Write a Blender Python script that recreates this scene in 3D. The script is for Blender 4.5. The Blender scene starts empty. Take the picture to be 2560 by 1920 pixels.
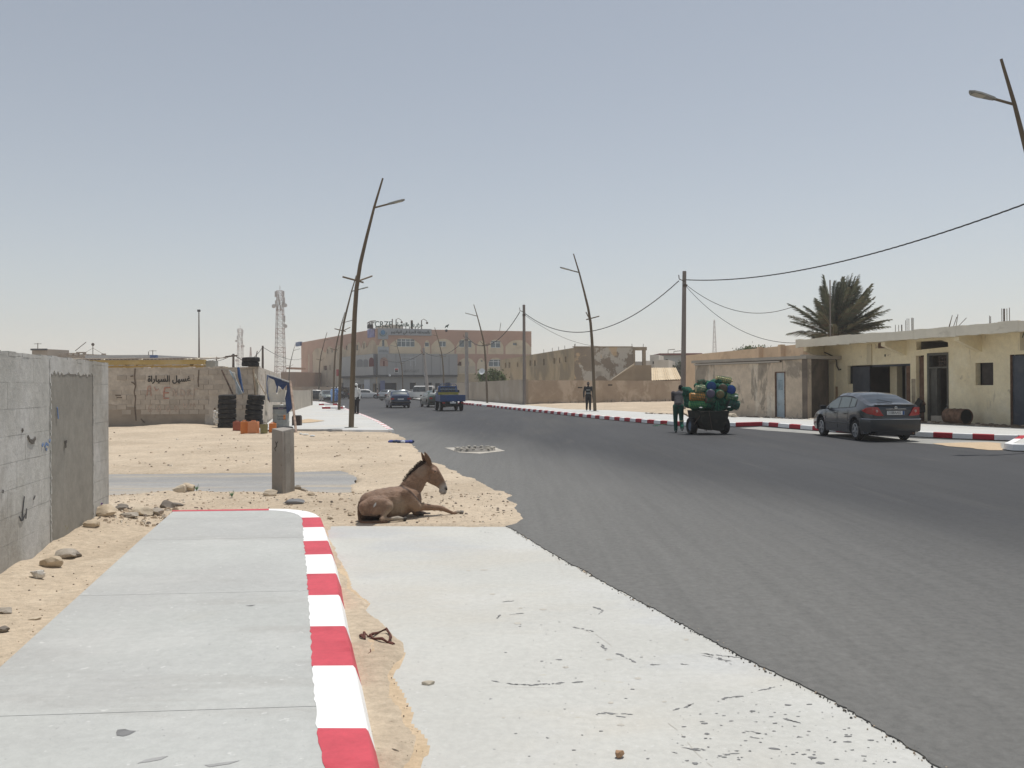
import bpy, bmesh, math, random
import numpy as np
from mathutils import Vector, Matrix, Euler
random.seed(7); np.random.seed(7)
SC = bpy.context.scene
COL = SC.collection
R = math.radians

# ------------------------------------------------------------------ camera
CAM_H = 1.62
cd = bpy.data.cameras.new('camera'); cam = bpy.data.objects.new('camera', cd); COL.objects.link(cam)
cd.sensor_width = 36; cd.lens = 36*2150/2560; cd.clip_start = .1; cd.clip_end = 6000
cam.matrix_world = Matrix.Translation((0, 0, CAM_H)) @ Matrix.Rotation(R(90.267), 4, 'X') @ Matrix.Rotation(R(-.34), 4, 'Z')
SC.camera = cam
CM = cam.matrix_world.to_3x3()

# ------------------------------------------------------------------ light
SUN_EL, SUN_AZ = 76.0, 38.0            # azimuth from +Y (the view) towards +X
sdir = Vector((math.sin(R(SUN_AZ))*math.cos(R(SUN_EL)), math.cos(R(SUN_AZ))*math.cos(R(SUN_EL)), math.sin(R(SUN_EL))))
w = bpy.data.worlds.new('World'); SC.world = w; w.use_nodes = True
nt = w.node_tree; nt.nodes.clear()
sky = nt.nodes.new('ShaderNodeTexSky'); sky.sky_type = 'NISHITA'; sky.sun_disc = False
sky.sun_elevation = R(SUN_EL); sky.sun_rotation = R(SUN_AZ)
sky.air_density = 1.0; sky.dust_density = .7; sky.ozone_density = 1.0; sky.altitude = 0
hsv = nt.nodes.new('ShaderNodeHueSaturation'); hsv.inputs['Saturation'].default_value = .52
bg = nt.nodes.new('ShaderNodeBackground'); bg.inputs['Strength'].default_value = .095
wo = nt.nodes.new('ShaderNodeOutputWorld')
mx = nt.nodes.new('ShaderNodeMix'); mx.data_type = 'RGBA'; mx.blend_type = 'MULTIPLY'; mx.inputs[0].default_value = 1
mx.inputs[7].default_value = (.985, 1.0, .985, 1)
nt.links.new(sky.outputs[0], hsv.inputs['Color']); nt.links.new(hsv.outputs[0], mx.inputs[6])
nt.links.new(mx.outputs[2], bg.inputs[0]); nt.links.new(bg.outputs[0], wo.inputs[0])
sl = bpy.data.lights.new('sun', 'SUN'); sl.energy = 3.35; sl.angle = R(.6); sl.color = (1, .965, .91)
so = bpy.data.objects.new('sun', sl); COL.objects.link(so); so.rotation_euler = sdir.to_track_quat('Z', 'Y').to_euler(); so.location = (0, 0, 60)
SC.view_settings.view_transform = 'Standard'; SC.view_settings.look = 'None'
SC.view_settings.gamma = 1; SC.view_settings.use_curve_mapping = False; SC.view_settings.exposure = 0.11
SC.cycles.max_bounces = 6; SC.cycles.diffuse_bounces = 4; SC.cycles.volume_bounces = 1

# ------------------------------------------------------------------ survey helpers (photo pixels of the 2560 px frame -> metres)
def ray(px, py):
    return CM @ Vector(((px-1280)/2150, -(py-960)/2150, -1))
def G(px, py, z=0.0):
    d = ray(px, py); t = (z-CAM_H)/d.z; return Vector((d.x*t, d.y*t, z))
def P(px, py, Y):
    d = ray(px, py); t = Y/d.y; return Vector((d.x*t, Y, CAM_H+d.z*t))
def XY(px, Y):
    v = P(px, 968, Y); return Vector((v.x, Y, 0))

# ------------------------------------------------------------------ materials
MATS = {}
def M(name, col, rough=.85, var=.12, scale=2.0, bump=0.0, bscale=40.0, metal=0.0, layers=(), rnd=0.0, spec=.3, coat=0.0, speck=None, alpha=None, stretch=(1, 1, 1), emit=None, warp=0.0, grain=None):
    """base colour broken up by noise, then LAYERS (colour, scale, threshold, softness, amount, stretch) of patches, specks, bump"""
    if name in MATS: return MATS[name]
    m = bpy.data.materials.new(name); m.use_nodes = True; MATS[name] = m
    n = m.node_tree.nodes; l = m.node_tree.links
    b = n['Principled BSDF']
    b.inputs['Roughness'].default_value = rough; b.inputs['Metallic'].default_value = metal
    b.inputs['Specular IOR Level'].default_value = spec
    if coat: b.inputs['Coat Weight'].default_value = coat; b.inputs['Coat Roughness'].default_value = .06
    tc = n.new('ShaderNodeTexCoord')
    def coords(st, off=0):
        mp = n.new('ShaderNodeMapping'); mp.inputs['Scale'].default_value = st; mp.inputs['Location'].default_value = (off*3.1, off*1.7, off*2.3)
        l.new(tc.outputs['Object'], mp.inputs[0]); return mp.outputs[0]
    def noise(sc, det, rg, st=(1, 1, 1), off=0, dist=0):
        t = n.new('ShaderNodeTexNoise'); t.inputs['Scale'].default_value = sc; t.inputs['Detail'].default_value = det; t.inputs['Roughness'].default_value = rg
        t.inputs['Distortion'].default_value = dist
        l.new(coords(st, off), t.inputs['Vector']); return t.outputs['Fac']
    def ramp(src, a, bb, lo=0., hi=1.):
        r = n.new('ShaderNodeMapRange'); r.interpolation_type = 'SMOOTHSTEP'; l.new(src, r.inputs[0])
        for i, v in zip((1, 2, 3, 4), (a, bb, lo, hi)): r.inputs[i].default_value = v
        return r.outputs[0]
    def mix(fac, A, B, mode='MIX'):
        x = n.new('ShaderNodeMix'); x.data_type = 'RGBA'; x.blend_type = mode
        if isinstance(fac, float): x.inputs[0].default_value = fac
        else: l.new(fac, x.inputs[0])
        for i, v in ((6, A), (7, B)):
            if isinstance(v, tuple): x.inputs[i].default_value = (*v[:3], 1)
            else: l.new(v, x.inputs[i])
        return x.outputs[2]
    c = col
    dark = tuple(v*(1-var) for v in col); light = tuple(min(1, v*(1+var)) for v in col)
    if var: c = mix(ramp(noise(scale, 6, .62, stretch), .3, .7), dark, light)
    for i, ly in enumerate(layers):
        lc, lsc, th, so_, am = ly[:5]; st = ly[5] if len(ly) > 5 else (1, 1, 1)
        f = ramp(noise(lsc, 7, .6, st, off=i+1, dist=warp), th-so_, th+so_, 0, am)
        c = mix(f, c, lc)
    if grain:
        gf = ramp(noise(grain[0], 9, .72, off=21), .25, .75, 1-grain[1], 1+grain[1]); gc = n.new('ShaderNodeCombineColor')
        for k in range(3): l.new(gf, gc.inputs[k])
        c = mix(1.0, c, gc.outputs[0], 'MULTIPLY')
    if speck:
        for i, (scol, ssc, th, am) in enumerate(speck):
            f = ramp(noise(ssc, 2, .5, off=9+i), th, th+.03, 0, am); c = mix(f, c, scol)
    if rnd:
        oi = n.new('ShaderNodeObjectInfo'); g = ramp(oi.outputs['Random'], 0, 1, 1-rnd, 1+rnd)
        cr = n.new('ShaderNodeCombineColor')
        for k in range(3): l.new(g, cr.inputs[k])
        c = mix(1.0, c, cr.outputs[0], 'MULTIPLY')
    if isinstance(c, tuple): b.inputs['Base Color'].default_value = (*c, 1)
    else: l.new(c, b.inputs['Base Color'])
    if bump:
        bp = n.new('ShaderNodeBump'); bp.inputs['Strength'].default_value = 1; bp.inputs['Distance'].default_value = bump
        l.new(noise(bscale, 5, .65, off=5), bp.inputs['Height']); l.new(bp.outputs[0], b.inputs['Normal'])
    if alpha is not None: b.inputs['Alpha'].default_value = alpha
    return m

# ------------------------------------------------------------------ mesh helpers
def tag(o, label=None, cat=None, group=None, kind=None):
    if label: o['label'] = label
    if cat: o['category'] = cat
    if group: o['group'] = group
    if kind: o['kind'] = kind
    return o
def thing(name, loc, label, cat, group=None, rz=0.0, kind=None):
    o = bpy.data.objects.new(name, None); COL.objects.link(o); o.empty_display_size = .2
    o.location = loc; o.rotation_euler = (0, 0, rz)
    return tag(o, label, cat, group, kind)
class MB:
    def __init__(s): s.v = []; s.f = []; s.m = []; s.cur = 0
    def add(s, vs, fs):
        k = len(s.v); s.v += [tuple(p) for p in vs]; s.f += [tuple(i+k for i in f) for f in fs]; s.m += [s.cur]*len(fs); return s
    def hexa(s, p):   # 4 bottom ccw, 4 top ccw
        return s.add(p, [(3, 2, 1, 0), (4, 5, 6, 7), (0, 1, 5, 4), (1, 2, 6, 5), (2, 3, 7, 6), (3, 0, 4, 7)])
    def box(s, c, d, rz=0, taper=1.0, rot=None):
        x, y, z = d[0]/2, d[1]/2, d[2]/2; q = []
        for zz, t in ((-z, 1), (z, taper)):
            for a, b in ((-x, -y), (x, -y), (x, y), (-x, y)): q.append(Vector((a*t, b*t, zz)))
        m = rot if rot is not None else Matrix.Rotation(rz, 3, 'Z')
        return s.hexa([m @ v + Vector(c) for v in q])
    def ext(s, poly, vec):   # polygon (3-D points) extruded by vec
        n = len(poly); vec = Vector(vec); a = [Vector(p) for p in poly]; b = [p+vec for p in a]
        return s.add(a+b, [tuple(range(n))[::-1], tuple(range(n, 2*n))] + [(i, (i+1) % n, n+(i+1) % n, n+i) for i in range(n)])
    def tube(s, pts, r, n=8, cap=True):
        pts = [Vector(p) for p in pts]; r = r if hasattr(r, '__len__') else [r]*len(pts)
        rings = []; up = Vector((0, 0, 1)); prev = None
        for i, p in enumerate(pts):
            t = (pts[min(i+1, len(pts)-1)]-pts[max(i-1, 0)]).normalized()
            if prev is None:
                a = up.cross(t) if abs(t.dot(up)) < .95 else Vector((1, 0, 0)).cross(t)
            else: a = prev - t*prev.dot(t)
            a.normalize(); prev = a; b = t.cross(a)
            rings.append([p + (a*math.cos(k*2*math.pi/n) + b*math.sin(k*2*math.pi/n))*r[i] for k in range(n)])
        k0 = len(s.v); vs = [q for g in rings for q in g]; fs = []
        for i in range(len(pts)-1):
            for k in range(n): fs.append((i*n+k, i*n+(k+1) % n, (i+1)*n+(k+1) % n, (i+1)*n+k))
        if cap: fs += [tuple(range(n))[::-1], tuple((len(pts)-1)*n+k for k in range(n))]
        return s.add(vs, fs)
    def lathe(s, prof, n=24, c=(0, 0, 0), m=None, close=False):
        m = m or Matrix.Identity(3); vs = []
        for r, z in prof:
            for k in range(n):
                a = 2*math.pi*k/n; vs.append(m @ Vector((r*math.cos(a), r*math.sin(a), z)) + Vector(c))
        fs = []; L = len(prof); rng = range(L) if close else range(L-1)
        for i in rng:
            j = (i+1) % L
            for k in range(n): fs.append((i*n+k, i*n+(k+1) % n, j*n+(k+1) % n, j*n+k))
        if not close:
            if prof[0][0] > 1e-6: fs.append(tuple(range(n))[::-1])
            if prof[-1][0] > 1e-6: fs.append(tuple((L-1)*n+k for k in range(n)))
        return s.add(vs, fs)
    def ball(s, c, r, nu=12, nv=8, m=None):
        r = r if hasattr(r, '__len__') else (r, r, r); m = m or Matrix.Identity(3); c = Vector(c)
        vs = [m @ Vector((0, 0, -r[2]))+c]
        for j in range(1, nv):
            a = -math.pi/2 + math.pi*j/nv
            for i in range(nu):
                b = 2*math.pi*i/nu; vs.append(m @ Vector((r[0]*math.cos(a)*math.cos(b), r[1]*math.cos(a)*math.sin(b), r[2]*math.sin(a)))+c)
        vs.append(m @ Vector((0, 0, r[2]))+c); fs = []
        for i in range(nu): fs.append((0, 1+(i+1) % nu, 1+i))
        for j in range(nv-2):
            for i in range(nu):
                a = 1+j*nu; fs.append((a+i, a+(i+1) % nu, a+nu+(i+1) % nu, a+nu+i))
        t = len(vs)-1; a = 1+(nv-2)*nu
        for i in range(nu): fs.append((a+i, a+(i+1) % nu, t))
        return s.add(vs, fs)
    def mesh(s, name, mats, smooth=None, off=(0, 0, 0)):
        me = bpy.data.meshes.new(name); o = Vector(off)
        me.from_pydata([(a-o.x, b-o.y, c-o.z) for a, b, c in s.v], [], s.f)
        for m in (mats if isinstance(mats, (list, tuple)) else [mats]): me.materials.append(m)
        me.polygons.foreach_set('material_index', s.m)
        if smooth is not None:
            me.polygons.foreach_set('use_smooth', [True]*len(s.f)); 
            try: me.set_sharp_from_angle(angle=R(smooth))
            except Exception: pass
        me.update(); return me
    def build(s, name, mats, parent=None, smooth=None, loc=None, bevel=0, world=False):
        """parent given: vertices are in the parent's frame, or in world metres with world=True (unrotated parent)"""
        off = (0, 0, 0); pl = (0, 0, 0)
        if parent is None and loc is not None: off = loc; pl = loc
        if parent is not None and world: off = wloc(parent)
        o = bpy.data.objects.new(name, s.mesh(name, mats, smooth, off)); COL.objects.link(o)
        o.location = pl
        if parent is not None: o.parent = parent
        if bevel:
            bm = bmesh.new(); bm.from_mesh(o.data); bmesh.ops.remove_doubles(bm, verts=bm.verts, dist=1e-5)
            ed = [e for e in bm.edges if len(e.link_faces) == 2 and e.calc_face_angle(0) > .5]
            bmesh.ops.bevel(bm, geom=ed, offset=bevel, segments=2, profile=.6, affect='EDGES', clamp_overlap=True); bm.to_mesh(o.data); bm.free()
            if smooth is not None:
                o.data.polygons.foreach_set('use_smooth', [True]*len(o.data.polygons)); o.data.set_sharp_from_angle(angle=R(smooth))
        return o
def wloc(o):
    v = Vector((0, 0, 0))
    while o is not None: v += o.location; o = o.parent
    return v
def dup(o, parent=None, **kw):
    c = o.copy(); COL.objects.link(c); c.parent = parent
    for ch in list(o.children): dup(ch, c)
    return c
def inst(name, me, parent, loc, rot=(0, 0, 0), sc=(1, 1, 1)):
    o = bpy.data.objects.new(name, me); COL.objects.link(o); o.parent = parent; o.location = loc; o.rotation_euler = rot; o.scale = sc; return o

# numpy fractal noise, 2-D
def vnoise(x, y, seed=0):
    xi = np.floor(x).astype(np.int64); yi = np.floor(y).astype(np.int64); xf = x-xi; yf = y-yi
    def h(a, b):
        n = (a*374761393 + b*668265263 + seed*974634777) & 0x7fffffff
        n = ((n ^ (n >> 13))*1274126177) & 0x7fffffff
        return ((n ^ (n >> 16)) & 0xffff)/65535.
    u = xf*xf*(3-2*xf); v = yf*yf*(3-2*yf)
    return (h(xi, yi)*(1-u)+h(xi+1, yi)*u)*(1-v)+(h(xi, yi+1)*(1-u)+h(xi+1, yi+1)*u)*v
def fbm(x, y, oct=4, seed=0):
    t = 0*x; a = .5
    for k in range(oct): t = t+a*vnoise(x*2**k+17.3*k, y*2**k-9.1*k, seed+k); a /= 2
    return t/(1-.5**oct)-.5
def rag(poly, step=.08, amp=.02, closed=True, seed=0, z=None):
    """subdivide a polyline and roughen it sideways"""
    out = []; n = len(poly); rng = range(n if closed else n-1); k = 0
    for i in rng:
        a = Vector(poly[i]); b = Vector(poly[(i+1) % n]); L = (b-a).length; m = max(1, int(L/step)); nr = Vector((-(b-a).y, (b-a).x, 0)).normalized()
        for j in range(m):
            q = a.lerp(b, j/m); e = float(fbm(np.array([q.x*3.]), np.array([q.y*3.]), 5, seed)[0])*2*amp
            out.append(q+nr*e)
    if not closed: out.append(Vector(poly[-1]))
    return out
def sheet(name, poly, z, mat, thick=0.0, kind='structure', parent=None, label=None, holes=()):
    bm = bmesh.new(); loops = [poly]+list(holes)
    es = []
    for lp in loops:
        vs = [bm.verts.new((p[0], p[1], z)) for p in lp]
        es += [bm.edges.new((vs[i], vs[(i+1) % len(vs)])) for i in range(len(vs))]
    bmesh.ops.triangle_fill(bm, edges=es, use_beauty=True)
    for f in bm.faces:
        if f.normal.z < 0: f.normal_flip()
    if thick:
        be = [e for e in bm.edges if e.is_boundary]
        r = bmesh.ops.extrude_edge_only(bm, edges=be)
        for v in r['geom']:
            if isinstance(v, bmesh.types.BMVert): v.co.z -= thick
    me = bpy.data.meshes.new(name); bm.to_mesh(me); bm.free(); me.materials.append(mat)
    o = bpy.data.objects.new(name, me); COL.objects.link(o)
    if parent is not None: o.parent = parent
    if kind: o['kind'] = kind
    if label: o['label'] = label
    return o
def grid_mesh(name, X, Y, Z, mat, smooth=True):
    ny, nx = X.shape; co = np.stack([X, Y, Z], -1).reshape(-1, 3).astype(np.float32)
    i = np.arange(nx-1)[None, :]+np.arange(ny-1)[:, None]*nx
    f = np.stack([i, i+1, i+nx+1, i+nx], -1).reshape(-1, 4)
    me = bpy.data.meshes.new(name); me.vertices.add(len(co)); me.vertices.foreach_set('co', co.ravel())
    me.loops.add(f.size); me.loops.foreach_set('vertex_index', f.ravel().astype(np.int32))
    me.polygons.add(len(f)); me.polygons.foreach_set('loop_start', np.arange(0, f.size, 4, dtype=np.int32)); me.polygons.foreach_set('loop_total', np.full(len(f), 4, np.int32))
    me.update(calc_edges=True); me.validate()
    if smooth: me.polygons.foreach_set('use_smooth', [True]*len(f))
    me.materials.append(mat); o = bpy.data.objects.new(name, me); COL.objects.link(o); return o
def sdist(X, Y, poly):
    """signed distance to a polygon, negative inside"""
    p = np.array([(q[0], q[1]) for q in poly]); n = len(p); D = np.full(X.shape, 1e9); ins = np.zeros(X.shape, bool)
    for i in range(n):
        a = p[i]; b = p[(i+1) % n]; e = b-a; wx = X-a[0]; wy = Y-a[1]; t = np.clip((wx*e[0]+wy*e[1])/(e@e+1e-12), 0, 1)
        D = np.minimum(D, (wx-t*e[0])**2+(wy-t*e[1])**2)
        c = ((a[1] <= Y) != (b[1] <= Y)) & (X < (b[0]-a[0])*(Y-a[1])/((b[1]-a[1]) if abs(b[1]-a[1]) > 1e-9 else 1e-9)+a[0])
        ins ^= c
    return np.where(ins, -1, 1)*np.sqrt(D)
def blob(name, prims, voxel, mat, parent=None, smooth=4, world=False, colour=None, loc=None):
    """union of many ellipsoids, voxel-remeshed into one continuous skin. prims: [(centre, (rx,ry,rz), rot3x3 or None)]"""
    b = MB()
    for c, r, m in prims: b.ball(c, r, 12, 8, m)
    o = b.build('tmp', mat)
    md = o.modifiers.new('r', 'REMESH'); md.mode = 'VOXEL'; md.voxel_size = voxel
    ms = o.modifiers.new('s', 'SMOOTH'); ms.iterations = smooth; ms.factor = .5
    dg = bpy.context.evaluated_depsgraph_get(); me = bpy.data.meshes.new_from_object(o.evaluated_get(dg)); me.name = name
    old = o.data; bpy.data.objects.remove(o); bpy.data.meshes.remove(old)
    me.polygons.foreach_set('use_smooth', [True]*len(me.polygons))
    if not me.materials: me.materials.append(mat)
    if colour:
        at = me.color_attributes.new('fur', 'FLOAT_COLOR', 'POINT')
        co = np.empty(len(me.vertices)*3); me.vertices.foreach_get('co', co); at.data.foreach_set('color', colour(co.reshape(-1, 3)).ravel())
    if world and parent is not None: me.transform(Matrix.Translation(-wloc(parent)))
    q = bpy.data.objects.new(name, me); COL.objects.link(q)
    if parent is not None: q.parent = parent
    if loc is not None: q.location = loc
    return q
def chain(pts, n=6, lat=1.0):
    """pts: [(Vector, r)] or [(Vector,(r_inplane, r_lateral_y))]; spheres strung along"""
    out = []
    for (a, ra), (b, rb) in zip(pts[:-1], pts[1:]):
        a = Vector(a); b = Vector(b)
        ra = ra if hasattr(ra, '__len__') else (ra, ra*lat); rb = rb if hasattr(rb, '__len__') else (rb, rb*lat)
        k = max(2, int((b-a).length/(min(ra[0], rb[0])*.45))); k = min(k, 24)
        for j in range(k+1):
            t = j/k; r0 = ra[0]*(1-t)+rb[0]*t; r1 = ra[1]*(1-t)+rb[1]*t
            out.append((a.lerp(b, t), (r0, r1, r0), None))
    return out
def text(name, body, size, mat, parent, origin, xdir, zdir, depth=.01, align='LEFT', bold=0.0, width=None, tall=1.0):
    c = bpy.data.curves.new('t', 'FONT'); c.body = body; c.size = size; c.extrude = depth/2; c.align_x = align; c.resolution_u = 3; c.offset = bold
    o = bpy.data.objects.new('t', c); COL.objects.link(o); bpy.context.view_layer.update()
    me = bpy.data.meshes.new_from_object(o.evaluated_get(bpy.context.evaluated_depsgraph_get())); bpy.data.objects.remove(o)
    if width and len(me.vertices):
        xs = [v.co.x for v in me.vertices]; k = width/(max(xs)-min(xs)); me.transform(Matrix.Translation((-min(xs), 0, 0))); me.transform(Matrix.Diagonal((k, k*tall, 1, 1)))
    x = Vector(xdir).normalized(); z = Vector(zdir).normalized(); y = z; nn = x.cross(y)
    m = Matrix((x, y, nn)).transposed().to_4x4()
    me.transform(Matrix.Translation(Vector(origin)) @ m); me.materials.clear(); me.materials.append(mat)
    q = bpy.data.objects.new(name, me); COL.objects.link(q)
    if parent is not None: me.transform(Matrix.Translation(-wloc(parent))); q.parent = parent
    return q
# ================================================================== palette
SAND = M('sand', (.50, .41, .305), .95, .10, .6, .016, 34, grain=(16, .20), layers=[((.40, .32, .23), .35, .55, .12, .55), ((.58, .49, .375), 1.7, .6, .1, .5), ((.32, .255, .185), 2.2, .68, .06, .45, (1, 1.6, 1))], speck=[((.20, .15, .10), 38, .70, .55), ((.66, .58, .46), 26, .74, .5)])
SANDF = M('sand_fresh', (.52, .40, .27), .95, .08, 3, .008, 50, grain=(30, .14), layers=[((.46, .35, .22), 2.5, .6, .1, .5)], speck=[((.22, .16, .10), 70, .71, .7)])
def asphalt_mat():
    m = M('asphalt', (.047, .048, .051), .8, .12, .35, .004, 160, spec=.35, stretch=(1, .22, 1), grain=(120, .22),
      layers=[((.072, .070, .066), .25, .56, .12, .55, (1.6, .25, 1)), ((.036, .037, .040), .5, .60, .10, .5, (2.2, .16, 1)), ((.095, .09, .083), 1.1, .66, .07, .4, (2.5, .2, 1))],
      speck=[((.22, .21, .19), 130, .68, .35), ((.04, .04, .04), 90, .70, .5), ((.03, .03, .03), 7, .73, .5)])
    # dust carried in over the near left lane: a real, place-bound deposit along the sandy verge
    n = m.node_tree.nodes; l = m.node_tree.links; b = n['Principled BSDF']; src = b.inputs['Base Color'].links[0].from_socket
    tc = n.new('ShaderNodeTexCoord'); sx = n.new('ShaderNodeSeparateXYZ'); l.new(tc.outputs['Object'], sx.inputs[0])
    a = n.new('ShaderNodeMath'); a.operation = 'MULTIPLY_ADD'; a.inputs[1].default_value = .30; l.new(sx.outputs[1], a.inputs[0]); l.new(sx.outputs[0], a.inputs[2])
    ns = n.new('ShaderNodeTexNoise'); ns.inputs['Scale'].default_value = .35; ns.inputs['Detail'].default_value = 5
    mp = n.new('ShaderNodeMapping'); mp.inputs['Scale'].default_value = (1.4, .3, 1); mp.inputs['Rotation'].default_value = (0, 0, R(-14)); l.new(tc.outputs['Object'], mp.inputs[0]); l.new(mp.outputs[0], ns.inputs['Vector'])
    q = n.new('ShaderNodeMath'); q.operation = 'MULTIPLY_ADD'; q.inputs[1].default_value = 3.2; l.new(ns.outputs[0], q.inputs[0]); l.new(a.outputs[0], q.inputs[2])
    r = n.new('ShaderNodeMapRange'); r.interpolation_type = 'SMOOTHSTEP'; l.new(q.outputs[0], r.inputs[0])
    for i, v in zip((1, 2, 3, 4), (5.6, 11.0, .95, 0)): r.inputs[i].default_value = v
    x = n.new('ShaderNodeMix'); x.data_type = 'RGBA'; l.new(r.outputs[0], x.inputs[0]); l.new(src, x.inputs[6]); x.inputs[7].default_value = (.148, .146, .138, 1)
    # tyre polish streaks and a fine stone grain over the dust
    t2 = n.new('ShaderNodeTexNoise'); t2.inputs['Scale'].default_value = 1.3; t2.inputs['Detail'].default_value = 7; t2.inputs['Roughness'].default_value = .65
    m2 = n.new('ShaderNodeMapping'); m2.inputs['Scale'].default_value = (4.5, .16, 1); m2.inputs['Rotation'].default_value = (0, 0, R(-18)); l.new(tc.outputs['Object'], m2.inputs[0]); l.new(m2.outputs[0], t2.inputs['Vector'])
    t3 = n.new('ShaderNodeTexNoise'); t3.inputs['Scale'].default_value = 17; t3.inputs['Detail'].default_value = 12; t3.inputs['Roughness'].default_value = .8; l.new(tc.outputs['Object'], t3.inputs['Vector'])
    r2 = n.new('ShaderNodeMapRange'); l.new(t2.outputs[0], r2.inputs[0]); r3 = n.new('ShaderNodeMapRange'); l.new(t3.outputs[0], r3.inputs[0])
    for i, v in zip((1, 2, 3, 4), (.3, .7, .90, 1.09)): r2.inputs[i].default_value = v
    for i, v in zip((1, 2, 3, 4), (.32, .68, .76, 1.24)): r3.inputs[i].default_value = v
    mm = n.new('ShaderNodeMath'); mm.operation = 'MULTIPLY'; l.new(r2.outputs[0], mm.inputs[0]); l.new(r3.outputs[0], mm.inputs[1])
    vm = n.new('ShaderNodeVectorMath'); vm.operation = 'SCALE'; l.new(x.outputs[2], vm.inputs[0]); l.new(mm.outputs[0], vm.inputs['Scale'])
    l.new(vm.outputs[0], b.inputs['Base Color']); return m
ASPH = asphalt_mat()
ASPH2 = M('worn_asphalt', (.30, .295, .285), .9, .12, .5, .003, 150, stretch=(.2, 1, 1), grain=(14, .12), layers=[((.42, .36, .28), .8, .53, .10, .8, (.25, 1.7, 1)), ((.23, .23, .23), .9, .6, .1, .5, (.3, 2, 1))])
PAVE = M('pavement_concrete', (.44, .448, .43), .85, .05, .8, .002, 60, grain=(22, .075), layers=[((.37, .365, .345), 1.1, .60, .05, .55, (.35, 1.6, 1)), ((.35, .35, .34), 5.5, .68, .03, .5, (.7, 1.8, 1)), ((.39, .39, .38), .45, .56, .08, .6, (.5, 1, 1)), ((.52, .52, .50), 1.3, .6, .1, .35), ((.43, .38, .29), .5, .64, .08, .35), ((.50, .50, .49), 9, .66, .06, .3)], speck=[((.20, .20, .20), 30, .735, .7), ((.25, .25, .25), 52, .72, .6), ((.64, .64, .62), 22, .70, .5)])
SLABM = M('apron_concrete', (.49, .487, .455), .85, .05, .7, .002, 60, grain=(20, .075), layers=[((.42, .43, .44), .6, .60, .06, .5, (.6, 1.3, 1)), ((.50, .47, .41), .5, .58, .10, .45, (1, 2.2, 1)), ((.54, .54, .52), 1.2, .6, .1, .4), ((.37, .385, .34), 1.5, .70, .035, .55, (1, 2.6, 1)), ((.44, .40, .31), 3.2, .72, .03, .5, (1, 2.2, 1))], speck=[((.20, .20, .20), 34, .72, .7), ((.60, .60, .58), 30, .68, .4)])
WALKM = M('far_pavement_concrete', (.52, .52, .50), .85, .05, .5, .001, 80, layers=[((.54, .50, .42), .35, .6, .1, .4)])
STAIN = M('tar_mark', (.19, .19, .19), .8, .15, 20)
KRED = M('kerb_red_paint', (.55, .075, .10), .6, .08, 5, .0012, 60, layers=[((.40, .035, .05), 4, .62, .08, .5)], grain=(25, .08), speck=[((.42, .33, .30), 26, .745, .6), ((.30, .05, .06), 60, .72, .5)])
KWHT = M('kerb_white_paint', (.84, .84, .83), .6, .03, 5, .0012, 60, layers=[((.74, .72, .67), 3, .62, .08, .6)], speck=[((.45, .44, .41), 24, .755, .6)])
KGREY = M('kerb_concrete', (.42, .41, .39), .9, .1, 3, .002, 60)
KREDF = M('kerb_red_far', (.40, .025, .04), .65, .1, 4, .001, 60, layers=[((.30, .05, .05), 6, .68, .05, .6)])

# ================================================================== outlines (z = 0 unless given)
PZ = .13
road_left = [Vector((2.35, 1.0, 0)), Vector((2.0, 2.9, 0))]+[G(*p) for p in ((2349, 1920), (2083, 1759), (1852, 1643), (1597, 1504), (1394, 1394), (1273, 1319))]
dirt_edge = [G(*p) for p in ((1302, 1308), (1285, 1241), (1227, 1215), (1160, 1186), (1088, 1157), (1040, 1118), (1007, 1093))]
far_left_kerb = [G(985, 1083), G(966, 1070), G(946, 1058), G(915, 1044), G(884.6, 1033)]
a_, b_ = far_left_kerb[-3], far_left_kerb[-1]; dl = (b_-a_).normalized()
far_left_kerb += [b_+dl*16, b_+dl*16+Vector((-.262, .965, 0))*30, b_+dl*16+Vector((-.262, .965, 0))*30+Vector((-.42, .907, 0))*50]
kerb_px = [(1146.7, 1010.4), (1177, 1013.3), (1202.7, 1016), (1231.7, 1018.8), (1264, 1023), (1311, 1028), (1347, 1031.6), (1374, 1034.6), (1428.5, 1040.6), (1501, 1048.6), (1573, 1055.3), (1645.5, 1062), (1712, 1066.5), (1839, 1068.5), (1906, 1066.3), (1945.5, 1069.8), (1973, 1072.5), (2031, 1077.5), (2120, 1084), (2210, 1089.5), (2287, 1093.7), (2378.6, 1098.2), (2485.5, 1102.6), (2545, 1104)]
right_kerb = [G(*p) for p in kerb_px]
d0 = (right_kerb[0]-right_kerb[5]).normalized()
right_far = [right_kerb[0]+d0*14+Vector((-1.0, 0, 0)), right_kerb[0]+d0*7]
right_kerb = right_far+right_kerb
# the pavement juts out again at the right edge
jut = [G(2545, 1104)+Vector((.0, -.1, 0)), G(2519, 1123), G(2507.5, 1127.5), Vector((12.15, 20.75, 0)), Vector((12.9, 20.45, 0)), Vector((17, 19.4, 0)), Vector((26, 17.0, 0))]
far_L = far_left_kerb[::1]

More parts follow.
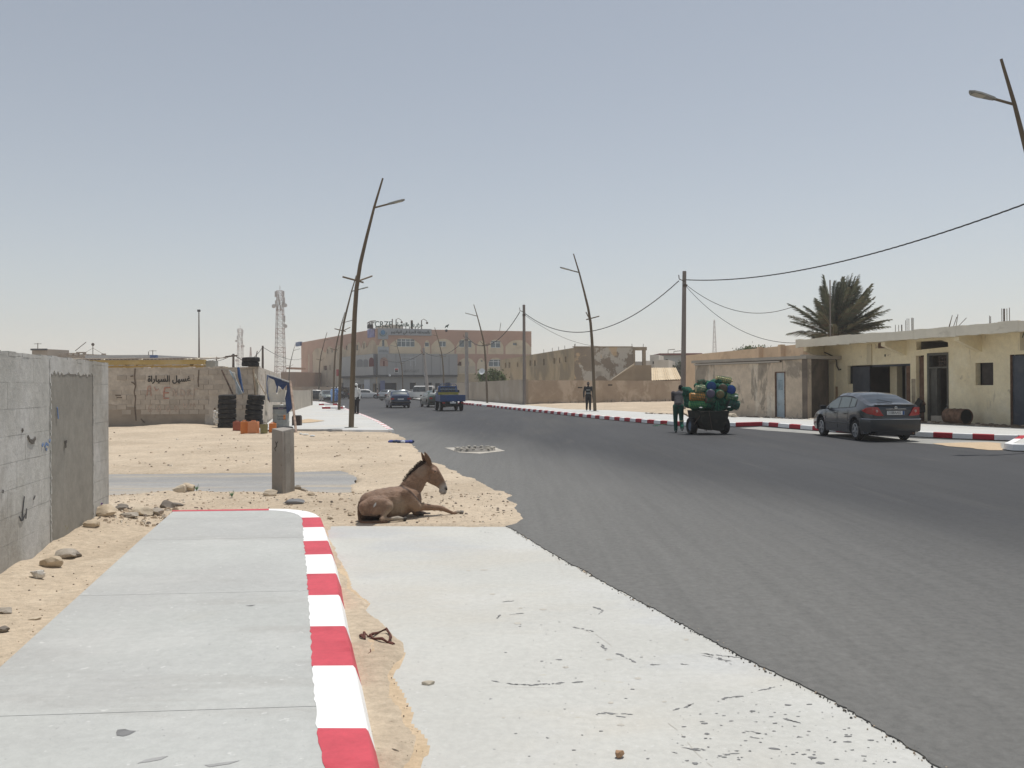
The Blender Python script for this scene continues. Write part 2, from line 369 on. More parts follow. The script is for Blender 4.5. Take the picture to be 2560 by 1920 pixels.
# asphalt runs a little under sand and kerbs
XR = [p+Vector((.25, .15, 0)) for p in right_kerb]
road = road_left[:-1]+[Vector((-.15, 10.2, 0)), Vector((-1.1, 13, 0)), Vector((-2.2, 18, 0)), Vector((-4.0, 26, 0))]+[p+Vector((-.3, 0, 0)) for p in far_left_kerb]
end = far_left_kerb[-1]
road += [end+Vector((-40, 30, 0)), Vector((-70, 176, 0)), Vector((24, 200, 0)), Vector((10, 150, 0)), Vector((-6, 137, 0))]
road += XR + [p+Vector((.25, .2, 0)) for p in jut[1:]] + [Vector((26, 1, 0))]
dense = rag(road_left, .03, .024, False, 3); dense = [p+Vector((random.uniform(-.009, .009), random.uniform(-.009, .009), 0)) for p in dense]; dense[0] = road_left[0]; dense[-1] = road_left[-1]
road_poly = dense[:-1]+road[len(road_left)-1:]
sheet('road', road_poly, .012, ASPH, .03)
# forecourt before the big building, beyond the junction, is part of the same asphalt sheet

# apron slab between kerb and road
apl = [(823, 1338), (835, 1376), (875.5, 1442), (881, 1473), (931, 1511), (918, 1527), (970, 1577), (1008.6, 1608), (1016, 1642.6), (985.5, 1689), (1012.5, 1739), (1039.5, 1781.5), (1032, 1808.5), (1072, 1847), (1072, 1885), (1053, 1920)]
apron_left = [G(*p) for p in apl]
apron = [p.copy() for p in road_left[::-1]]+[]
hard_apron = [G(815, 1315)]+[p for p in apron_left]+[Vector((-.5, 2.0, 0)), Vector((0, 1.0, 0))]+road_left
apron_sheet = [G(806, 1316)+Vector((0, .02, 0))]+[Vector((-.62, 3.2, 0)), Vector((-.3, 1.0, 0))]+[p+Vector((.12, .02, 0)) for p in road_left]
sheet('apron_slab', apron_sheet, .004, SLABM, .05)

# side street of worn asphalt
band = [G(*p) for p in ((273, 1187), (700, 1183), (850, 1178), (874, 1184), (892, 1198), (884, 1207), (876, 1218), (879, 1236), (700, 1238), (273, 1240))]
bl = [Vector((-45, band[0].y+.6, 0))]; bb = [Vector((-45, band[-1].y+.4, 0))]
band_poly = bb+[band[-1]]+band[-2:3:-1]+band[:4][::-1]+bl
band_raw = band_poly; band_poly = rag(band_poly, .12, .10, True, 8)
sheet('side_street', band_poly, .010, ASPH2)

# ================================================================== sand terrain
hard_road = road_left[:-1]+[G(1273, 1319), G(1302, 1308)]+dirt_edge[1:]+far_left_kerb+[end+Vector((-60, 40, 0)), Vector((60, 200, 0)), Vector((60, 1, 0))]
def terrain_h(X, Y, fine=True):
    d = np.minimum(np.minimum(sdist(X, Y, hard_road), sdist(X, Y, hard_apron)), sdist(X, Y, band_raw))
    e = d+.20*fbm(X*2.2, Y*1.6, 5, 3)*np.clip(Y/8, .4, 1.6)
    t = np.clip((e+.07)/.14, 0, 1); t = t*t*(3-2*t)
    rel = .022+.05*np.clip(d, 0, 1.2)*(.5+fbm(X*.9, Y*.9, 4, 5)) + .030*np.clip(d*1.5, 0, 1)*fbm(X*4, Y*4, 4, 6)
    # low ridge of spoil beside the side street, hump before the block wall, bank under the near wall
    rel += .10*np.exp(-((Y-12.7)/.55)**2)*np.clip((X+6.2)/1.0, 0, 1)*np.clip((-2.2-X)/1.2, 0, 1)*(.7+1.2*fbm(X*2.5, Y*2.5, 3, 9))
    rel += .15*np.exp(-((Y-34.5)/4.2)**2-((X+13.6)/1.7)**2)+.05*np.exp(-((Y-33)/4)**2)*np.clip((-9-X)/4, 0, 1)
    wx = -4.3-(Y-7.2)*.214
    rel += .10*np.exp(-((X-wx)/.35)**2)*np.clip((11.5-Y)/1., 0, 1)*(.6+fbm(X*2, Y*2, 3, 4))
    return -.05+(rel+.05)*t
_hg = None
def hquick(x, y):
    global _hg
    if _hg is None:
        gx = np.arange(-46, 3, .12); gy = np.arange(2, 37, .08); XX, YY = np.meshgrid(gx, gy); _hg = (gx, gy, terrain_h(XX, YY))
    gx, gy, H = _hg; i = (y-2)/.08; j = (x+46)/.12
    i = min(max(i, 0), len(gy)-2.001); j = min(max(j, 0), len(gx)-2.001); a = int(i); b2 = int(j); u = i-a; v = j-b2
    return float((H[a, b2]*(1-v)+H[a, b2+1]*v)*(1-u)+(H[a+1, b2]*(1-v)+H[a+1, b2+1]*v)*u)
def terr(name, x0, x1, y0, y1, st):
    x = np.arange(x0, x1+st, st); y = np.arange(y0, y1+st, st); X, Y = np.meshgrid(x, y)
    return grid_mesh(name, X, Y, terrain_h(X, Y), SAND)
import time as _t; _T0 = _t.time()
tn = terr('sand', -6.8, 2.2, 2.6, 14.2, .045); tn['kind'] = 'structure'; tn['label'] = 'sandy verge with scattered pebbles round the near pavement and donkey'
x = np.concatenate([np.arange(-46, -16, .6), np.arange(-16, -4.6, .14), np.arange(-4.6, 1.01, .045)]); y = np.concatenate([np.arange(14.2, 24, .06), np.arange(24, 36.4, .13)]); X, Y = np.meshgrid(x, y)
tm = grid_mesh('sand', X, Y, terrain_h(X, Y), SAND); tm['kind'] = 'structure'; tm['label'] = 'open sandy lot with a low hump before the block wall'
x = np.arange(-46, -6.7, .35); y = np.arange(-4, 14.3, .35); X, Y = np.meshgrid(x, y)
tw = grid_mesh('sand', X, Y, terrain_h(X, Y)-.01, SAND); tw['kind'] = 'structure'
def height(x, y):
    return hquick(x, y)
gm = MB(); gm.add([(-3000, -60, -.06), (3000, -60, -.06), (3000, 4000, -.06), (-3000, 4000, -.06)], [(0, 1, 2, 3)]); gr = gm.build('ground', SAND); gr['kind'] = 'structure'
# sandy lot behind the right-hand pavement
lot = [(3.5, 58), (6.0, 55.5), (8.2, 47.5), (11.0, 42), (14, 42), (24, 60), (24, 92), (0.4, 76)]
x = np.arange(-1, 26, .35); y = np.arange(36, 95, .35); X, Y = np.meshgrid(x, y); D = sdist(X, Y, lot)
Z = np.where(D < 0, .165+.10*np.clip(-D/3, 0, 1)+.12*fbm(X*.7, Y*.7, 4, 2)*np.clip(-D/1.5, 0, 1), -.05-.1*np.clip(D, 0, 1))
t2 = grid_mesh('sand', X, Y, Z, SAND); t2['kind'] = 'structure'; t2['label'] = 'sandy lot between far pavement and long brown wall'
# tyre-swept sand streaks in the lay-by
lay = [G(2330, 1110), G(2400, 1108), G(2470, 1107), G(2500, 1109), G(2506, 1127), G(2470, 1127), G(2420, 1121), G(2370, 1117)]
sheet('sand', rag(lay, .08, .08, True, 5), .020, SANDF, .0, label='thin drift of sand in the lay-by')
layc = [G(2300, 1098), G(2545, 1107), G(2520, 1124), G(2400, 1117), G(2280, 1108), G(2130, 1100), G(2040, 1086), G(1900, 1076), G(1850, 1071), G(1900, 1068), G(2040, 1079), G(2200, 1092)]
sheet('layby', rag(layc, .1, .05, True, 2), .016, M('layby_concrete', (.33, .325, .30), .9, .12, .8, layers=[((.24, .24, .23), 1, .55, .1, .6)]))
# sand drift along the near kerb sits on the apron
drift = [G(812, 1312)]+[G(*p) for p in apl]+[Vector((-.45, 2.4, 0)), Vector((-.7, 2.4, 0)), G(948, 1900)+Vector((-.05, 0, 0)), G(880, 1640)+Vector((-.06, 0, 0)), G(845, 1480)+Vector((-.06, 0, 0)), G(812, 1340)+Vector((-.05, 0, 0))]
driftr = rag(drift, .03, .025, True, 12)
xd = np.arange(-2.7, -.2, .02); yd = np.arange(2.5, 10.4, .025); X, Y = np.meshgrid(xd, yd); D = sdist(X, Y, driftr)
Z = np.where(D < .03, -.004+.03*np.clip(-D/.25, -.2, 1)+.010*fbm(X*9, Y*9, 4, 8)*np.clip(-D/.08, 0, 1), -.06)
Z += np.where(D < 0, .008, 0)
keep = grid_mesh('sand_drift', X, Y, Z, SANDF)
bm = bmesh.new(); bm.from_mesh(keep.data); bmesh.ops.delete(bm, geom=[v for v in bm.verts if v.co.z < -.05], context='VERTS'); bm.to_mesh(keep.data); bm.free()
keep['kind'] = 'structure'

# ================================================================== near pavement (raised), slabs and kerb blocks
pl = [G(432, 1276, PZ), G(300, 1396, PZ), G(185, 1500, PZ), G(0, 1668, PZ)]; dd = (pl[3]-pl[0]).normalized(); pl.append(pl[3]+dd*3.5)
pr_in = [G(*p, PZ) for p in ((759, 1294.5), (762, 1320), (764, 1350), (768, 1384), (773, 1430), (777, 1488), (783, 1565), (790, 1660), (804, 1822), (822, 1920))]
dk = (pr_in[-1]-pr_in[-3]).normalized(); pr_in.append(pr_in[-1]+dk*2.2)
arris = [G(*p, PZ) for p in ((802.2, 1293.5), (811, 1318), (821, 1352), (831, 1386), (842, 1434), (850, 1488), (865, 1566), (888, 1665), (921, 1822), (944, 1925))]
dk2 = (arris[-1]-arris[-3]).normalized(); arris.append(arris[-1]+dk2*2.2)
top_in = [G(*p, PZ) for p in ((445, 1278.5), (672, 1275.5), (700, 1277), (732, 1282), (750, 1288), (759, 1294.5))]
pave = thing('pavement', (0, 0, 0), 'raised near pavement of pale concrete slabs with red and white painted kerb', 'pavement', kind='structure')
del pave['category']
# slabs: cut the strip across at the joints
def lineY(poly, y):
    for a, b in zip(poly[:-1], poly[1:]):
        if (a.y-y)*(b.y-y) <= 0 and abs(a.y-b.y) > 1e-9: return a.lerp(b, (y-a.y)/(b.y-a.y))
    return poly[-1] if abs(poly[-1].y-y) < abs(poly[0].y-y) else poly[0]
skew = .03
J = [11.5, 8.55, 6.25, 3.93, 1.6, -1.2]
for j0, j1 in zip(J[:-1], J[1:]):
    g = .0025
    def LL(y): return lineY(pl, y)
    lf = [p for p in pl if j1 < p.y < j0]; rf = [p for p in pr_in if j1 < p.y < j0]
    if j0 > 11: poly = [pl[0]+Vector((.02, -.02, 0))]+lf[1:]+[LL(j1+g)]+[lineY(pr_in, j1+g+.12)]+rf[::-1][:-1]+top_in[::-1][:-1]
    else: poly = [LL(j0-g)]+lf+[LL(j1+g)]+[lineY(pr_in, j1+g+.12)]+rf[::-1]+[lineY(pr_in, j0-g+.12)]
    sheet('paving_slab', poly, PZ, PAVE, .16, kind=None, parent=pave)
# sub-base so the joints read dark
sheet('pavement_base', [pl[0]+Vector((.03, -.03, 0))]+pl[1:]+pr_in[::-1]+top_in[::-1][1:], PZ-.03, KGREY, .1, kind=None, parent=pave)
def kerb_run(parent, inner, outer, z, cuts, cols, rough=.006, bev=.05, name='kerb_block', drop=.15, top_lift=.003):
    """blocks between matching inner/outer polylines cut at parameters; outer edge has a battered face to the ground"""
    def L(poly):
        s = [0]
        for a, b in zip(poly[:-1], poly[1:]): s.append(s[-1]+(b-a).length)
        return s
    si, so2 = L(inner), L(outer)
    def at(poly, s, t):
        q = t*s[-1]
        for k in range(len(poly)-1):
            if q <= s[k+1]+1e-9: return poly[k].lerp(poly[k+1], (q-s[k])/max(1e-9, s[k+1]-s[k]))
        return poly[-1]
    for i, (t0, t1) in enumerate(zip(cuts[:-1], cuts[1:])):
        n = max(2, int((t1-t0)*si[-1]/.05)) if rough else max(1, int((t1-t0)*si[-1]/.5))
        b = MB(); vs = []
        for k in range(n+1):
            t = t0+(t1-t0)*k/n; a = at(inner, si, t); c = at(outer, so2, t); w_ = (c-a); w_.z = 0; wn = w_.normalized()
            e = random.uniform(-1, 1)*rough*2
            e = -abs(e)-(.012 if rough else 0)
            vs += [Vector((a.x, a.y, z-.04))+wn*e, Vector((a.x, a.y, z+top_lift))+wn*e, Vector((c.x, c.y, z+top_lift))-wn*.012, Vector((c.x, c.y, z-.010)), Vector((c.x, c.y, z-drop))+wn*bev]
        fs = []
        for k in range(n):
            for m_ in range(4): fs.append((k*5+m_, k*5+m_+1, (k+1)*5+m_+1, (k+1)*5+m_))
        fs += [tuple(range(5))[::-1], tuple(n*5+m_ for m_ in range(5))]
        b.add(vs, fs); b.build(name, cols[i % len(cols)], parent)
# right-hand kerb of the near pavement
tot = lambda poly: sum((b-a).length for a, b in zip(poly[:-1], poly[1:]))
ys = [1293.5, 1318, 1351, 1385, 1433, 1487.5, 1566, 1665, 1822]
def param(poly, p):
    s = 0; best = (1e9, 0)
    for a, b in zip(poly[:-1], poly[1:]):
        e = b-a; t = max(0, min(1, (p-a).dot(e)/e.length_squared)); d = (a+e*t-p).length
        if d < best[0]: best = (d, s+t*e.length)
        s += e.length
    return best[1]/s
cuts = [param(arris, G(850, yy, PZ) if False else arris[0].lerp(arris[0], 0)) for yy in []]
arpx = [(802.2, 1293.5), (811, 1318), (821, 1352), (831, 1386), (842, 1434), (850, 1488), (865, 1566), (888, 1665), (921, 1822)]
cuts = [param(arris, G(*p, PZ)) for p in arpx]; cuts[0] = 0
cuts += [cuts[-1]+.775/tot(arris), 1.0]
kerb_run(pave, pr_in, arris, PZ, cuts, [KRED, KWHT], .007)
# far end: white curved corner and long red end kerb
oc = [G(*p, PZ) for p in ((672.6, 1272), (715, 1272.5), (747, 1275), (772, 1279), (790, 1285), (802.2, 1293.5))]
ic = [G(*p, PZ) for p in ((672, 1275.5), (700, 1277), (722, 1279.5), (738, 1283), (750, 1288), (759, 1294.5))]
kerb_run(pave, ic, oc, PZ, [0, 1], [KWHT], .004)
kerb_run(pave, [G(431, 1278.5, PZ), G(672, 1275.5, PZ)], [G(430, 1276, PZ), G(672.6, 1272, PZ)], PZ, [0, 1], [KRED], .004)

# ================================================================== far right pavement + kerb
def offset(poly, d):
    out = []
    for i, p in enumerate(poly):
        a = poly[max(0, i-1)]; b = poly[min(len(poly)-1, i+1)]; t = (b-a); n_ = Vector((t.y, -t.x, 0)).normalized(); out.append(Vector((p.x, p.y, 0))+n_*d)
    return out
rk = [Vector((p.x, p.y, 0)) for p in right_kerb]
rin = [p+(q-p).normalized()*.2 for p, q in zip(rk, offset(rk, -.2))]
rin = offset(rk, -.18)
# keep the inner line on the pavement side (towards +x / +y)
test = (rin[10]-rk[10]);
if test.x < 0: rin = offset(rk, .18)
rp = thing('pavement', (8, 45, 0), 'far pavement across the road with red and white striped kerb', 'pavement', kind='structure'); del rp['category']
rp.location = (0, 0, 0)
red_px = [(1065.5, 1075), (1071, 1076), (1146, 1151), (1152, 1157.5), (1159, 1164.5), (1165, 1171), (1172, 1178), (1179, 1185), (1191.5, 1196.5), (1198.5, 1204), (1217, 1231), (1234, 1239), (1243, 1248), (1252.5, 1257.5), (1262, 1268), (1272.5, 1278.5), (1283.5, 1290), (1295, 1302), (1307, 1314), (1320, 1326), (1332.5, 1340), (1347, 1354.5), (1361, 1369.5), (1376.5, 1385), (1393, 1402), (1410, 1419), (1428, 1438), (1447, 1457), (1467, 1478), (1488, 1499), (1511, 1524), (1536, 1549), (1561, 1575), (1589, 1604), (1618, 1635), (1651, 1668), (1686, 1706), (1727, 1748), (1770, 1792), (1839, 1906), (1921.6, 1945.5), (1973, 2001), (2031, 2060), (2090, 2120), (2152, 2184), (2217, 2250), (2288.0, 2288.5), (2332.7, 2381), (2431, 2485.5)]
kl = tot(rk)
def cut_px(poly, px):
    """arc-length fraction where the polyline crosses the image column px (taken at ground level)"""
    d = ray(px, 1060); s = 0
    f = lambda p: p.x*d.y-p.y*d.x
    for a, b in zip(poly[:-1], poly[1:]):
        if f(a)*f(b) <= 0 and (b-a).length > 1e-6:
            t = f(a)/(f(a)-f(b)); return (s+t*(b-a).length)/tot(poly)
        s += (b-a).length
    return None
cuts = [0.0]; cols = []
for a, b in red_px:
    ca, cb = cut_px(rk, a), cut_px(rk, b)
    if ca is None or cb is None or ca <= cuts[-1]+1e-5 or cb <= ca: continue
    if abs(b-a) < 1: continue
    cuts += [ca, cb]; cols += [KWHT, KREDF]
cuts.append(1.0); cols.append(KWHT)
kerb_run(rp, rin, rk, .185, cuts, cols, .0, .02)
back = [Vector((-20, 150, 0)), Vector((-7.4, 113, 0)), Vector((1.0, 75.2, 0)), Vector((3.6, 58, 0)), Vector((6.2, 55, 0)), Vector((8.4, 47, 0)), Vector((11.4, 41.8, 0)), Vector((13.6, 37.8, 0)), Vector((15.4, 35.6, 0)), Vector((17.3, 32.5, 0)), Vector((18.3, 29.5, 0)), Vector((27, 24, 0))]
rpoly = rin+[Vector((16.4, 22.6, 0)), Vector((26, 20, 0))]+back[::-1]
sheet('paving_surface', rpoly, .172, WALKM, .0, kind=None, parent=rp)
# jut at the right edge
jt = [Vector((p.x, p.y, 0)) for p in jut]; jin = offset(jt, -.18)
if (jin[4]-jt[4]).y < 0: jin = offset(jt, .18)
kerb_run(rp, jin, jt, .185, [0, .055, .10, 1], [KREDF, KREDF, KWHT], 0, .02)
sheet('paving_surface', jin+[Vector((26, 22.5, 0)), Vector((15.6, 24.4, 0))], .174, WALKM, 0, kind=None, parent=rp)

# ================================================================== far left pavement
lp = thing('pavement', (0, 0, 0), 'pale pavement along the left side of the road beyond the sandy lot', 'pavement', kind='structure'); del lp['category']
fk = [Vector((p.x, p.y, 0)) for p in far_left_kerb]
lin = offset(fk, .2)
if (lin[2]-fk[2]).x > 0: lin = offset(fk, -.2)
n_ = int(tot(fk)/.85); kerb_run(lp, lin, fk, PZ, [i/n_ for i in range(n_+1)], [KWHT, M('kerb_faded_red', (.55, .25, .24), .7, .1, 5)], 0, .02)
pw = [Vector((-14.6, 38.6, 0)), Vector((-13.2, 48, 0)), Vector((-18.9, 79, 0)), Vector((-30, 112, 0)), Vector((-55, 160, 0))]
frontl = [G(985, 1083), G(860, 1081.5), G(730, 1081), Vector((-11.2, 35, 0))]
poly = lin[1:]+pw[::-1][:-1]+[Vector((-10.6, 37, 0)), Vector((-9.4, 31.6, 0)), G(730, 1081.5)+Vector((0, .2, 0)), G(975, 1083)+Vector((0, .25, 0))]
sheet('paving_surface', poly, PZ-.002, WALKM, .0, kind=None, parent=lp)
kerb_run(lp, [G(730, 1081.5)+Vector((0, .2, 0)), G(905, 1082.5)+Vector((0, .2, 0)), G(975, 1083)+Vector((-.05, .25, 0))], [G(730, 1081.5), G(905, 1082.5), G(985, 1083)], PZ, [0, .5, 1], [KGREY, KWHT], 0, .02)
# sand spilling over it
sheet('sand', rag([G(735, 1060), G(770, 1054), G(812, 1059), G(780, 1064), G(742, 1066)], .15, .1, True, 4), PZ+.012, SANDF, label='small spill of sand on the left pavement')
# low painted tree-pit kerbs standing across the left pavement
def pit(px0, px1, y, cuts_px, back_, label):
    t = thing('planting_kerb', G(px0, y, PZ), label, 'kerb', 'painted kerb frames on the left pavement'); a = G(px0, y, PZ); b = G(px1, y, PZ)
    pts = [px0]+cuts_px+[px1]
    for i, (p, q) in enumerate(zip(pts[:-1], pts[1:])):
        u, v = G(p, y, PZ), G(q, y, PZ); mb = MB(); mb.hexa([u, v, v+Vector((0, .2, 0)), u+Vector((0, .2, 0))]+[w_+Vector((0, 0, .14)) for w_ in (u, v, v+Vector((0, .2, 0)), u+Vector((0, .2, 0)))])
        mb.build('kerb_block', KREDF if i % 2 == 0 else KWHT, t, world=True)
    mb = MB(); w2 = Vector((-.2, 1, 0)).normalized()*back_
    for s in (a, b):
        q = [s+Vector((0, .21, 0)), s+Vector((.15, .21, 0)), s+Vector((.15, .21, 0))+w2, s+Vector((0, .21, 0))+w2]; mb.hexa(q+[k+Vector((0, 0, .138)) for k in q])
    mb.build('side_kerb', KWHT, t, world=True)
pit(805, 856, 1022, [826, 850], 4, 'red and white kerb frame at the foot of the second lamp post')
pit(797, 842, 1013, [810, 832], 5, 'farther red and white kerb frame behind the nearer one')

# manhole on its concrete patch
mp_ = [G(1111, 1121), G(1172, 1119), G(1240, 1121), G(1261, 1129), G(1200, 1136), G(1148, 1133)]
sheet('concrete_patch', rag(mp_, .06, .03, True, 6), .020, M('patch_concrete', (.42, .39, .34), .9, .12, 2), .02)
mc = G(1187, 1128); mh = thing('manhole', (mc.x, mc.y, .02), 'round manhole with broken raised rim on a pale patch of the road', 'manhole')
mb = MB(); mb.lathe([(.40, 0), (.44, .055), (.50, .06), (.54, .0)], 28); 
for i, (a_, b_, c_) in enumerate(mb.v): mb.v[i] = (a_, b_, c_+(random.uniform(-.012, .012) if c_ > .01 else 0))
mb.build('rim', M('rim_concrete', (.30, .28, .25), .9, .2, 8, .004, 40), mh)
MB().lathe([(0, .03), (.38, .03), (.38, .0)], 28).build('cover', M('cast_iron', (.16, .145, .13), .7, .2, 10), mh)
mb = MB()
for k in range(16):
    a = k/16*6.28+random.uniform(-.1, .1); mb.box((.47*math.cos(a), .47*math.sin(a), .06+random.uniform(0, .02)), (random.uniform(.06, .14), .07, .03), a)
o = mb.build('rubble', M('pale_rubble', (.55, .51, .44), .95, .2, 9), mh); o['kind'] = 'stuff'

# tar and scuff marks lying on the apron: thin, ragged, place-bound stains
def marks(name, px_list, mat, z, label, wid=.02, base=None):
    mb = MB()
    for pts in px_list:
        q = [G(*p) for p in pts]
        for a, b in zip(q[:-1], q[1:]):
            L_ = (b-a).length; k = max(1, int(L_/.022)); t = (b-a).normalized(); nn = Vector((-t.y, t.x, 0))
            for j in range(k):
                if random.random() < .35: continue
                c = a.lerp(b, (j+.5)/k)+nn*random.uniform(-.010, .010); l2 = random.uniform(.010, .032); w2 = wid*random.uniform(.12, .5)
                m_ = 9; ring = [c+t*l2*math.cos(x_)*random.uniform(.35, 1.3)+nn*w2*math.sin(x_)*random.uniform(.3, 1.4) for x_ in [i*6.283/m_ for i in range(m_)]]
                mb.add([(p.x, p.y, z) for p in ring], [tuple(range(m_))])
    o = mb.build(name, mat); o['kind'] = 'stuff'; o['label'] = label; return o
D = lambda x, y: (1140+x*.3888, 1280+y*.3888)
lines = [[D(270, 690), D(280, 665), D(440, 655)], [D(765, 745), D(890, 775)], [D(910, 840), D(970, 895)], [D(1045, 915), D(1145, 970)], [D(880, 615), D(950, 635), D(915, 670)], [D(1250, 985), D(1380, 985)], [D(1300, 930), D(1335, 950)], [D(1450, 980), D(1500, 990)], [D(1700, 1210), D(1830, 1187)], [D(1870, 1180), D(1935, 1172)], [D(1960, 1155), D(2055, 1130)], [D(1390, 1288), D(1460, 1268), D(1530, 1240)], [D(910, 1285), D(1010, 1305), D(1160, 1305)], [D(930, 1300), D(1080, 1320)], [D(1390, 1500), D(1470, 1525), D(1550, 1535)], [D(1600, 1548), D(1720, 1565), D(1840, 1560)], [D(1570, 915), D(1830, 940)], [D(1600, 930), D(1760, 965)], [D(1620, 915), D(1780, 985)], [D(280, 585), D(360, 576)], [D(235, 1095), D(350, 1112), D(480, 1120), D(820, 1095)], [D(1390, 1545), D(1430, 1555)], [D(1850, 1415), D(1960, 1430)], [D(1860, 1455), D(1940, 1465)], [D(2010, 1530), D(2070, 1535)], [D(2120, 1340), D(2212, 1365)], [D(1400, 1395), D(1440, 1405)], [D(150, 125), D(230, 140)]]
marks('tar_marks', lines, STAIN, .0056, 'dark scuffs and tar marks strewn over the pale apron slab', .022)
spots = MB()
for k in range(230):
    px = random.uniform(1250, 2250); py = random.uniform(1500, 1915)
    if random.random() < .5: px = random.uniform(1700, 2250); py = random.uniform(1780, 1915)
    c = G(px, py)
    if sdist(np.array([[c.x]]), np.array([[c.y]]), hard_apron)[0, 0] > -.08: continue
    r = random.uniform(.002, .007) if random.random() < .9 else random.uniform(.007, .013); a0 = random.random()*6
    spots.add([(c.x+r*1.7*math.cos(a0+i)*random.uniform(.3, 1.4), c.y+r*math.sin(a0+i)*random.uniform(.3, 1.3), .0060) for i in (0, 1, 2, 3, 4, 5)], [(0, 1, 2, 3, 4, 5)])
o = spots.build('tar_spots', STAIN); o['kind'] = 'stuff'
# faint brown rust-like blots and hairline cracks on the apron
BLOT = M('brown_blot', (.46, .435, .385), .9, .08, 20)
for i, (x, y, w_, h_) in enumerate(((560, 630, 42, 7), (395, 720, 40, 8), (235, 532, 34, 6), (705, 1003, 32, 8), (1170, 1075, 34, 8), (995, 1232, 30, 9), (1060, 1375, 40, 8), (305, 1328, 18, 6), (180, 376, 50, 5), (985, 953, 36, 6), (1480, 825, 26, 8), (1340, 1225, 26, 6), (80, 380, 26, 4), (415, 622, 22, 6))):
    sheet('blot', rag([G(*D(x+w_*.6*math.cos(a), y+h_*.8*math.sin(a))) for a in [k*6.283/10 for k in range(10)]], .02, .008, True, i), .0052, BLOT, kind='stuff')
mb = MB()
for pts in (((0, 1130), (300, 1128), (620, 1135)), ((1310, 1320), (1420, 1410), (1530, 1540), (1650, 1646)), ((560, 20), (640, 300), (700, 420)), ((760, 740), (820, 760), (900, 790), (1000, 870))):
    q = rag([G(*D(*p)) for p in pts], .04, .012, False, 7)
    for a, b in zip(q[:-1], q[1:]):
        if random.random() < .8: mb.add([(a.x-.0012, a.y,   .0054), (a.x+.0012, a.y+.0012,   .0054), (b.x+.0012, b.y+.0012,   .0054), (b.x-.0012, b.y,   .0054)], [(0, 1, 2, 3)])
o = mb.build('hairline_cracks', BLOT); o['kind'] = 'stuff'
# patches on the near pavement
def patch(name, pts, z, mat, seed=1, label=None, step=.02, amp=.012):
    return sheet(name, rag([G(*p, z) for p in pts], step, amp, True, seed), z, mat, kind='stuff', label=label)
N4 = lambda x, y: (x*.4038, 1250+y*.4038)
patch('tar_patch', [N4(728, 1425), N4(765, 1420), N4(800, 1430), N4(835, 1428), N4(800, 1448), N4(770, 1458), N4(735, 1455)], PZ+.0015, STAIN, 3, 'dark tar blot on the near pavement slab')
GM = M('dull_stain', (.33, .33, .325), .9, .1, 10)
patch('stain', [N4(845, 1630), N4(900, 1605), N4(1040, 1583), N4(1000, 1605), N4(930, 1620)], PZ+.0015, GM, 4)
patch('stain', [N4(1265, 1640), N4(1400, 1620), N4(1490, 1612), N4(1420, 1635), N4(1300, 1652)], PZ+.0015, GM, 5)
patch('stain', [N4(330, 1422), N4(360, 1405), N4(380, 1402), N4(350, 1418)], PZ+.0015, GM, 6)
patch('stain', [N4(1520, 655), N4(1580, 648), N4(1560, 656)], PZ+.0015, STAIN, 6)
# gravel and pebbles strewn on the sand (uncountable)
def pebbles(n, reg, r0, r1, name, mat, seed, hf=None):
    rs = random.Random(seed); mb = MB(); k = 0
    while k < n:
        px, py = reg(rs); c = G(px, py)
        z = hquick(c.x, c.y) if hf is None else hf(c)
        k += 1
        if z < .0: continue
        r = r0*(r1/r0)**(rs.random()**2.2)*max(.7, min(2.5, c.y/9)); a0 = rs.random()*6; q = []
        for i in range(5): q.append((c.x+r*math.cos(a0+i*1.257)*rs.uniform(.6, 1.3), c.y+r*.8*math.sin(a0+i*1.257)*rs.uniform(.6, 1.2), z-.004))
        t = [(c.x+(p[0]-c.x)*.55, c.y+(p[1]-c.y)*.55, z+r*rs.uniform(.4, .8)) for p in q]
        mb.cur = rs.choice((0, 0, 1, 2)); mb.add(q+t, [tuple(range(5, 10))]+[(i, (i+1) % 5, 5+(i+1) % 5, 5+i) for i in range(5)])
    o = mb.build(name, mat); o['kind'] = 'stuff'; return o
PEB = [M('pebble_tan', (.42, .33, .24), .9, .2, 8), M('pebble_dark', (.20, .165, .135), .9, .2, 8), M('pebble_pale', (.62, .55, .45), .9, .15, 8)]
pebbles(2300, lambda r: (r.uniform(275, 1290), 1238+(r.random()**1.3)*85), .003, .022, 'pebbles', PEB, 1)
pebbles(900, lambda r: (r.uniform(0, 430), r.uniform(1270, 1800)), .003, .016, 'pebbles', PEB, 2)
pebbles(600, lambda r: (r.uniform(275, 1200), r.uniform(1085, 1240)), .004, .022, 'pebbles', PEB, 3)
EDG = [M('asphalt_crumb', (.075, .073, .07), .9, .2, 9), M('asphalt_crumb_brown', (.12, .105, .085), .9, .2, 9), PEB[0]]
_e = rag(road_left[1:], .02, .02, False, 3)
def _edge(r): p = _e[r.randrange(len(_e))]; return p+Vector((r.gauss(.0, .022), r.gauss(0, .02), 0))
rs_ = random.Random(6); mb = MB()
for k in range(800):
    c = _edge(rs_); r = .002+.006*rs_.random()**2.5; a0 = rs_.random()*6; z = .006
    q = [(c.x+r*math.cos(a0+i*1.257)*rs_.uniform(.5, 1.4), c.y+r*math.sin(a0+i*1.257)*rs_.uniform(.5, 1.4), z) for i in range(5)]; t = [(c.x+(p[0]-c.x)*.6, c.y+(p[1]-c.y)*.6, .010+r*.35) for p in q]
    mb.cur = rs_.choice((0, 0, 0, 1, 2)); mb.add(q+t, [tuple(range(5, 10))]+[(i, (i+1) % 5, 5+(i+1) % 5, 5+i) for i in range(5)])
o = mb.build('asphalt_crumbs', EDG); o['kind'] = 'stuff'
pebbles(260, lambda r: (r.uniform(235, 450), r.uniform(1283, 1330)), .008, .045, 'rubble', PEB, 9)
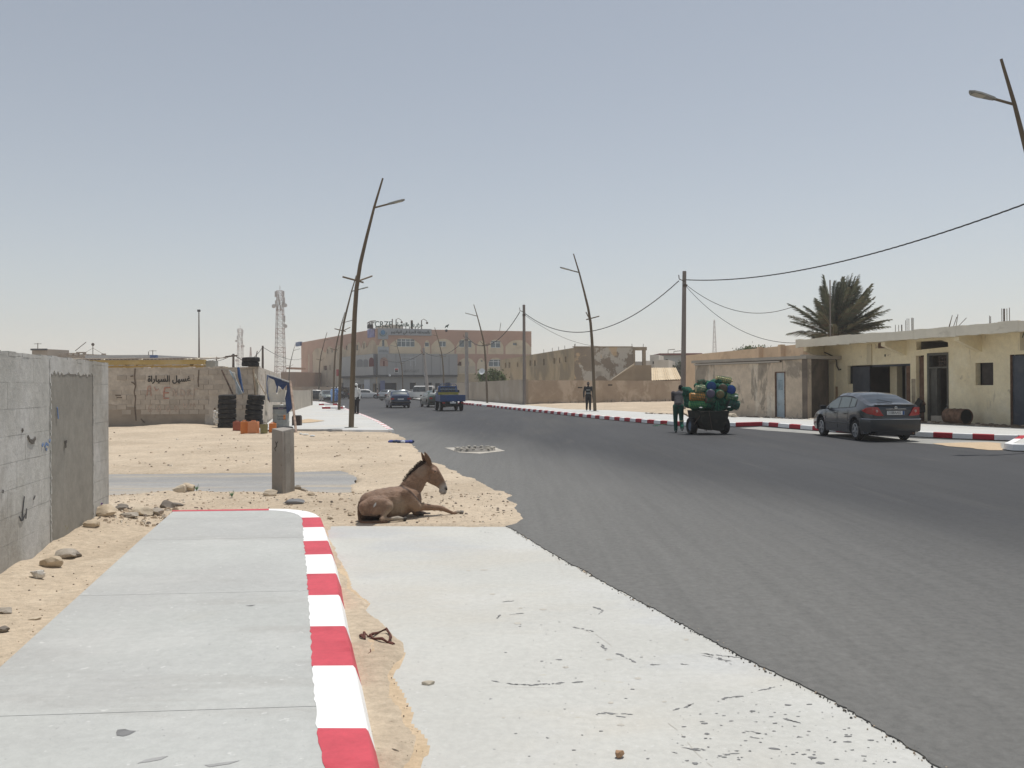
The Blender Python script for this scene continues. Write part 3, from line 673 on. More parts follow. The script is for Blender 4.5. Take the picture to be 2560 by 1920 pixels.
pebbles(260, lambda r: (r.uniform(850, 1075), r.uniform(1500, 1915)), .002, .007, 'pebbles', [PEB[1]], 4, lambda c: .02 if sdist(np.array([[c.x]]), np.array([[c.y]]), driftr)[0, 0] < -.02 else -.1)
# ================================================================== building materials
GW = M('weathered_block', (.42, .41, .38), .9, .08, 1.1, .005, 30, grain=(9, .16), layers=[((.52, .51, .49), 1.3, .54, .1, .6), ((.29, .265, .225), .8, .57, .08, .6, (1, 1, .5)), ((.34, .38, .44), 3.1, .72, .04, .25)], speck=[((.12, .12, .12), 22, .76, .5)])
GWJ = M('block_mortar', (.37, .36, .335), .95, .1, 5, .003, 60)
REND = M('fresh_render', (.25, .235, .205), .95, .09, 1.5, .003, 40, grain=(8, .13), layers=[((.26, .245, .22), 2, .6, .08, .4, (1, 1, .4)), ((.17, .16, .145), 3, .68, .05, .4, (3, 3, .5))])
DW = M('dirty_render', (.51, .455, .39), .95, .10, 1.2, .008, 14, grain=(6, .16), layers=[((.40, .35, .295), .9, .54, .06, .6), ((.58, .53, .46), 1.6, .60, .06, .5), ((.25, .20, .16), 2.2, .66, .04, .5)], warp=.4)
DWLOW = M('damp_render', (.34, .285, .23), .95, .12, 1.2, .006, 25, layers=[((.37, .31, .25), 1.5, .56, .08, .6), ((.20, .165, .13), 2.5, .62, .05, .5)], warp=.4)
BW = M('brown_render', (.38, .30, .225), .95, .10, .6, .005, 20, layers=[((.52, .43, .34), .55, .53, .06, .9), ((.29, .215, .155), .9, .6, .06, .45), ((.44, .355, .27), 1.4, .6, .06, .45)], warp=.5)
OCH = M('ochre_render', (.50, .40, .26), .92, .08, .8, .002, 30, layers=[((.42, .34, .24), .6, .58, .1, .5), ((.55, .44, .30), 1.2, .6, .1, .4)])
YEL = M('cream_yellow_paint', (.80, .70, .49), .9, .05, .7, .003, 30, grain=(5, .08), layers=[((.70, .585, .38), .8, .56, .10, .6), ((.86, .79, .62), .6, .6, .08, .5), ((.42, .34, .24), 2.2, .67, .03, .65), ((.50, .42, .30), 1.1, .64, .03, .5, (2.5, 2.5, .5))])
YELF = M('cream_slab_edge', (.74, .68, .56), .9, .06, 1, .003, 30, layers=[((.50, .45, .36), 1.2, .62, .07, .5, (.3, 1, 2))])
ORG = M('tan_orange_render', (.68, .52, .365), .93, .08, .5, .003, 20, layers=[((.47, .34, .22), .7, .58, .08, .5), ((.36, .30, .22), 1.6, .665, .025, .8, (1, 1, .6))], warp=.6)
STN = M('stained_brown_render', (.58, .47, .355), .95, .12, .5, .006, 12, grain=(3, .15), layers=[((.33, .275, .215), .55, .5, .02, 1.0, (1, 1, .4)), ((.70, .61, .49), .9, .6, .04, .8, (1.4, 1.4, .4)), ((.24, .20, .16), 1.2, .655, .03, .7, (1.6, 1.6, .35))], warp=.5)
DKBAY = M('dark_bay_render', (.155, .125, .10), .95, .2, .8, .004, 20, layers=[((.25, .20, .16), .9, .52, .12, .6), ((.085, .07, .06), 1.1, .6, .08, .6)], warp=.5)
DARK = M('dark_interior', (.03, .028, .025), .95, .1, 3)
DARKM = M('dark_blue_metal', (.055, .06, .07), .7, .2, 2, .001, 50, layers=[((.10, .10, .105), 2.5, .62, .06, .5)])
RUST = M('rust', (.13, .075, .05), .95, .25, 6, .002, 60, layers=[((.20, .12, .08), 5, .58, .08, .6), ((.06, .045, .04), 4, .66, .05, .5)])
BAR = M('rebar', (.10, .075, .06), .9, .1, 10)
CPOLE = M('grey_pole', (.21, .185, .17), .9, .12, 2, .002, 60, stretch=(1, 1, .3), layers=[((.28, .25, .23), 3, .6, .08, .4, (1, 1, .3))])
LAMPB = M('bronze_lamp_paint', (.135, .10, .062), .55, .08, 2, spec=.4)
BLUEM = M('blue_paint_metal', (.035, .09, .24), .5, .15, 4)
GLS = M('dusty_window_glass', (.16, .20, .22), .18, .15, 1.5, spec=.6)
WFR = M('white_window_frame', (.72, .74, .74), .6, .05, 3)

class Wall:
    """vertical facade plane from A to B; uz() turns a photo pixel into (metres along, height) on it"""
    def __init__(s, A, B):
        s.A = Vector((A[0], A[1], 0)); s.B = Vector((B[0], B[1], 0)); s.d = (s.B-s.A); s.L = s.d.length; s.d.normalize()
        n_ = Vector((s.d.y, -s.d.x, 0)); s.n = n_ if n_.dot(Vector((0, 0, 0))-s.A) > 0 else -n_     # towards the viewer's side
    def uz(s, px, py):
        r = ray(px, py); t = s.n.dot(s.A-Vector((0, 0, CAM_H)))/s.n.dot(r); p = Vector((0, 0, CAM_H))+r*t
        return (p-s.A).dot(s.d), p.z
    def pt(s, u, z, off=0.0): return s.A+s.d*u+s.n*off+Vector((0, 0, z))
    def poly(s, uzs, o0, o1, mb=None):
        """prism of outline uzs (u,z) from offset o0 (behind) to o1 (towards viewer)"""
        mb = mb or MB(); return mb.ext([s.pt(u, z, o0) for u, z in uzs], s.n*(o1-o0))
    def rect(s, u0, u1, z0, z1, o0, o1, mb=None):
        return s.poly([(u0, z0), (u1, z0), (u1, z1), (u0, z1)], o0, o1, mb)
    def part(s, name, mat, parent, u0, u1, z0, z1, o0, o1, **k):
        return s.rect(u0, u1, z0, z1, o0, o1).build(name, mat, parent, world=True, **k)
    def ppart(s, name, mat, parent, x0, y0, x1, y1, o0, o1, **k):
        u0, z1 = s.uz(x0, y0); u1, z0 = s.uz(x1, y1)
        if k.pop('ground', False): z0 = k.pop('z0', 0)
        return s.part(name, mat, parent, min(u0, u1), max(u0, u1), min(z0, z1), max(z0, z1), o0, o1, **k)
    def pbox(s, x0, y0, x1, y1):
        u0, z1 = s.uz(x0, y0); u1, z0 = s.uz(x1, y1); return min(u0, u1), max(u0, u1), min(z0, z1), max(z0, z1)
    def wall(s, name, mat, parent, u0, u1, z0, z1, th, holes=(), jag=0.0, top=None):
        """wall body with real rectangular openings, made of one prism ring per strip"""
        us = sorted({u0, u1}|{min(max(h[k], u0), u1) for h in holes for k in (0, 1)}); mb = MB()
        for a, b in zip(us[:-1], us[1:]):
            if b-a < 1e-4: continue
            hs = sorted([h for h in holes if h[0] < (a+b)/2 < h[1]], key=lambda h: h[2]); z = z0
            for h in hs:
                if h[2] > z+1e-3: s.rect(a, b, z, h[2], -th, 0, mb)
                z = max(z, h[3])
            if top: s.poly([(a, z), (b, z), (b, top(b)), (a, top(a))], -th, 0, mb)
            elif z < z1-1e-3: s.rect(a, b, z, z1, -th, 0, mb)
        return mb.build(name, mat, parent, world=True)

# ================================================================== near block wall on the left
A = Vector((-5.07, 10.8, 0)); B = Vector((-3.60, 4.0, 0)); NW = Wall(B, A)
NW.A = A-(A-B).normalized()*7.4; NW.L = 7.4
nwt = thing('wall', tuple(A), 'grey concrete block wall at the left edge with a darker rendered panel near its end', 'wall')
u_e = NW.L; u_p1 = NW.uz(232.5, 1100)[0]; u_p0 = NW.uz(126, 1100)[0]; TOP = 1.955
NW.part('wall_core', GWJ, nwt, -3, u_e-.012, -.25, TOP-.03, -.20, -.003)
rs = random.Random(5); cw = .232
variants = []
for k in range(5):
    mb = MB(); L_ = 1.0
    pts = []
    for (u, z) in ((0, 0), (1, 0), (1, 1), (0, 1)): pts.append((u, z))
    variants.append(None)
row = 0; z = -.16
while z < TOP-.02:
    z1 = min(z+cw-.0025, TOP); u = -3+(.22 if row % 2 else 0)
    while u < u_e-.01:
        u1 = u+.445
        for (a, b) in (((u, min(u1, u_p0)) if u < u_p0 else (None, None)), ((max(u, u_p1), min(u1, u_e)) if u1 > u_p1 else (None, None))):
            if a is None or b-a < .03: continue
            p = rs.uniform(.0, .002)
            j = [rs.uniform(-.0015, .0015) for _ in range(4)]
            NW.poly([(a, z+j[0]), (b, z+j[1]), (b, z1+j[2]), (a, z1+j[3])], -.05, p).build('block', GW, nwt, world=True)
        u = u1+.0004
    z += cw; row += 1
NW.part('panel', REND, nwt, u_p0+.005, u_p1-.012, -.2, TOP-.16, -.035, -.0025)
# ragged lip of render over the panel
lip = [(u_p0, TOP-.03)]
nn_ = 26
low = [(u_p0+(u_p1-u_p0)*i/nn_, TOP-.16+random.uniform(-.02, .035)) for i in range(nn_+1)]
NW.poly([(u_p0, TOP-.01)]+low+[(u_p1, TOP-.01)], -.04, .003).build('render_lip', GW, nwt, world=True)
# cap of mortar and end face, plus broken arrises beside the panel
mb = MB(); k = 60
for i in range(k):
    a = -3+(u_e+3)*i/k; b = -3+(u_e+3)*(i+1)/k; NW.rect(a, b, TOP-.03, TOP+random.uniform(.0, .018), -.195, random.uniform(-.006, .006), mb)
mb.build('coping', GW, nwt, world=True)
mb = MB()
for i in range(70):
    z = -.1+i*.029; NW.rect(u_p0-.012-random.uniform(0, .02), u_p0+random.uniform(-.004, .014), z, z+.028, -.03, .006+random.uniform(-.003, .008), mb)
    NW.rect(u_p1-.004-random.uniform(0, .006), u_p1+.015, z, z+.028, -.03, .004+random.uniform(-.003, .004), mb)
o = mb.build('plaster_edge', GW, nwt, world=True)
# scrawl and paint dabs on the blocks
SCR = M('scrawl_paint', (.06, .06, .065), .8, .1, 9); SCRB = M('blue_dab', (.13, .20, .36), .8, .2, 9)
def scrawl(W, strokes, mat, parent, name, wpx, off=.009, pf=lambda x, y: (x, y)):
    mb = MB()
    for st in strokes:
        q = [W.uz(*pf(*p)) for p in st]
        for (a, b) in zip(q[:-1], q[1:]):
            du, dz = b[0]-a[0], b[1]-a[1]; L_ = math.hypot(du, dz) or 1; nu, nz = -dz/L_*wpx/2, du/L_*wpx/2
            W.poly([(a[0]+nu, a[1]+nz), (a[0]-nu, a[1]-nz), (b[0]-nu, b[1]-nz), (b[0]+nu, b[1]+nz)], off-.004, off+random.uniform(.0005, .001), mb)
    return mb.build(name, mat, parent, world=True)
Z2 = lambda x, y: (x/3.318, 1000+y/3.318)
scrawl(NW, [[(150, 965), (165, 1000), (180, 995), (178, 930), (192, 800)], [(180, 995), (200, 945)], [(205, 985), (212, 900)], [(15, 745), (14, 775)], [(270, 825), (282, 795)]], SCR, nwt, 'scrawl', .014, .012, Z2)
scrawl(NW, [[(175, 240), (182, 262)], [(222, 300), (240, 340), (275, 350)], [(250, 345), (262, 352), (285, 315)], [(530, 350), (545, 345)], [(535, 350), (540, 395)], [(250, 340), (275, 345)]], M('bitumen', (.10, .09, .08), .8, .2, 9), nwt, 'dark_dab', .03, .012, Z2)
scrawl(NW, [[(340, 385), (350, 360)], [(362, 390), (375, 360), (392, 375)], [(400, 350), (408, 330)], [(375, 420), (378, 400)], [(465, 60), (475, 155)]], SCRB, nwt, 'blue_dab', .022, .012, Z2)
scrawl(NW, [[(728, 740), (745, 705), (752, 665)], [(732, 735), (745, 700)]], SCR, nwt, 'dark_dab', .022, -.02, Z2)

# ================================================================== long block wall with the car-wash lettering
DWy = 35.6
A = XY(150, DWy+1); C = XY(646, DWy+.4); BWALL = Wall(A, C)
bwt = thing('wall', tuple(C), 'weathered rendered block wall with Arabic lettering and faded red scrawl behind the sandy hump', 'wall')
topz = BWALL.uz(400, 921.5)[1]
hole = BWALL.pbox(534, 1020, 545, 1062)
BWALL.wall('wall_body', DW, bwt, -26, BWALL.L, -.2, topz, .25, holes=[hole])
# darker splash band and exposed blocks laid proud of the render
mb = MB(); k = 90; L_ = BWALL.L+26
pts = [(-26+L_*i/k, .95+.35*float(fbm(np.array([i*.25]), np.array([0.]), 3, 3)[0])) for i in range(k+1)]
pts = [p for p in pts if p[0] < hole[0]-.05] 
BWALL.poly([(pts[0][0], -.1)]+[(pts[-1][0], -.1)]+pts[::-1], -.02, .008).build('damp_band', DWLOW, bwt, world=True)
EXPB = M('exposed_block', (.45, .395, .335), .95, .1, 3, .006, 30, rnd=.10)
rs = random.Random(9)
u_s = BWALL.uz(478, 980)[0]
for i in range(150):
    if i < 70: u = rs.uniform(u_s, BWALL.L-.6); z = rs.choice([.8+.21*j for j in range(8)])
    else: u = rs.uniform(BWALL.uz(275, 1000)[0], u_s); z = rs.choice([.6+.21*j for j in range(4)]) if rs.random() < .6 else rs.choice([.8+.21*j for j in range(8)])
    u = round(u/.42)*.42+(.21 if round(z/.21) % 2 else 0)
    if u+.4 > BWALL.L or z+.2 > topz or (u-.1 < hole[1] and u+.5 > hole[0] and z < 1.3): continue
    BWALL.rect(u, u+.40, z, z+.19, -.02, .012+rs.uniform(0, .012)).build('block', EXPB, bwt, world=True)
# cracks and pilaster joint
CRK = M('crack', (.16, .125, .10), .95, .2, 9)
Z1 = lambda x, y: (x/4.254, 840+y/4.254)
scrawl(BWALL, [[(1440, 345), (1432, 440), (1445, 520), (1430, 600), (1444, 660), (1436, 760), (1450, 900)], [(1390, 430), (1420, 425)], [(1400, 490), (1430, 505), (1440, 525)], [(2118, 360), (2108, 480), (2115, 540)], [(1230, 630), (1290, 632)], [(1245, 655), (1300, 655)], [(1500, 880), (1540, 920)]], CRK, bwt, 'crack', .05, .026, Z1)
BLACKP = M('black_lettering_paint', (.03, .03, .03), .8, .1, 9)
FORM = {'ب': 0xFE8F, 'ت': 0xFE95, 'ة': 0xFE93, 'ا': 0xFE8D, 'ر': 0xFEAD, 'س': 0xFEB1, 'ع': 0xFEC9, 'غ': 0xFECD, 'ف': 0xFED1, 'ق': 0xFED5, 'ل': 0xFEDD, 'م': 0xFEE1, 'ن': 0xFEE5, 'ه': 0xFEE9, 'و': 0xFEED, 'ي': 0xFEF1, 'ذ': 0xFEAB, 'ط': 0xFEC1, 'ح': 0xFEA1, 'د': 0xFEA9}
NOJOIN = set('اروذدة')
def arab(s):
    out = []
    for wd in s.split(' '):
        r = []
        for i, c in enumerate(wd):
            pj = i > 0 and wd[i-1] not in NOJOIN; nj = i < len(wd)-1 and c not in NOJOIN; b = FORM[c]
            r.append(chr(b+(3 if pj and nj else 1 if pj else 2 if nj else 0)) if c not in NOJOIN else chr(b+(1 if pj else 0)))
        out.append(''.join(r)[::-1])
    return ' '.join(out[::-1])
def wtext(W, body, x0, x1, yb, size, mat, parent, name='lettering', off=.02, tall=1.0, bold=0.0):
    u0, z0 = W.uz(x0, yb); u1, _ = W.uz(x1, yb); lft, rgt = min(u0, u1), max(u0, u1)
    # reading direction left to right as seen
    o_ = W.pt(u0, z0, off); return text(name, body, size, mat, parent, o_, W.pt(u1, z0, off)-o_, (0, 0, 1), .01, width=abs(u1-u0), tall=tall, bold=bold)
wtext(BWALL, arab('غسيل السياراة'), 370, 477, 954.5, .95, BLACKP, bwt, off=.03, bold=.02, tall=1.1)
REDP = M('faded_red_paint', (.44, .23, .18), .9, .2, 9)
FADE = M('very_faded_red_paint', (.45, .36, .30), .9, .2, 9)
scrawl(BWALL, [[(1745, 650), (1745, 600), (1755, 548), (1815, 548)], [(1750, 605), (1800, 603)], [(1742, 662), (1800, 662)]], REDP, bwt, 'scrawl', .055, .028, Z1)
scrawl(BWALL, [[(1565, 640), (1575, 540), (1600, 530), (1612, 640)], [(1568, 585), (1610, 582)], [(1640, 540), (1665, 585), (1690, 560)]], M('half_faded_red', (.44, .29, .235), .9, .2, 9), bwt, 'scrawl', .045, .028, Z1)
scrawl(BWALL, [[(1840, 640), (1845, 560), (1880, 640), (1885, 560)], [(1925, 640), (1925, 565), (1965, 590), (1960, 630), (1925, 640)], [(2000, 640), (2000, 570), (2030, 575), (2010, 605), (2040, 640)], [(2110, 560), (2065, 562), (2065, 640)]], FADE, bwt, 'scrawl', .04, .028, Z1)
scrawl(BWALL, [[(1620, 720), (1585, 750), (1580, 800), (1610, 805), (1615, 775), (1585, 775)], [(1690, 740), (1670, 765), (1680, 800), (1710, 795), (1705, 755), (1690, 740)], [(1790, 740), (1770, 765), (1780, 800), (1810, 795), (1805, 755), (1790, 740)], [(1880, 740), (1860, 765), (1870, 800), (1900, 795), (1895, 755), (1880, 740)], [(1955, 715), (1960, 755), (1985, 750), (1990, 720)], [(2025, 760), (2030, 715), (2050, 740), (2065, 712), (2080, 755)]], FADE, bwt, 'scrawl', .045, .028, Z1)
# jagged top
mb = MB()
for i in range(160):
    a = -26+(BWALL.L+26)*i/160; b = -26+(BWALL.L+26)*(i+1)/160; BWALL.rect(a, b, topz-.01, topz+.03+.06*random.random()**3, -.25, .01, mb)
mb.build('coping', DW, bwt, world=True)
# side return along the street and the low wall after it
C2 = Vector((C.x, C.y, 0)); D2 = XY(701, 51)
SW = Wall(C2, D2); t = thing('wall', tuple(D2), 'weathered block wall running back along the left pavement from the tyre stacks', 'wall')
sn = SW.n
SW.wall('wall_body', DW, t, .26, SW.L, -.1, 0, .25, top=lambda u: 2.52+.12*math.sin(u*1.1)*.4+.04*math.sin(u*5))
for i in range(14):
    u = .5+i*1.0; SW.rect(u, u+.42, 2.28-.25*(i % 3)*.8, 2.46-.25*(i % 3)*.8, -.02, .014).build('block', EXPB, t, world=True)
E2 = P(778, 972, 80); LW = Wall((D2.x, D2.y+.3), (E2.x, E2.y)); t = thing('wall', (D2.x, D2.y+.3, 0), 'low pale wall along the left pavement ending at the road corner', 'wall')
PALEW = M('pale_rendered_wall', (.40, .36, .30), .93, .1, .6, .003, 20, layers=[((.31, .27, .22), 1, .6, .08, .5)])
LW.wall('wall_body', PALEW, t, 0, LW.L, -.1, 0, .2, top=lambda u: 1.57-.0*u+.05*math.sin(u*2.3))
LW.part('end_pillar', PALEW, t, LW.L+.01, LW.L+.5, -.1, 1.62, -.3, .1)

# ================================================================== the big pink and ochre corner building
K = XY(943, 150); Rr = XY(1329, 159.3); Lf = XY(754, 193); HB = 12.1
FR = Wall(K, Rr); FL = Wall(K, Lf)
bld = thing('building', tuple(K), 'three-storey pink and ochre corner building with grey cladding and a rooftop sign', 'building')
PNK = M('pink_render', (.50, .335, .26), .92, .06, .3, layers=[((.40, .23, .175), .4, .6, .1, .4)])
CRM = M('beige_render', (.66, .565, .42), .92, .06, .3, layers=[((.43, .345, .24), .5, .6, .1, .4)])
CLAD = M('grey_cladding', (.345, .345, .34), .5, .04, .3, spec=.4)
GFL = M('ground_floor_grey', (.36, .35, .33), .9, .08, .3)
DKOP = M('shopfront_dark', (.035, .038, .045), .4, .1, 1)
Z3 = lambda x, y: (720+x/5.53, 760+y/5.53)
Z4 = lambda x, y: (1040+x/5.53, 760+y/5.53)
def zr(W, Zf, name, mat, x0, y0, x1, y1, o0, o1, parent=None, **k):
    a = Zf(x0, y0); b = Zf(x1, y1); return W.ppart(name, mat, parent or bld, a[0], a[1], b[0], b[1], o0, o1, **k)
def boxz(W, Zf, x0, y0, x1, y1): return W.pbox(*Zf(x0, y0), *Zf(x1, y1))
# openings (recessed 0.25) on the right-hand facade
opR = []
wins = [(Z3, 1508, 478, 1752, 592), (Z3, 1893, 528, 1950, 590), (Z4, 318, 512, 415, 592), (Z4, 598, 492, 672, 598), (Z4, 722, 500, 770, 602), (Z4, 1035, 505, 1168, 606), (Z4, 1340, 530, 1398, 575), (Z4, 1005, 765, 1208, 865), (Z4, 895, 772, 925, 802), (Z4, 568, 790, 632, 858), (Z4, 712, 790, 738, 855), (Z3, 1300, 488, 1335, 590)]
for w_ in wins: opR.append(boxz(FR, *w_))
shops = [(Z3, 1330, 1092, 1502, 1300), (Z3, 1683, 1088, 1768, 1180), (Z3, 1888, 1088, 1990, 1290), (Z3, 2035, 1095, 2108, 1180), (Z4, 405, 1085, 480, 1180)]
for w_ in shops: opR.append(boxz(FR, *w_))
FR.wall('facade', CRM, bld, 0, FR.L, -.3, HB, .5, holes=opR)
for i, w_ in enumerate(wins):
    u0, u1, z0, z1 = boxz(FR, *w_); fr = FR.part('window', GLS if i not in (9,) else RUST, bld, u0, u1, z0, z1, -.3, -.22)
    n = max(1, int(round((u1-u0)/.85))); mb = MB()
    for k in range(n+1):
        u = u0+(u1-u0)*k/n; FR.rect(u-.05, u+.05, z0, z1, -.22, -.12, mb)
    FR.rect(u0+.051, u1-.051, z1-.10, z1, -.215, -.125, mb); FR.rect(u0+.051, u1-.051, z0, z0+.08, -.215, -.125, mb)
    if u1-u0 > 1.5: FR.rect(u0+.051, u1-.051, z0+(z1-z0)*.66, z0+(z1-z0)*.66+.10, -.213, -.127, mb)
    f_ = mb.build('frame', WFR if i not in (9, 10, 8, 6) else CRM, None); f_.data.transform(Matrix.Translation(-wloc(bld))); f_.parent = fr
for w_ in shops:
    u0, u1, z0, z1 = boxz(FR, *w_); FR.part('shopfront', DKOP, bld, u0, u1, -.1, z1, -.45, -.35)
# pink upper band cut by shallow arches, and pink piers
def arches(W, spans, ztop, zspring, zcrown, o0, o1, name, u0, u1, mat=PNK):
    for i, (a, b) in enumerate(zip([u0]+[s[1] for s in spans], [s[0] for s in spans]+[u1])):
        if b-a > .02: W.poly([(a, zspring), (b, zspring), (b, ztop), (a, ztop)], o0, o1).build(name, mat, bld, world=True)
    for a, b, zc in spans:
        lo = [(a+(b-a)*k/14, zspring+(zc-zspring)*(1-abs(2*k/14-1)**2.6)) for k in range(15)]
        W.poly([(b, ztop), (a, ztop)]+lo, o0, o1).build(name, mat, bld, world=True)
uR = lambda Zf, x: FR.uz(*Zf(x, 500))[0]
zp = lambda Zf, x, y: FR.uz(*Zf(x, y))[1]
sp = [(uR(Z3, 1255), uR(Z3, 1385), zp(Z3, 1300, 485)), (uR(Z3, 1400), uR(Z3, 1840), zp(Z3, 1600, 470)), (uR(Z3, 1880), uR(Z3, 1965), zp(Z3, 1930, 500)), (uR(Z4, 210), uR(Z4, 530), zp(Z4, 360, 480)), (uR(Z4, 556), uR(Z4, 818), zp(Z4, 680, 478)), (uR(Z4, 838), uR(Z4, 975), zp(Z4, 900, 505)), (uR(Z4, 995), uR(Z4, 1210), zp(Z4, 1100, 490)), (uR(Z4, 1235), uR(Z4, 1585), zp(Z4, 1400, 497))]
arches(FR, sp, HB+.003, zp(Z4, 1400, 590), 0, .0, .05, 'pink_band', .02, FR.L)
for a, b in zip(sp[:-1], sp[1:]):
    FR.part('pier', PNK, bld, a[1], b[0], zp(Z4, 1000, 690), zp(Z4, 1400, 590)-.003, .0, .045)
FR.part('pink_course', PNK, bld, uR(Z4, 562), FR.L, zp(Z4, 1000, 728), zp(Z4, 1000, 692), 0, .06)
sp2 = [(uR(Z4, 575), uR(Z4, 820), zp(Z4, 700, 745)), (uR(Z4, 840), uR(Z4, 955), zp(Z4, 900, 748)), (uR(Z4, 985), uR(Z4, 1215), zp(Z4, 1100, 742)), (uR(Z4, 1240), uR(Z4, 1580), zp(Z4, 1400, 742))]
arches(FR, sp2, zp(Z4, 1000, 728)-.003, zp(Z4, 1000, 830), 0, 0, .045, 'pink_band', uR(Z4, 562), FR.L)
for a, b in zip(sp2[:-1], sp2[1:]): FR.part('pier', PNK, bld, a[1], b[0], zp(Z4, 1000, 960), zp(Z4, 1000, 830)-.003, 0, .04)
FR.part('sill_band', M('cream_band', (.56, .49, .38), .9, .05, 1), bld, uR(Z4, 580), uR(Z4, 820), zp(Z4, 700, 955), zp(Z4, 700, 862), 0, .08)
FR.part('sill_band', OCH, bld, uR(Z4, 560), FR.L-.1, zp(Z4, 700, 1080), zp(Z4, 700, 968), 0, .06)
# grey cladding, ground-floor facing
cu0, cu1 = .0, uR(Z4, 560); cz0, cz1 = zp(Z3, 1500, 980), zp(Z3, 1500, 690)
mb = MB(); n = 9
for k in range(n):
    FR.rect(cu0+(cu1-cu0)*k/n+.03, cu0+(cu1-cu0)*(k+1)/n-.03, cz0, cz1, .62, .70).build('cladding_panel', CLAD, bld, world=True)
FR.part('cladding_frame', M('cladding_joint', (.22, .22, .23), .8, .05, 1), bld, cu0, cu1, cz0+.02, cz1-.02, .05, .60)
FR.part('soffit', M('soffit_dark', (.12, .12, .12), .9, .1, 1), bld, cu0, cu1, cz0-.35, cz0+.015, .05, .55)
GFholes = [boxz(FR, *w_) for w_ in shops]
FR.wall('ground_floor_facing', GFL, bld, .02, cu1, -.1, cz0-.36, .03, holes=GFholes).location = FR.n*.06
# window lattice showing through the cladding
LAT = M('pale_lattice', (.46, .48, .49), .7, .05, 1)
mb = MB(); u0, u1, z0, z1 = boxz(FR, Z3, 1560, 735, 1748, 862)
for u in (u0, u0+(u1-u0)*.66, u1): FR.rect(u-.06, u+.06, z0, z1, .70, .74, mb)
for z in (z0+(z1-z0)*.63, z1-.03): FR.rect(u0+.07, u0+(u1-u0)*.66-.07, z-.05, z+.05, .70, .735, mb); FR.rect(u0+(u1-u0)*.66+.07, u1-.07, z-.05, z+.05, .70, .735, mb)
mb.build('lattice', LAT, bld, world=True)
# bank sign and lettering
sgn = zr(FR, Z3, 'sign', M('sign_white', (.70, .70, .68), .6, .03, 1), 1460, 885, 1515, 948, .70, .78)
def sub(parent, o): o.data.transform(Matrix.Translation(wloc(o)-wloc(parent)) if False else Matrix.Identity(4)); o.parent = parent; return o
a = boxz(FR, Z3, 1467, 893, 1508, 916); b = boxz(FR, Z3, 1467, 917, 1508, 941)
FR.part('sign_half', M('sign_red', (.42, .03, .03), .6, .03, 1), sgn, *a, .785, .80).data.transform(Matrix.Identity(4))
FR.part('sign_half', M('sign_black', (.02, .02, .02), .6, .03, 1), sgn, *b, .785, .80)
c_ = boxz(FR, Z3, 1472, 914, 1503, 918); FR.part('sign_stripe', M('sign_white', (.7, .7, .7)), sgn, *c_, .80, .81)
LETG = M('dark_green_letters', (.02, .06, .045), .6, .1, 2); LETD = M('dark_letters', (.06, .07, .07), .6, .1, 2); LETF = M('faint_letters', (.17, .175, .18), .6, .1, 2)
wtext(FR, arab('ميناء حوض').replace('ء', '') if False else arab('مبني حر عربي'), Z3(1585, 0)[0], Z3(1800, 0)[0], Z3(0, 920)[1], 1.2, LETF, bld, off=.72)
wtext(FR, 'SOCIETE GENERALE', Z3(1590, 0)[0], Z3(1800, 0)[0], Z3(0, 945)[1], .45, LETF, bld, off=.72)
# long sign band under the roof line, emblem panel, lower plate
SB = M('sign_band_grey', (.36, .38, .40), .6, .04, 1)
u0, u1, z0, z1 = boxz(FR, Z3, 1383, 342, 1980, 440); band_ = FR.part('sign_band', SB, bld, u0, u1, z0, z1+.05, .06, .3)
u0, u1, z0, z1 = boxz(FR, Z3, 1240, 342, 1382, 487); FR.part('emblem_panel', SB, bld, u0, u1, z0, z1+.05, .06, .31)
wtext(FR, arab('بالمنطقة الحرة في انواذيبو'), Z3(1418, 0)[0], Z3(1960, 0)[0], Z3(0, 402)[1], 2.0, LETD, bld, off=.33, bold=.05)
ec = FR.pt(*FR.uz(*Z3(1308, 395)), .34)
m3 = Matrix((FR.d, Vector((0, 0, 1)), FR.n)).transposed()
MB().lathe([(0, .03), (.42, .03), (.42, 0)], 20, ec, m3).build('emblem', M('emblem_blue', (.12, .25, .40), .6, .2, 2), bld, world=True)
mb = MB()
for k in range(12):
    a = R(200+k*14); mb.box(ec+m3 @ Vector((.62*math.cos(a), .62*math.sin(a), .02)), (.2, .12, .06), rot=m3 @ Matrix.Rotation(a+1.57, 3, 'Z'))
mb.build('emblem_wreath', M('emblem_green', (.16, .25, .24), .6, .2, 2), bld, world=True)
u0, u1, z0, z1 = boxz(FR, Z3, 1240, 592, 1392, 690); FR.part('name_plate', M('plate_grey', (.42, .44, .45), .6, .03, 1), bld, u0, u1, z0, z1, .06, .3)
wtext(FR, 'Guichet de la', Z3(1262, 0)[0], Z3(1368, 0)[0], Z3(0, 645)[1], .55, LETD, bld, off=.32)
wtext(FR, 'Zone Franche', Z3(1255, 0)[0], Z3(1378, 0)[0], Z3(0, 665)[1], .6, LETD, bld, off=.32)
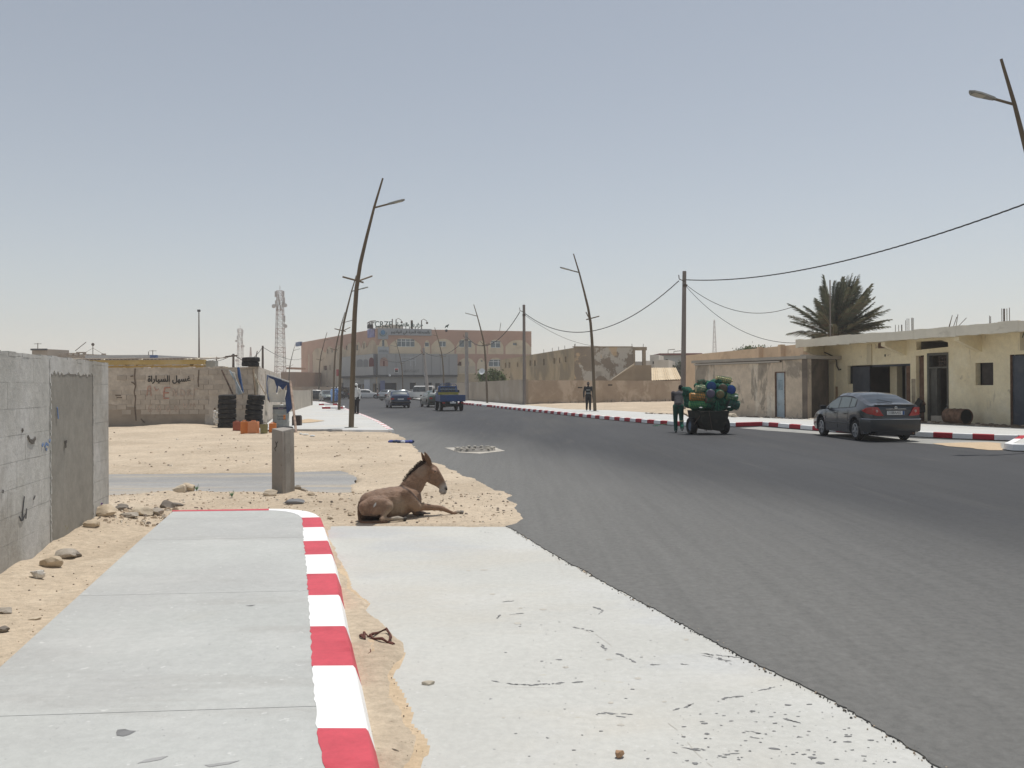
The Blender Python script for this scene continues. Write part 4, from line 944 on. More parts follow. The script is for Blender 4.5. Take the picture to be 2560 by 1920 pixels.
# left facade
opL = []
winL = [(Z3, 490, 855, 538, 915), (Z3, 800, 580, 820, 640), (Z3, 942, 568, 966, 640), (Z3, 1038, 540, 1058, 620), (Z3, 1076, 520, 1092, 600), (Z3, 655, 600, 672, 660), (Z3, 600, 612, 618, 670), (Z3, 540, 620, 555, 680), (Z3, 574, 845, 588, 915), (Z3, 1180, 800, 1238, 865), (Z3, 942, 800, 960, 880), (Z3, 215, 870, 228, 930), (Z3, 255, 868, 268, 925)]
for w_ in winL: opL.append(boxz(FL, *w_))
shopL = [(Z3, 945, 1112, 1020, 1290), (Z3, 1030, 1112, 1062, 1290), (Z3, 1178, 1100, 1250, 1290), (Z3, 728, 1090, 770, 1290), (Z3, 512, 1135, 556, 1290)]
for w_ in shopL: opL.append(boxz(FL, *w_))
OCL = M('dull_ochre_render', (.55, .46, .345), .92, .08, .3, layers=[((.33, .27, .20), .3, .58, .1, .5)])
FL.wall('facade', OCL, bld, .51, FL.L, -.3, HB, .5, holes=opL)
for i, w_ in enumerate(winL): FL.part('window', GLS if i > 0 else RUST, bld, *boxz(FL, *w_), -.3, -.22)
for w_ in shopL: u0, u1, z0, z1 = boxz(FL, *w_); FL.part('shopfront', DKOP, bld, u0, u1, -.1, z1, -.45, -.35)
ul = lambda x, y=500: FL.uz(*Z3(x, y))[0]
zl = lambda x, y: FL.uz(*Z3(x, y))[1]
spL = []
for a, b in ((1100, 1228), (935, 1010), (1014, 1094), (790, 925), (640, 780), (520, 630), (330, 505)):
    spL.append((min(ul(a), ul(b)), max(ul(a), ul(b)), zl((a+b)/2, 0) if False else 10.3))
spL.sort(); arches(FL, spL, HB+.003, 9.2, 0, 0, .05, 'pink_band', .52, FL.L)
for q in (ul(250), ul(318)): FL.part('pier', PNK, bld, q-1.2, q+1.2, 3.8, 9.19, 0, .05)
FL.part('pink_end', PNK, bld, FL.L-5.5, FL.L, -.1, 9.19, 0, .045)
# left cladding
a0, a1 = .05, ul(760, 850)
for k in range(5): FL.part('cladding_panel', CLAD, bld, a0+(a1-a0)*k/5+.03, a0+(a1-a0)*(k+1)/5-.03, cz0, cz1, .62, .70)
FL.part('cladding_frame', MATS['cladding_joint'], bld, a0, a1, cz0+.02, cz1-.02, .05, .60)
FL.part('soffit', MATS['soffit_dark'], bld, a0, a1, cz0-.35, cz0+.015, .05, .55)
FL.wall('ground_floor_facing', GFL, bld, .6, a1, -.1, cz0-.36, .03, holes=[boxz(FL, *w_) for w_ in shopL]).location = FL.n*.06
def archpane(W, Zf, x0, x1, ytop, yspr, y0, mat, name, off):
    a, b = sorted((W.uz(*Zf(x0, y0))[0], W.uz(*Zf(x1, y0))[0])); zb = W.uz(*Zf((x0+x1)/2, y0))[1]; zs = W.uz(*Zf((x0+x1)/2, yspr))[1]; zt = W.uz(*Zf((x0+x1)/2, ytop))[1]
    pts = [(a, zb), (b, zb), (b, zs)]+[((a+b)/2+(b-a)/2*math.cos(t), zs+(zt-zs)*math.sin(t)) for t in [math.pi*k/10 for k in range(1, 10)]]+[(a, zs)]
    return W.poly(pts, off-.06, off).build(name, mat, bld, world=True)
MAR = M('maroon_shutter', (.13, .03, .03), .8, .1, 2)
archpane(FL, Z3, 1175, 1238, 740, 790, 865, MAR, 'arched_window', .74)
archpane(FR, Z3, 1262, 1372, 738, 800, 862, M('pink_niche', (.40, .27, .22), .9, .05, 1), 'arched_window', .74)
zr(FR, Z3, 'narrow_window', MAR, 1306, 790, 1324, 860, .74, .78)
for x0, x1 in ((930, 985), (1005, 1085), (1095, 1160)): archpane(FL, Z3, x0, x1, 765, 800, 870, M('grey_arch', (.21, .215, .22), .7, .05, 1), 'arched_window', .74)
zr(FL, Z3, 'sign', M('sign_red', (.4, .03, .03)), 730, 905, 752, 995, .72, .9)
zr(FL, Z3, 'advert_panel', M('pale_advert', (.50, .52, .55), .6, .05, 1), 1060, 1045, 1138, 1190, .05, .12)
zr(FR, Z3, 'advert_panel', M('blue_advert', (.16, .18, .30), .6, .15, 1), 1260, 1060, 1325, 1290, 1.0, 1.1)
zr(FL, Z3, 'corner_banner', M('violet_banner', (.23, .23, .42), .6, .25, 1, layers=[((.45, .45, .52), 1.2, .6, .05, .7)]), 1112, 352, 1205, 455, .05, .2)
zr(FL, Z3, 'roof_board', BLUEM, 128, 532, 192, 576, -.1, .4)
# lights on the soffit
for x in (1395, 1880): u, z = FR.uz(*Z3(x, 988)); MB().ball(FR.pt(u, z, .8), .22, 8, 6).build('soffit_light', WFR, bld, world=True, smooth=60)
# roof slab, parapet returns, back walls so that the block is solid from the side
mb = MB(); back_ = FR.A-FR.n*26; q = [FR.A, FR.B, FR.B-FR.n*30, FL.B]
mb.add([(p.x-FR.n.x*.5, p.y-FR.n.y*.5, HB-.6) for p in q], [(0, 1, 2, 3)]); mb.build('roof', GFL, bld, world=True)
EW = Wall(FR.B, FR.B-FR.n*30); EW.n = FR.d; EW.wall('side_wall', PNK, bld, .51, EW.L, -.3, HB, .4)
# rooftop letters and clutter
def roofz(y): return FR.uz(*Z3(1400, y))[1]
wr = Wall(K-FR.n*.3, Rr-FR.n*.3)
wtext(wr, 'CRZF', Z3(1197, 0)[0], Z3(1432, 0)[0], Z3(0, 317)[1], 5.9, LETG, bld, 'roof_letters', off=.2, tall=1.15, bold=.06)
wtext(wr, arab('مركز بار والتنمية'.replace('ك', 'ف').replace('ز', 'ر')), Z3(1495, 0)[0], Z3(1862, 0)[0], Z3(0, 305)[1], 3.0, LETG, bld, 'roof_letters', off=.2, tall=1.15, bold=.18)
mb = MB()
for x in (1215, 1260, 1310, 1370, 1420, 1500, 1540, 1585, 1630, 1680, 1720, 1760, 1800, 1850):
    u, z = wr.uz(*Z3(x, 325)); wr.rect(u-.06, u+.06, HB-.1, z+.2, -.1, -.02, mb)
for x, yt in ((1497, 215), (1850, 225), (1714, 225), (1445, 205)):
    u, z = wr.uz(*Z3(x, yt)); w2 = .18 if x == 1714 else .07; wr.rect(u-w2, u+w2, HB-.1, z, -.3, -.12, mb)
    if x in (1497, 1850): mb.tube([wr.pt(u, z, -.2), wr.pt(u+.4, z+.25, -.2), wr.pt(u+.9, z-.05, -.2), wr.pt(u+1.05, z-.5, -.2)], .05, 6); mb.ball(wr.pt(u+1.0, z-.45, -.2), .2, 8, 6)
u, z = wr.uz(*Z3(1160, 300))
for a, b in (((1100, 265), (1150, 235)), ((1150, 235), (1220, 232)), ((1120, 250), (1150, 330)), ((1165, 235), (1170, 330)), ((1135, 262), (1200, 255))):
    p = [wr.pt(*wr.uz(*Z3(*k)), -.4) for k in (a, b)]; mb.tube(p, .09, 5)
mb.build('roof_sign_frame', BAR, bld, world=True)['kind'] = 'stuff'
o = MB().lathe([(0, 0), (.5, .0), (.55, .3), (.5, .75), (0, .8)], 14, wr.pt(*wr.uz(*Z3(1150, 335)), -1)).build('water_tank', DARKM, bld, world=True, smooth=40)
zr(FL, Z3, 'roof_room', M('pale_roof_room', (.50, .46, .40), .9, .05, 1), 1000, 305, 1140, 395, -6, -3)
# little leaping cut-out on the roof edge
mb = MB(); f = lambda x, y: wr.uz(*Z4(x, y))
wr.poly([f(400, 325), f(412, 300), f(432, 290), f(448, 280), f(457, 283), f(450, 298), f(440, 312), f(437, 330), f(432, 318), f(415, 318), f(404, 334)], -.1, .05, mb); mb.build('roof_cutout', LETG, bld, world=True)
u, z = wr.uz(*Z4(1172, 260)); MB().tube([wr.pt(u, z, 0), wr.pt(u-.25, HB-.2, 0)], .05, 5).build('roof_rod', BAR, bld, world=True)
u, z = wr.uz(*Z4(413, 368)); MB().ball(FR.pt(u, z, .1), .25, 8, 6).build('wall_lamp', DKOP, bld, world=True)

# ================================================================== decayed ochre house on the right, behind the long wall
C0 = XY(1436, 86); LB = XY(1250, 122); RB = Vector((C0.x+8.2, C0.y+1.2, 0)); HH = P(1436, 868, 86).z
FS = Wall(C0, LB); FF = Wall(C0, RB)
dh = thing('house', tuple(C0), 'decayed ochre house with peeling plaster and an open roofless room behind the long wall', 'house')
PEEL = M('peeling_plaster', (.31, .26, .205), .95, .10, .4, .004, 15, layers=[((.54, .51, .45), .42, .52, .015, 1.0), ((.60, .45, .28), .36, .60, .02, .8), ((.24, .20, .155), .8, .62, .05, .5)], warp=.15)
SIDEM = M('side_plaster', (.45, .375, .26), .95, .1, .3, .003, 15, layers=[((.27, .235, .18), .22, .54, .06, .8), ((.43, .34, .21), .4, .6, .06, .5)], warp=.5)
slots = [(Z5x, y0, y1) for Z5x, y0, y1 in ((220, 650, 735), (362, 638, 712), (438, 632, 705), (522, 618, 692), (95, 668, 745), (30, 675, 740))]
Z5 = lambda x, y: (1320+x/5.53, 780+y/5.53)
hs = [FS.pbox(*Z5(x-10, a), *Z5(x+10, b)) for x, a, b in slots]+[FS.pbox(*Z4(x-9, a), *Z4(x+9, b)) for x, a, b in ((1405, 805, 870), (1295, 808, 878), (1238, 815, 880))]
FS.wall('side_wall', SIDEM, dh, 0, FS.L, -.2, HH-.05, .3, holes=hs)
for h in hs: FS.part('window_slot', DARK, dh, *h, -.29, -.22)
uj = FF.uz(*Z5(1450, 600))[0]; ue = FF.uz(*Z5(1628, 600))[0]; zlow = FF.uz(*Z5(1500, 735))[1]
FF.wall('front_wall', PEEL, dh, .01, uj, -.2, HH, .3)
uo0 = FF.uz(*Z5(1480, 600))[0]; uo1 = FF.uz(*Z5(1588, 600))[0]; zo = FF.uz(*Z5(1500, 530))[1]
CL = M('column_plaster', (.34, .28, .21), .95, .1, 1, layers=[((.26, .22, .17), 1, .6, .05, .5)])
FF.part('column', CL, dh, uj+.005, uo0, -.2, zo, -.3, .05); FF.part('column', CL, dh, uo1, ue, -.2, zo, -.3, .05)
FF.part('lintel', CL, dh, uj+.005, ue+.1, zo+.005, HH+.03, -.35, .08)
FF.part('roof_edge', CL, dh, -.1, uj, HH+.004, HH+.09, -.35, .06)
FF.part('sill_wall', CL, dh, uo0+.01, uo1-.01, -.2, zlow-.1, -.25, 0)
mb = MB(); q = [C0-FF.n*.31, FF.pt(uj, 0)-FF.n*.31, FF.pt(uj, 0)-FF.n*9, LB]
mb.add([(p.x, p.y, HH-.35) for p in q], [(0, 1, 2, 3)]); mb.build('roof', CL, dh, world=True)
for x, y in ((318, 520), (405, 500), (490, 490), (200, 520), (645, 470), (655, 470), (1440, 480), (1597, 478)):
    W_ = FS if x < 640 else FF; u, z = W_.uz(*Z5(x, y)); MB().tube([W_.pt(u, HH-.06, -.15), W_.pt(u+.03, HH+.35, -.15)], .025, 5).build('rebar', BAR, dh, world=True)
# lean-to gable and yard wall in front of it
GA = Wall(XY(1529, 84.2), XY(1630, 84.4)); t = thing('wall', tuple(GA.A), 'sloping gable wall with pale coping leaning against the decayed house', 'wall')
pa, pb, pc, pd = [GA.uz(*Z5(*k)) for k in ((1160, 940), (1470, 735), (1706, 735), (1712, 905))]
GA.poly([(pa[0], 0), (pd[0], 0), pc, pb, (pa[0], pa[1])], -.25, 0).build('wall_body', M('gable_render', (.36, .285, .20), .95, .1, .5, .003, 15, layers=[((.44, .35, .25), .7, .6, .06, .6)], warp=.4), t, world=True)
GA.poly([(pa[0]-.1, pa[1]), (pa[0]-.1, pa[1]-.02), (pb[0], pb[1]-.0), (pb[0], pb[1]+.16)], -.28, .04).build('coping', M('pale_coping', (.55, .47, .35), .9, .05, 2), t, world=True)

# long brown wall: run along the street and return behind the lot
V = XY(1314, 74.5); WL = XY(1128, 118); LR = Wall(V, WL)
t = thing('wall', tuple(V), 'long brown rendered wall running along the far pavement towards the big building', 'wall')
BW2 = M('grey_brown_render', (.36, .30, .235), .95, .08, .4, .004, 15, layers=[((.43, .375, .31), .35, .56, .07, .7), ((.28, .225, .17), .6, .62, .05, .5)], warp=.5)
LR.wall('wall_body', BW2, t, 0.02, LR.L, -.1, 0, .25, top=lambda u: 2.36+.05*math.sin(u*.7))
V2 = XY(1760, 85.5); LR2 = Wall(V, V2); t = thing('wall', (V.x+.3, V.y, 0), 'long brown stained wall closing the sandy lot behind the pole', 'wall')
zt = LR2.uz(1500, 950.5)[1]; LR2.wall('wall_body', BW, t, 0, LR2.L, -.1, 0, .25, top=lambda u: zt+.04*math.sin(u*1.7)+.03*math.sin(u*4.1))
mb = MB()
for i in range(110):
    u = LR2.L*random.random()**.8; LR2.rect(u, u+random.uniform(.1, .3), .1, .1+random.uniform(.15, .35), .0, .01+random.uniform(.03, .12), mb)
o = mb.build('foot_rubble', DWLOW, t, world=True); o['kind'] = 'stuff'
for x, y in ((720, 1046), (1136, 1010)):
    u, z = LR2.uz(*Z5(x, y)); LR2.part('wall_hole', DARK, t, u-.25, u+.25, z-.05, z+.06, -.02, .01)

# corrugated pale roof, white houses, red-edged building
rf = thing('shed', tuple(XY(1665, 100)), 'low shed with sand-coloured corrugated roof behind the brown wall', 'shed')
q = [P(1629, 921, 104), P(1687, 919, 104), P(1703, 930, 99), P(1702, 947, 94), P(1630, 950, 94)]
RFM = M('sandy_roof', (.60, .49, .34), .9, .08, .8, .01, 8, layers=[((.45, .36, .25), .7, .62, .05, .6, (1, 4, 4))])
mb = MB(); n = 28
lo0, lo1 = P(1627, 951, 94), P(1704, 948, 94); hi0, hi1 = P(1627, 919.5, 101), P(1690, 919, 101)
vs = []
for k in range(n+1):
    t_ = k/n; e = .05*math.sin(k*math.pi*.9); a = lo0.lerp(lo1, t_); b = hi0.lerp(hi1, t_)
    for j in range(6): p = a.lerp(b, j/5); vs.append((p.x, p.y, p.z+e))
mb.add(vs, [(k*6+j, (k+1)*6+j, (k+1)*6+j+1, k*6+j+1) for k in range(n) for j in range(5)]); mb.build('roof', RFM, rf, world=True, smooth=50)
mb = MB(); mb.hexa([(lo0.x, 94.3, 0), (lo1.x, 94.3, 0), (hi1.x, 101, 0), (hi0.x, 101, 0), (lo0.x, 94.3, lo0.z-.1), (lo1.x, 94.3, lo1.z-.1), (hi1.x, 101, hi1.z-.15), (hi0.x, 101, hi0.z-.15)]); mb.build('walls', BW, rf, world=True)
WHT = M('whitish_render', (.52, .49, .44), .9, .05, .5, layers=[((.44, .41, .36), .5, .6, .08, .5)])
def block(name, label, px0, px1, ytop, Y, depth, mat, cat='building', z0=0, extra=None, group=None):
    A_ = P(px0, ytop, Y); B_ = P(px1, ytop, Y); t = thing(name, (A_.x, Y, 0), label, cat, group)
    mb = MB(); mb.hexa([(A_.x, Y, z0), (B_.x, Y, z0), (B_.x+depth*.3, Y+depth, z0), (A_.x+depth*.3, Y+depth, z0), (A_.x, Y, A_.z), (B_.x, Y, A_.z), (B_.x+depth*.3, Y+depth, A_.z), (A_.x+depth*.3, Y+depth, A_.z)]); mb.build('walls', mat, t, world=True)
    W_ = Wall((A_.x, Y), (B_.x, Y))
    for e in (extra or []):
        nm, m_, x0, y0, x1, y1 = e[:6]; W_.ppart(nm, m_, t, x0, y0, x1, y1, -.02 if len(e) < 7 else 0, .03 if len(e) < 7 else e[6])
    return t
Z6 = lambda x, y: (1560+x/9.217, 840+y/9.217)
block('house', 'small whitish house with a parapet room, left of the dark tree', Z6(690, 0)[0], Z6(1028, 0)[0], Z6(0, 553)[1], 122, 8, WHT, 'house', extra=[('window', DARK, *Z6(955, 535), *Z6(1010, 550), .03)])
block('house', 'pale low house right of the decayed house with a dark doorway', Z6(598, 0)[0], Z6(800, 0)[0], Z6(0, 437)[1], 128, 6, WHT, 'house', extra=[('window', DARK, *Z6(660, 585), *Z6(688, 645), .05)])
block('building', 'pale box building seen through the open room of the decayed house', Z6(505, 0)[0], Z6(640, 0)[0], Z6(0, 570)[1], 140, 6, WHT)
block('building', 'far grey wall of a compound seen through the open room', Z6(230, 0)[0], Z6(470, 0)[0], Z6(0, 588)[1], 150, 4, M('grey_far_wall', (.33, .31, .28), .9, .05, 1))
rb = block('building', 'grey building with a dark red roof edge behind the utility pole', Z6(800, 0)[0], Z6(1500, 0)[0], Z6(0, 445)[1], 150, 12, M('blue_grey_wall', (.30, .33, .34), .9, .05, 1))
W_ = Wall(XY(Z6(800, 0)[0], 150), XY(Z6(1780, 0)[0], 150)); u0, z0 = W_.uz(*Z6(800, 440)); u1, z1 = W_.uz(*Z6(1780, 398)); W_.part('roof_edge', M('dark_red_roof', (.16, .05, .045), .8, .1, 1), rb, u0, u1, z0, z1, -9, .8)
for x, y in ((1015, 320), (1150, 355)): u, z = W_.uz(*Z6(x, y)); MB().tube([W_.pt(u, z1, 0), W_.pt(u, z, 0), W_.pt(u+1.2, z+.1, 0)], .06, 5).build('aerial', BAR, rb, world=True)

# ================================================================== tan-orange wall behind, brown store with blue door
OA = XY(1714, 64.8); OB = XY(2045, 46.4); OW = Wall(OA, OB); HO = 4.0
t = thing('building', tuple(OA), 'long tan-orange building with pillars behind the brown store', 'building')
OW.wall('front_wall', ORG, t, 0, OW.L, 0, 0, .3, top=lambda u: HO+.03*math.sin(u*1.3))
Z7 = lambda x, y: (1860+x/5.028, 760+y/5.028)
for x, w_ in ((225, .28), (500, .34), (775, .5)):
    u = OW.uz(*Z7(x, 600))[0]; OW.part('pillar', ORG, t, u-w_/2, u+w_/2, 0, HO+.05, .0, .28)
for a, b in ((225, 500), (500, 775), (775, 850)):
    u0, u1 = OW.uz(*Z7(a+20, 600))[0], OW.uz(*Z7(b-20, 600))[0]; OW.part('ledge', M('ledge_tan', (.50, .36, .24), .9, .1, 2), t, u0, u1, 3.0, 3.08, .0, .12)
EWl = Wall(OA, OA+Vector((6, 9, 0))); EWl.wall('side_wall', ORG, t, .31, EWl.L, 0, HO-.05, .3)
SA = XY(1738, 44.8); SB_ = XY(2019, 38.4); SWl = Wall(SA, SB_); HS = 2.83
st = thing('store', tuple(SA), 'stained brown flat-roofed store with a peeling pale blue metal door', 'building')
door = SWl.pbox(1937.5, 930, 1964, 1041); door = (door[0], door[1], .16, door[3])
SWl.wall('front_wall', STN, st, 0, SWl.L, 0, 0, .25, holes=[door], top=lambda u: HS+.02*math.sin(u*2))
SWl.part('roof_slab', M('grey_roof_edge', (.38, .335, .28), .95, .1, 1, .004, 20), st, -.12, SWl.L+.05, HS+.02, HS+.16, -6, .14)
# roof end of corrugated sheet showing as a row of ribs
n = 66
mb0 = MB(); mb0.hexa([(-.045, 0, 0), (.045, 0, 0), (.045, .16, 0), (-.045, .16, 0), (-.03, 0, .07), (.03, 0, .07), (.03, .16, .07), (-.03, .16, .07)])
rib = mb0.mesh('roof_rib', M('pale_rib', (.50, .44, .37), .9, .1, 3))
for k in range(n):
    u = .1+(SWl.L-1.6)*k/n; p = SWl.pt(u, HS-.09, .14)-wloc(st); ang = math.atan2(SWl.d.y, SWl.d.x); inst('roof_rib', rib, st, p, (0, 0, ang))
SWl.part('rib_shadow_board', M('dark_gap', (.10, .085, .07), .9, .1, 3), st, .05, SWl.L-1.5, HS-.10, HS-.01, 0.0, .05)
dr = SWl.part('door', M('pale_blue_door', (.36, .42, .45), .75, .06, 2, layers=[((.27, .28, .27), 3, .64, .04, .7), ((.45, .50, .52), 1.5, .6, .08, .5)]), st, door[0]+.04, door[1]-.05, door[2], door[3]-.04, -.12, -.06)
mb = MB(); SWl.rect(door[0], door[0]+.04, door[2], door[3], -.15, .02, mb); SWl.rect(door[1]-.045, door[1], door[2], door[3], -.15, .02, mb); SWl.rect(door[0]+.042, door[1]-.047, door[3]-.04, door[3], -.15, .018, mb); mb.build('door_frame', RUST, st, world=True)
SWl.part('door_patch', M('pale_blue_door'+'_scratch', (.24, .30, .33), .8, .2, 4), st, door[0]+.15, door[0]+.40, 1.45, 1.92, -.058, -.052)
mb = MB()
for z in (.75, 1.0, 1.3, 1.55): SWl.rect(door[1]-.1, door[1]-.055, z, z+.06, -.06, -.03, mb)
mb.build('hinge', RUST, st, world=True)
# side bay in a much darker render than the store front
SC_ = Vector((SB_.x, SB_.y, 0)); SD = XY(2080, 40.6); SOW = Wall(SC_, SD)
SOW.wall('side_bay', DKBAY, st, .0, SOW.L, 0, 2.95, .25); 
SOW.part('bay_coping', M('grey_roof_edge', (.38, .33, .28)), st, -.05, SOW.L, 2.96, 3.04, -.3, .06)

# ================================================================== cream yellow shop building on the right
YB = Vector((14.70, 40.7, 0)); YA = Vector((18.0, 31.0, 0)); ydir = (YA-YB).normalized(); YA2 = YB+ydir*22
YW = Wall(YB, YA2); HY = 3.42
yb = thing('building', tuple(YA), 'cream yellow single-storey shop building with a deep concrete canopy and rebar on the roof', 'building')
Z8 = lambda x, y: (2160+x/4.255, 760+y/4.255)
o1 = YW.pbox(*Z7(1300, 770), *Z8(497, 1290)); o1 = (o1[0], o1[1], .16, YW.uz(*Z8(300, 640))[1])
def vb(x0, y0, x1, y1, z0=None):
    q = YW.pbox(*Z8(x0, y0), *Z8(x1, y1)); return (q[0], q[1], q[2] if z0 is None else z0, q[3])
o2 = vb(552, 550, 642, 1180, .17); o3 = vb(675, 525, 903, 1200, .17); o4 = vb(1185, 628, 1376, 863); o5 = vb(1556, 540, 1980, 1290, .14); o6 = vb(555, 378, 895, 485)
YW.wall('front_wall', YEL, yb, 0, YW.L, 0, HY, .25, holes=[o1, o2, o3, o4, o5, o6])
YSD = Wall(YB, YB+Vector((5, 3.4, 0))); YSD.wall('side_wall', YEL, yb, .26, YSD.L, 0, HY, .25)
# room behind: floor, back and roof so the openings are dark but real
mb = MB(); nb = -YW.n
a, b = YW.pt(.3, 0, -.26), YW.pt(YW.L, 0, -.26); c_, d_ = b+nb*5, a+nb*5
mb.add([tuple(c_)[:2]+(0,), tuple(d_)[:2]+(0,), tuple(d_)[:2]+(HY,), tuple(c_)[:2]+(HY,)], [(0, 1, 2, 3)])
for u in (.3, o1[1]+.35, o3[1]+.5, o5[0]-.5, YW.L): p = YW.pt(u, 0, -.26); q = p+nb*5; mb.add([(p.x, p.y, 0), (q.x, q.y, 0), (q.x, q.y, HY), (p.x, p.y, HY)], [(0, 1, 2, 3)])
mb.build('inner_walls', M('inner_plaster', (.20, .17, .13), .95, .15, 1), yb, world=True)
# canopy slab + fascia, brackets
YW.part('roof_slab', YELF, yb, -.3, YW.L, HY+.16, HY+.34, -6, 1.25)
YW.poly([(-.3, HY), (YW.L, HY), (YW.L, HY+.155), (-.3, HY+.155)], -6, .0).build('roof_underside', YEL, yb, world=True)
mb = MB(); n = 110
for k in range(n):
    u0 = -.32+(YW.L+.3)*k/n; u1 = -.32+(YW.L+.3)*(k+1)/n; YW.rect(u0, u1, HY+.02+random.uniform(-.02, .02), HY+.40+.025*float(fbm(np.array([k*.3]), np.array([1.]), 3, 2)[0])*4, 1.15, 1.27+random.uniform(-.004, .008), mb)
mb.build('canopy_fascia', YELF, yb, world=True)
mb = MB(); YW.rect(-.3, YW.L, HY+.08, HY+.158, .002, 1.14, mb); mb.build('canopy_underside', YEL, yb, world=True)
for u in (.05, YW.uz(*Z8(330, 400))[0]+.4, YW.uz(*Z8(1200, 300))[0], YW.L-3):
    for k in range(1):
        p0 = YW.pt(u, HY+.07, .0); p1 = YW.pt(u, HY+.07, 1.1); p2 = YW.pt(u, HY-.15, 1.1); p3 = YW.pt(u, HY-.55, .0)
        MB().ext([p0, p1, p2, p3], YW.d*.22).build('bracket', YEL, yb, world=True)
YW.part('pilaster', M('pale_pilaster', (.64, .56, .40), .9, .05, 1), yb, YW.uz(*Z8(40, 500))[0], YW.uz(*Z8(88, 500))[0], YW.uz(*Z8(60, 650))[1], HY, .001, .06)
YW.part('pilaster', M('pale_pilaster', (.64, .56, .40)), yb, YW.uz(*Z7(1090, 700))[0], YW.uz(*Z7(1145, 700))[0], .1, 2.7, .001, .07)
# shop 1: metal leaves half open
u0, u1, z0, z1 = o1
lf = YW.uz(*Z7(1390, 900))[0]; lf1 = YW.uz(*Z7(1600, 900))[0]; 
YW.part('door_leaf', DARKM, yb, lf, lf1, .2, z1-.06, .05, .10)
YW.part('window_shutter', DARK, yb, u0+.02, lf-.02, YW.uz(*Z7(1300, 1000))[1], z1-.02, -.24, -.15)
YW.part('lower_wall', YEL, yb, u0+.005, lf-.02, .16, YW.uz(*Z7(1300, 1005))[1], -.23, -.005)
YW.part('inner_pier', YEL, yb, YW.uz(*Z7(1625, 900))[0], YW.uz(*Z8(172, 900))[0], .2, z1-.02, -1.2, -.9)
YW.part('door_header', DARKM, yb, lf1, u1-.01, z1-.09, z1-.01, -.15, -.02)
l2 = YW.uz(*Z8(338, 800))[0]; l3 = YW.uz(*Z8(445, 800))[0]
lf2 = YW.part('door_leaf', M('grey_metal_leaf', (.16, .155, .14), .8, .15, 3, layers=[((.22, .20, .16), 2, .6, .06, .5)]), yb, l2, l3, .2, z1-.12, -.55, -.50)
p = [YW.pt(l3-.05, z1-.2, -.48), YW.pt(l2+.1, .9, -.48)]; MB().tube(p, .025, 6).build('brace', DARK, lf2, world=True)
YW.part('door_post', RUST, yb, u1-.24, u1-.04, .2, z1-.1, -.12, -.02)
# slot window and doorway with transom
u0, u1, z0, z1 = o2; YW.part('window_board', RUST, yb, u0+.02, u1-.12, z0, z1-.04, -.2, -.16)
u0, u1, z0, z1 = o3; GF_ = M('grey_green_frame', (.105, .10, .085), .8, .15, 4)
mb = MB(); YW.rect(u0, u0+.10, z0, z1, -.15, .03, mb); YW.rect(u1-.06, u1, z0, z1, -.15, .03, mb); YW.rect(u0+.102, u1-.062, z1-.10, z1, -.15, .028, mb); YW.rect(u0+.102, u1-.062, z1-.62, z1-.55, -.15, .028, mb); YW.rect(u0+.42, u0+.50, z0, z1-.622, -.15, .028, mb)
mb.build('door_frame', GF_, yb, world=True)
YW.part('door_leaf', GF_, yb, u0+.105, u0+.418, z0+.02, z1-.63, -.10, -.05)
mb = MB()
for k in range(6): YW.rect(u0+.56+k*.13, u0+.58+k*.13, z1-.53, z1-.12, -.08, -.05, mb)
for k in range(3): YW.rect(u0+.51, u1-.07, z1-.50+k*.14, z1-.48+k*.14, -.05, -.03, mb)
mb.build('transom_grille', BAR, yb, world=True)
YW.part('step', M('step_concrete', (.40, .36, .30), .9, .1, 3), yb, u0+.4, u1, .12, .42, -.3, .25)
# clerestory opening: dark behind, cut-off corner
u0, u1, z0, z1 = o6; zc = YW.uz(*Z8(895, 410))[1]; um = YW.uz(*Z8(755, 372))[0]; zl2 = YW.uz(*Z8(560, 483))[1]; zr2 = YW.uz(*Z8(893, 455))[1]
YW.poly([(um, z1), (u1, z1), (u1, zc)], -.24, -.001).build('cut_corner', YEL, yb, world=True)
YW.poly([(u0, z0), (u1, z0), (u1, zr2), (u0, zl2-.03)], -.24, -.002).build('sill', YEL, yb, world=True)
# small window
u0, u1, z0, z1 = o4; YW.part('window_board', M('dark_shutter', (.055, .045, .04), .9, .2, 4), yb, u0+.17, u1, z0, z1, -.2, -.15)
# big door at right
u0, u1, z0, z1 = o5; YW.part('door_leaf', M('blue_grey_sheet', (.07, .08, .10), .75, .2, 1.5, layers=[((.12, .12, .13), 2, .62, .06, .5)]), yb, u0+.05, u1, z0, z1-.03, -.10, -.05)
YW.part('door_jamb', RUST, yb, u0, u0+.05, z0, z1, -.12, .02)
# rusty sign bracket, hole, painted poster
p0 = YW.uz(*Z8(168, 472)); p1 = YW.uz(*Z8(388, 460)); h_ = .17
mb = MB(); YW.poly([(p0[0], p0[1]), (p1[0], p1[1]), (p1[0], p1[1]+h_), (p0[0], p0[1]+h_)], .0, .10, mb); mb.build('rusty_sign_box', RUST, yb, world=True)
mb = MB()
for k in range(9): t_ = k/8; u = p0[0]+(p1[0]-p0[0])*t_; YW.rect(u, u+.12, p0[1]+(p1[1]-p0[1])*t_+h_, p0[1]+(p1[1]-p0[1])*t_+h_+random.uniform(.03, .07), .01, .08, mb)
mb.build('sign_scraps', RUST, yb, world=True)
u, z = YW.uz(*Z8(225, 547)); YW.part('wall_hole', DARK, yb, u-.04, u+.04, z-.05, z+.05, -.01, .005)
q = vb(1660, 305, 1960, 480); YW.part('painted_sign', M('faded_sign', (.46, .40, .28), .9, .1, 2), yb, *q, .001, .012)
text('lettering', 'ATELIER', .42, M('sign_ink', (.12, .13, .10), .9, .2, 5), yb, YW.pt(q[0]+.08, q[2]+.45, .018), YW.d, (0, 0, 1), .008)
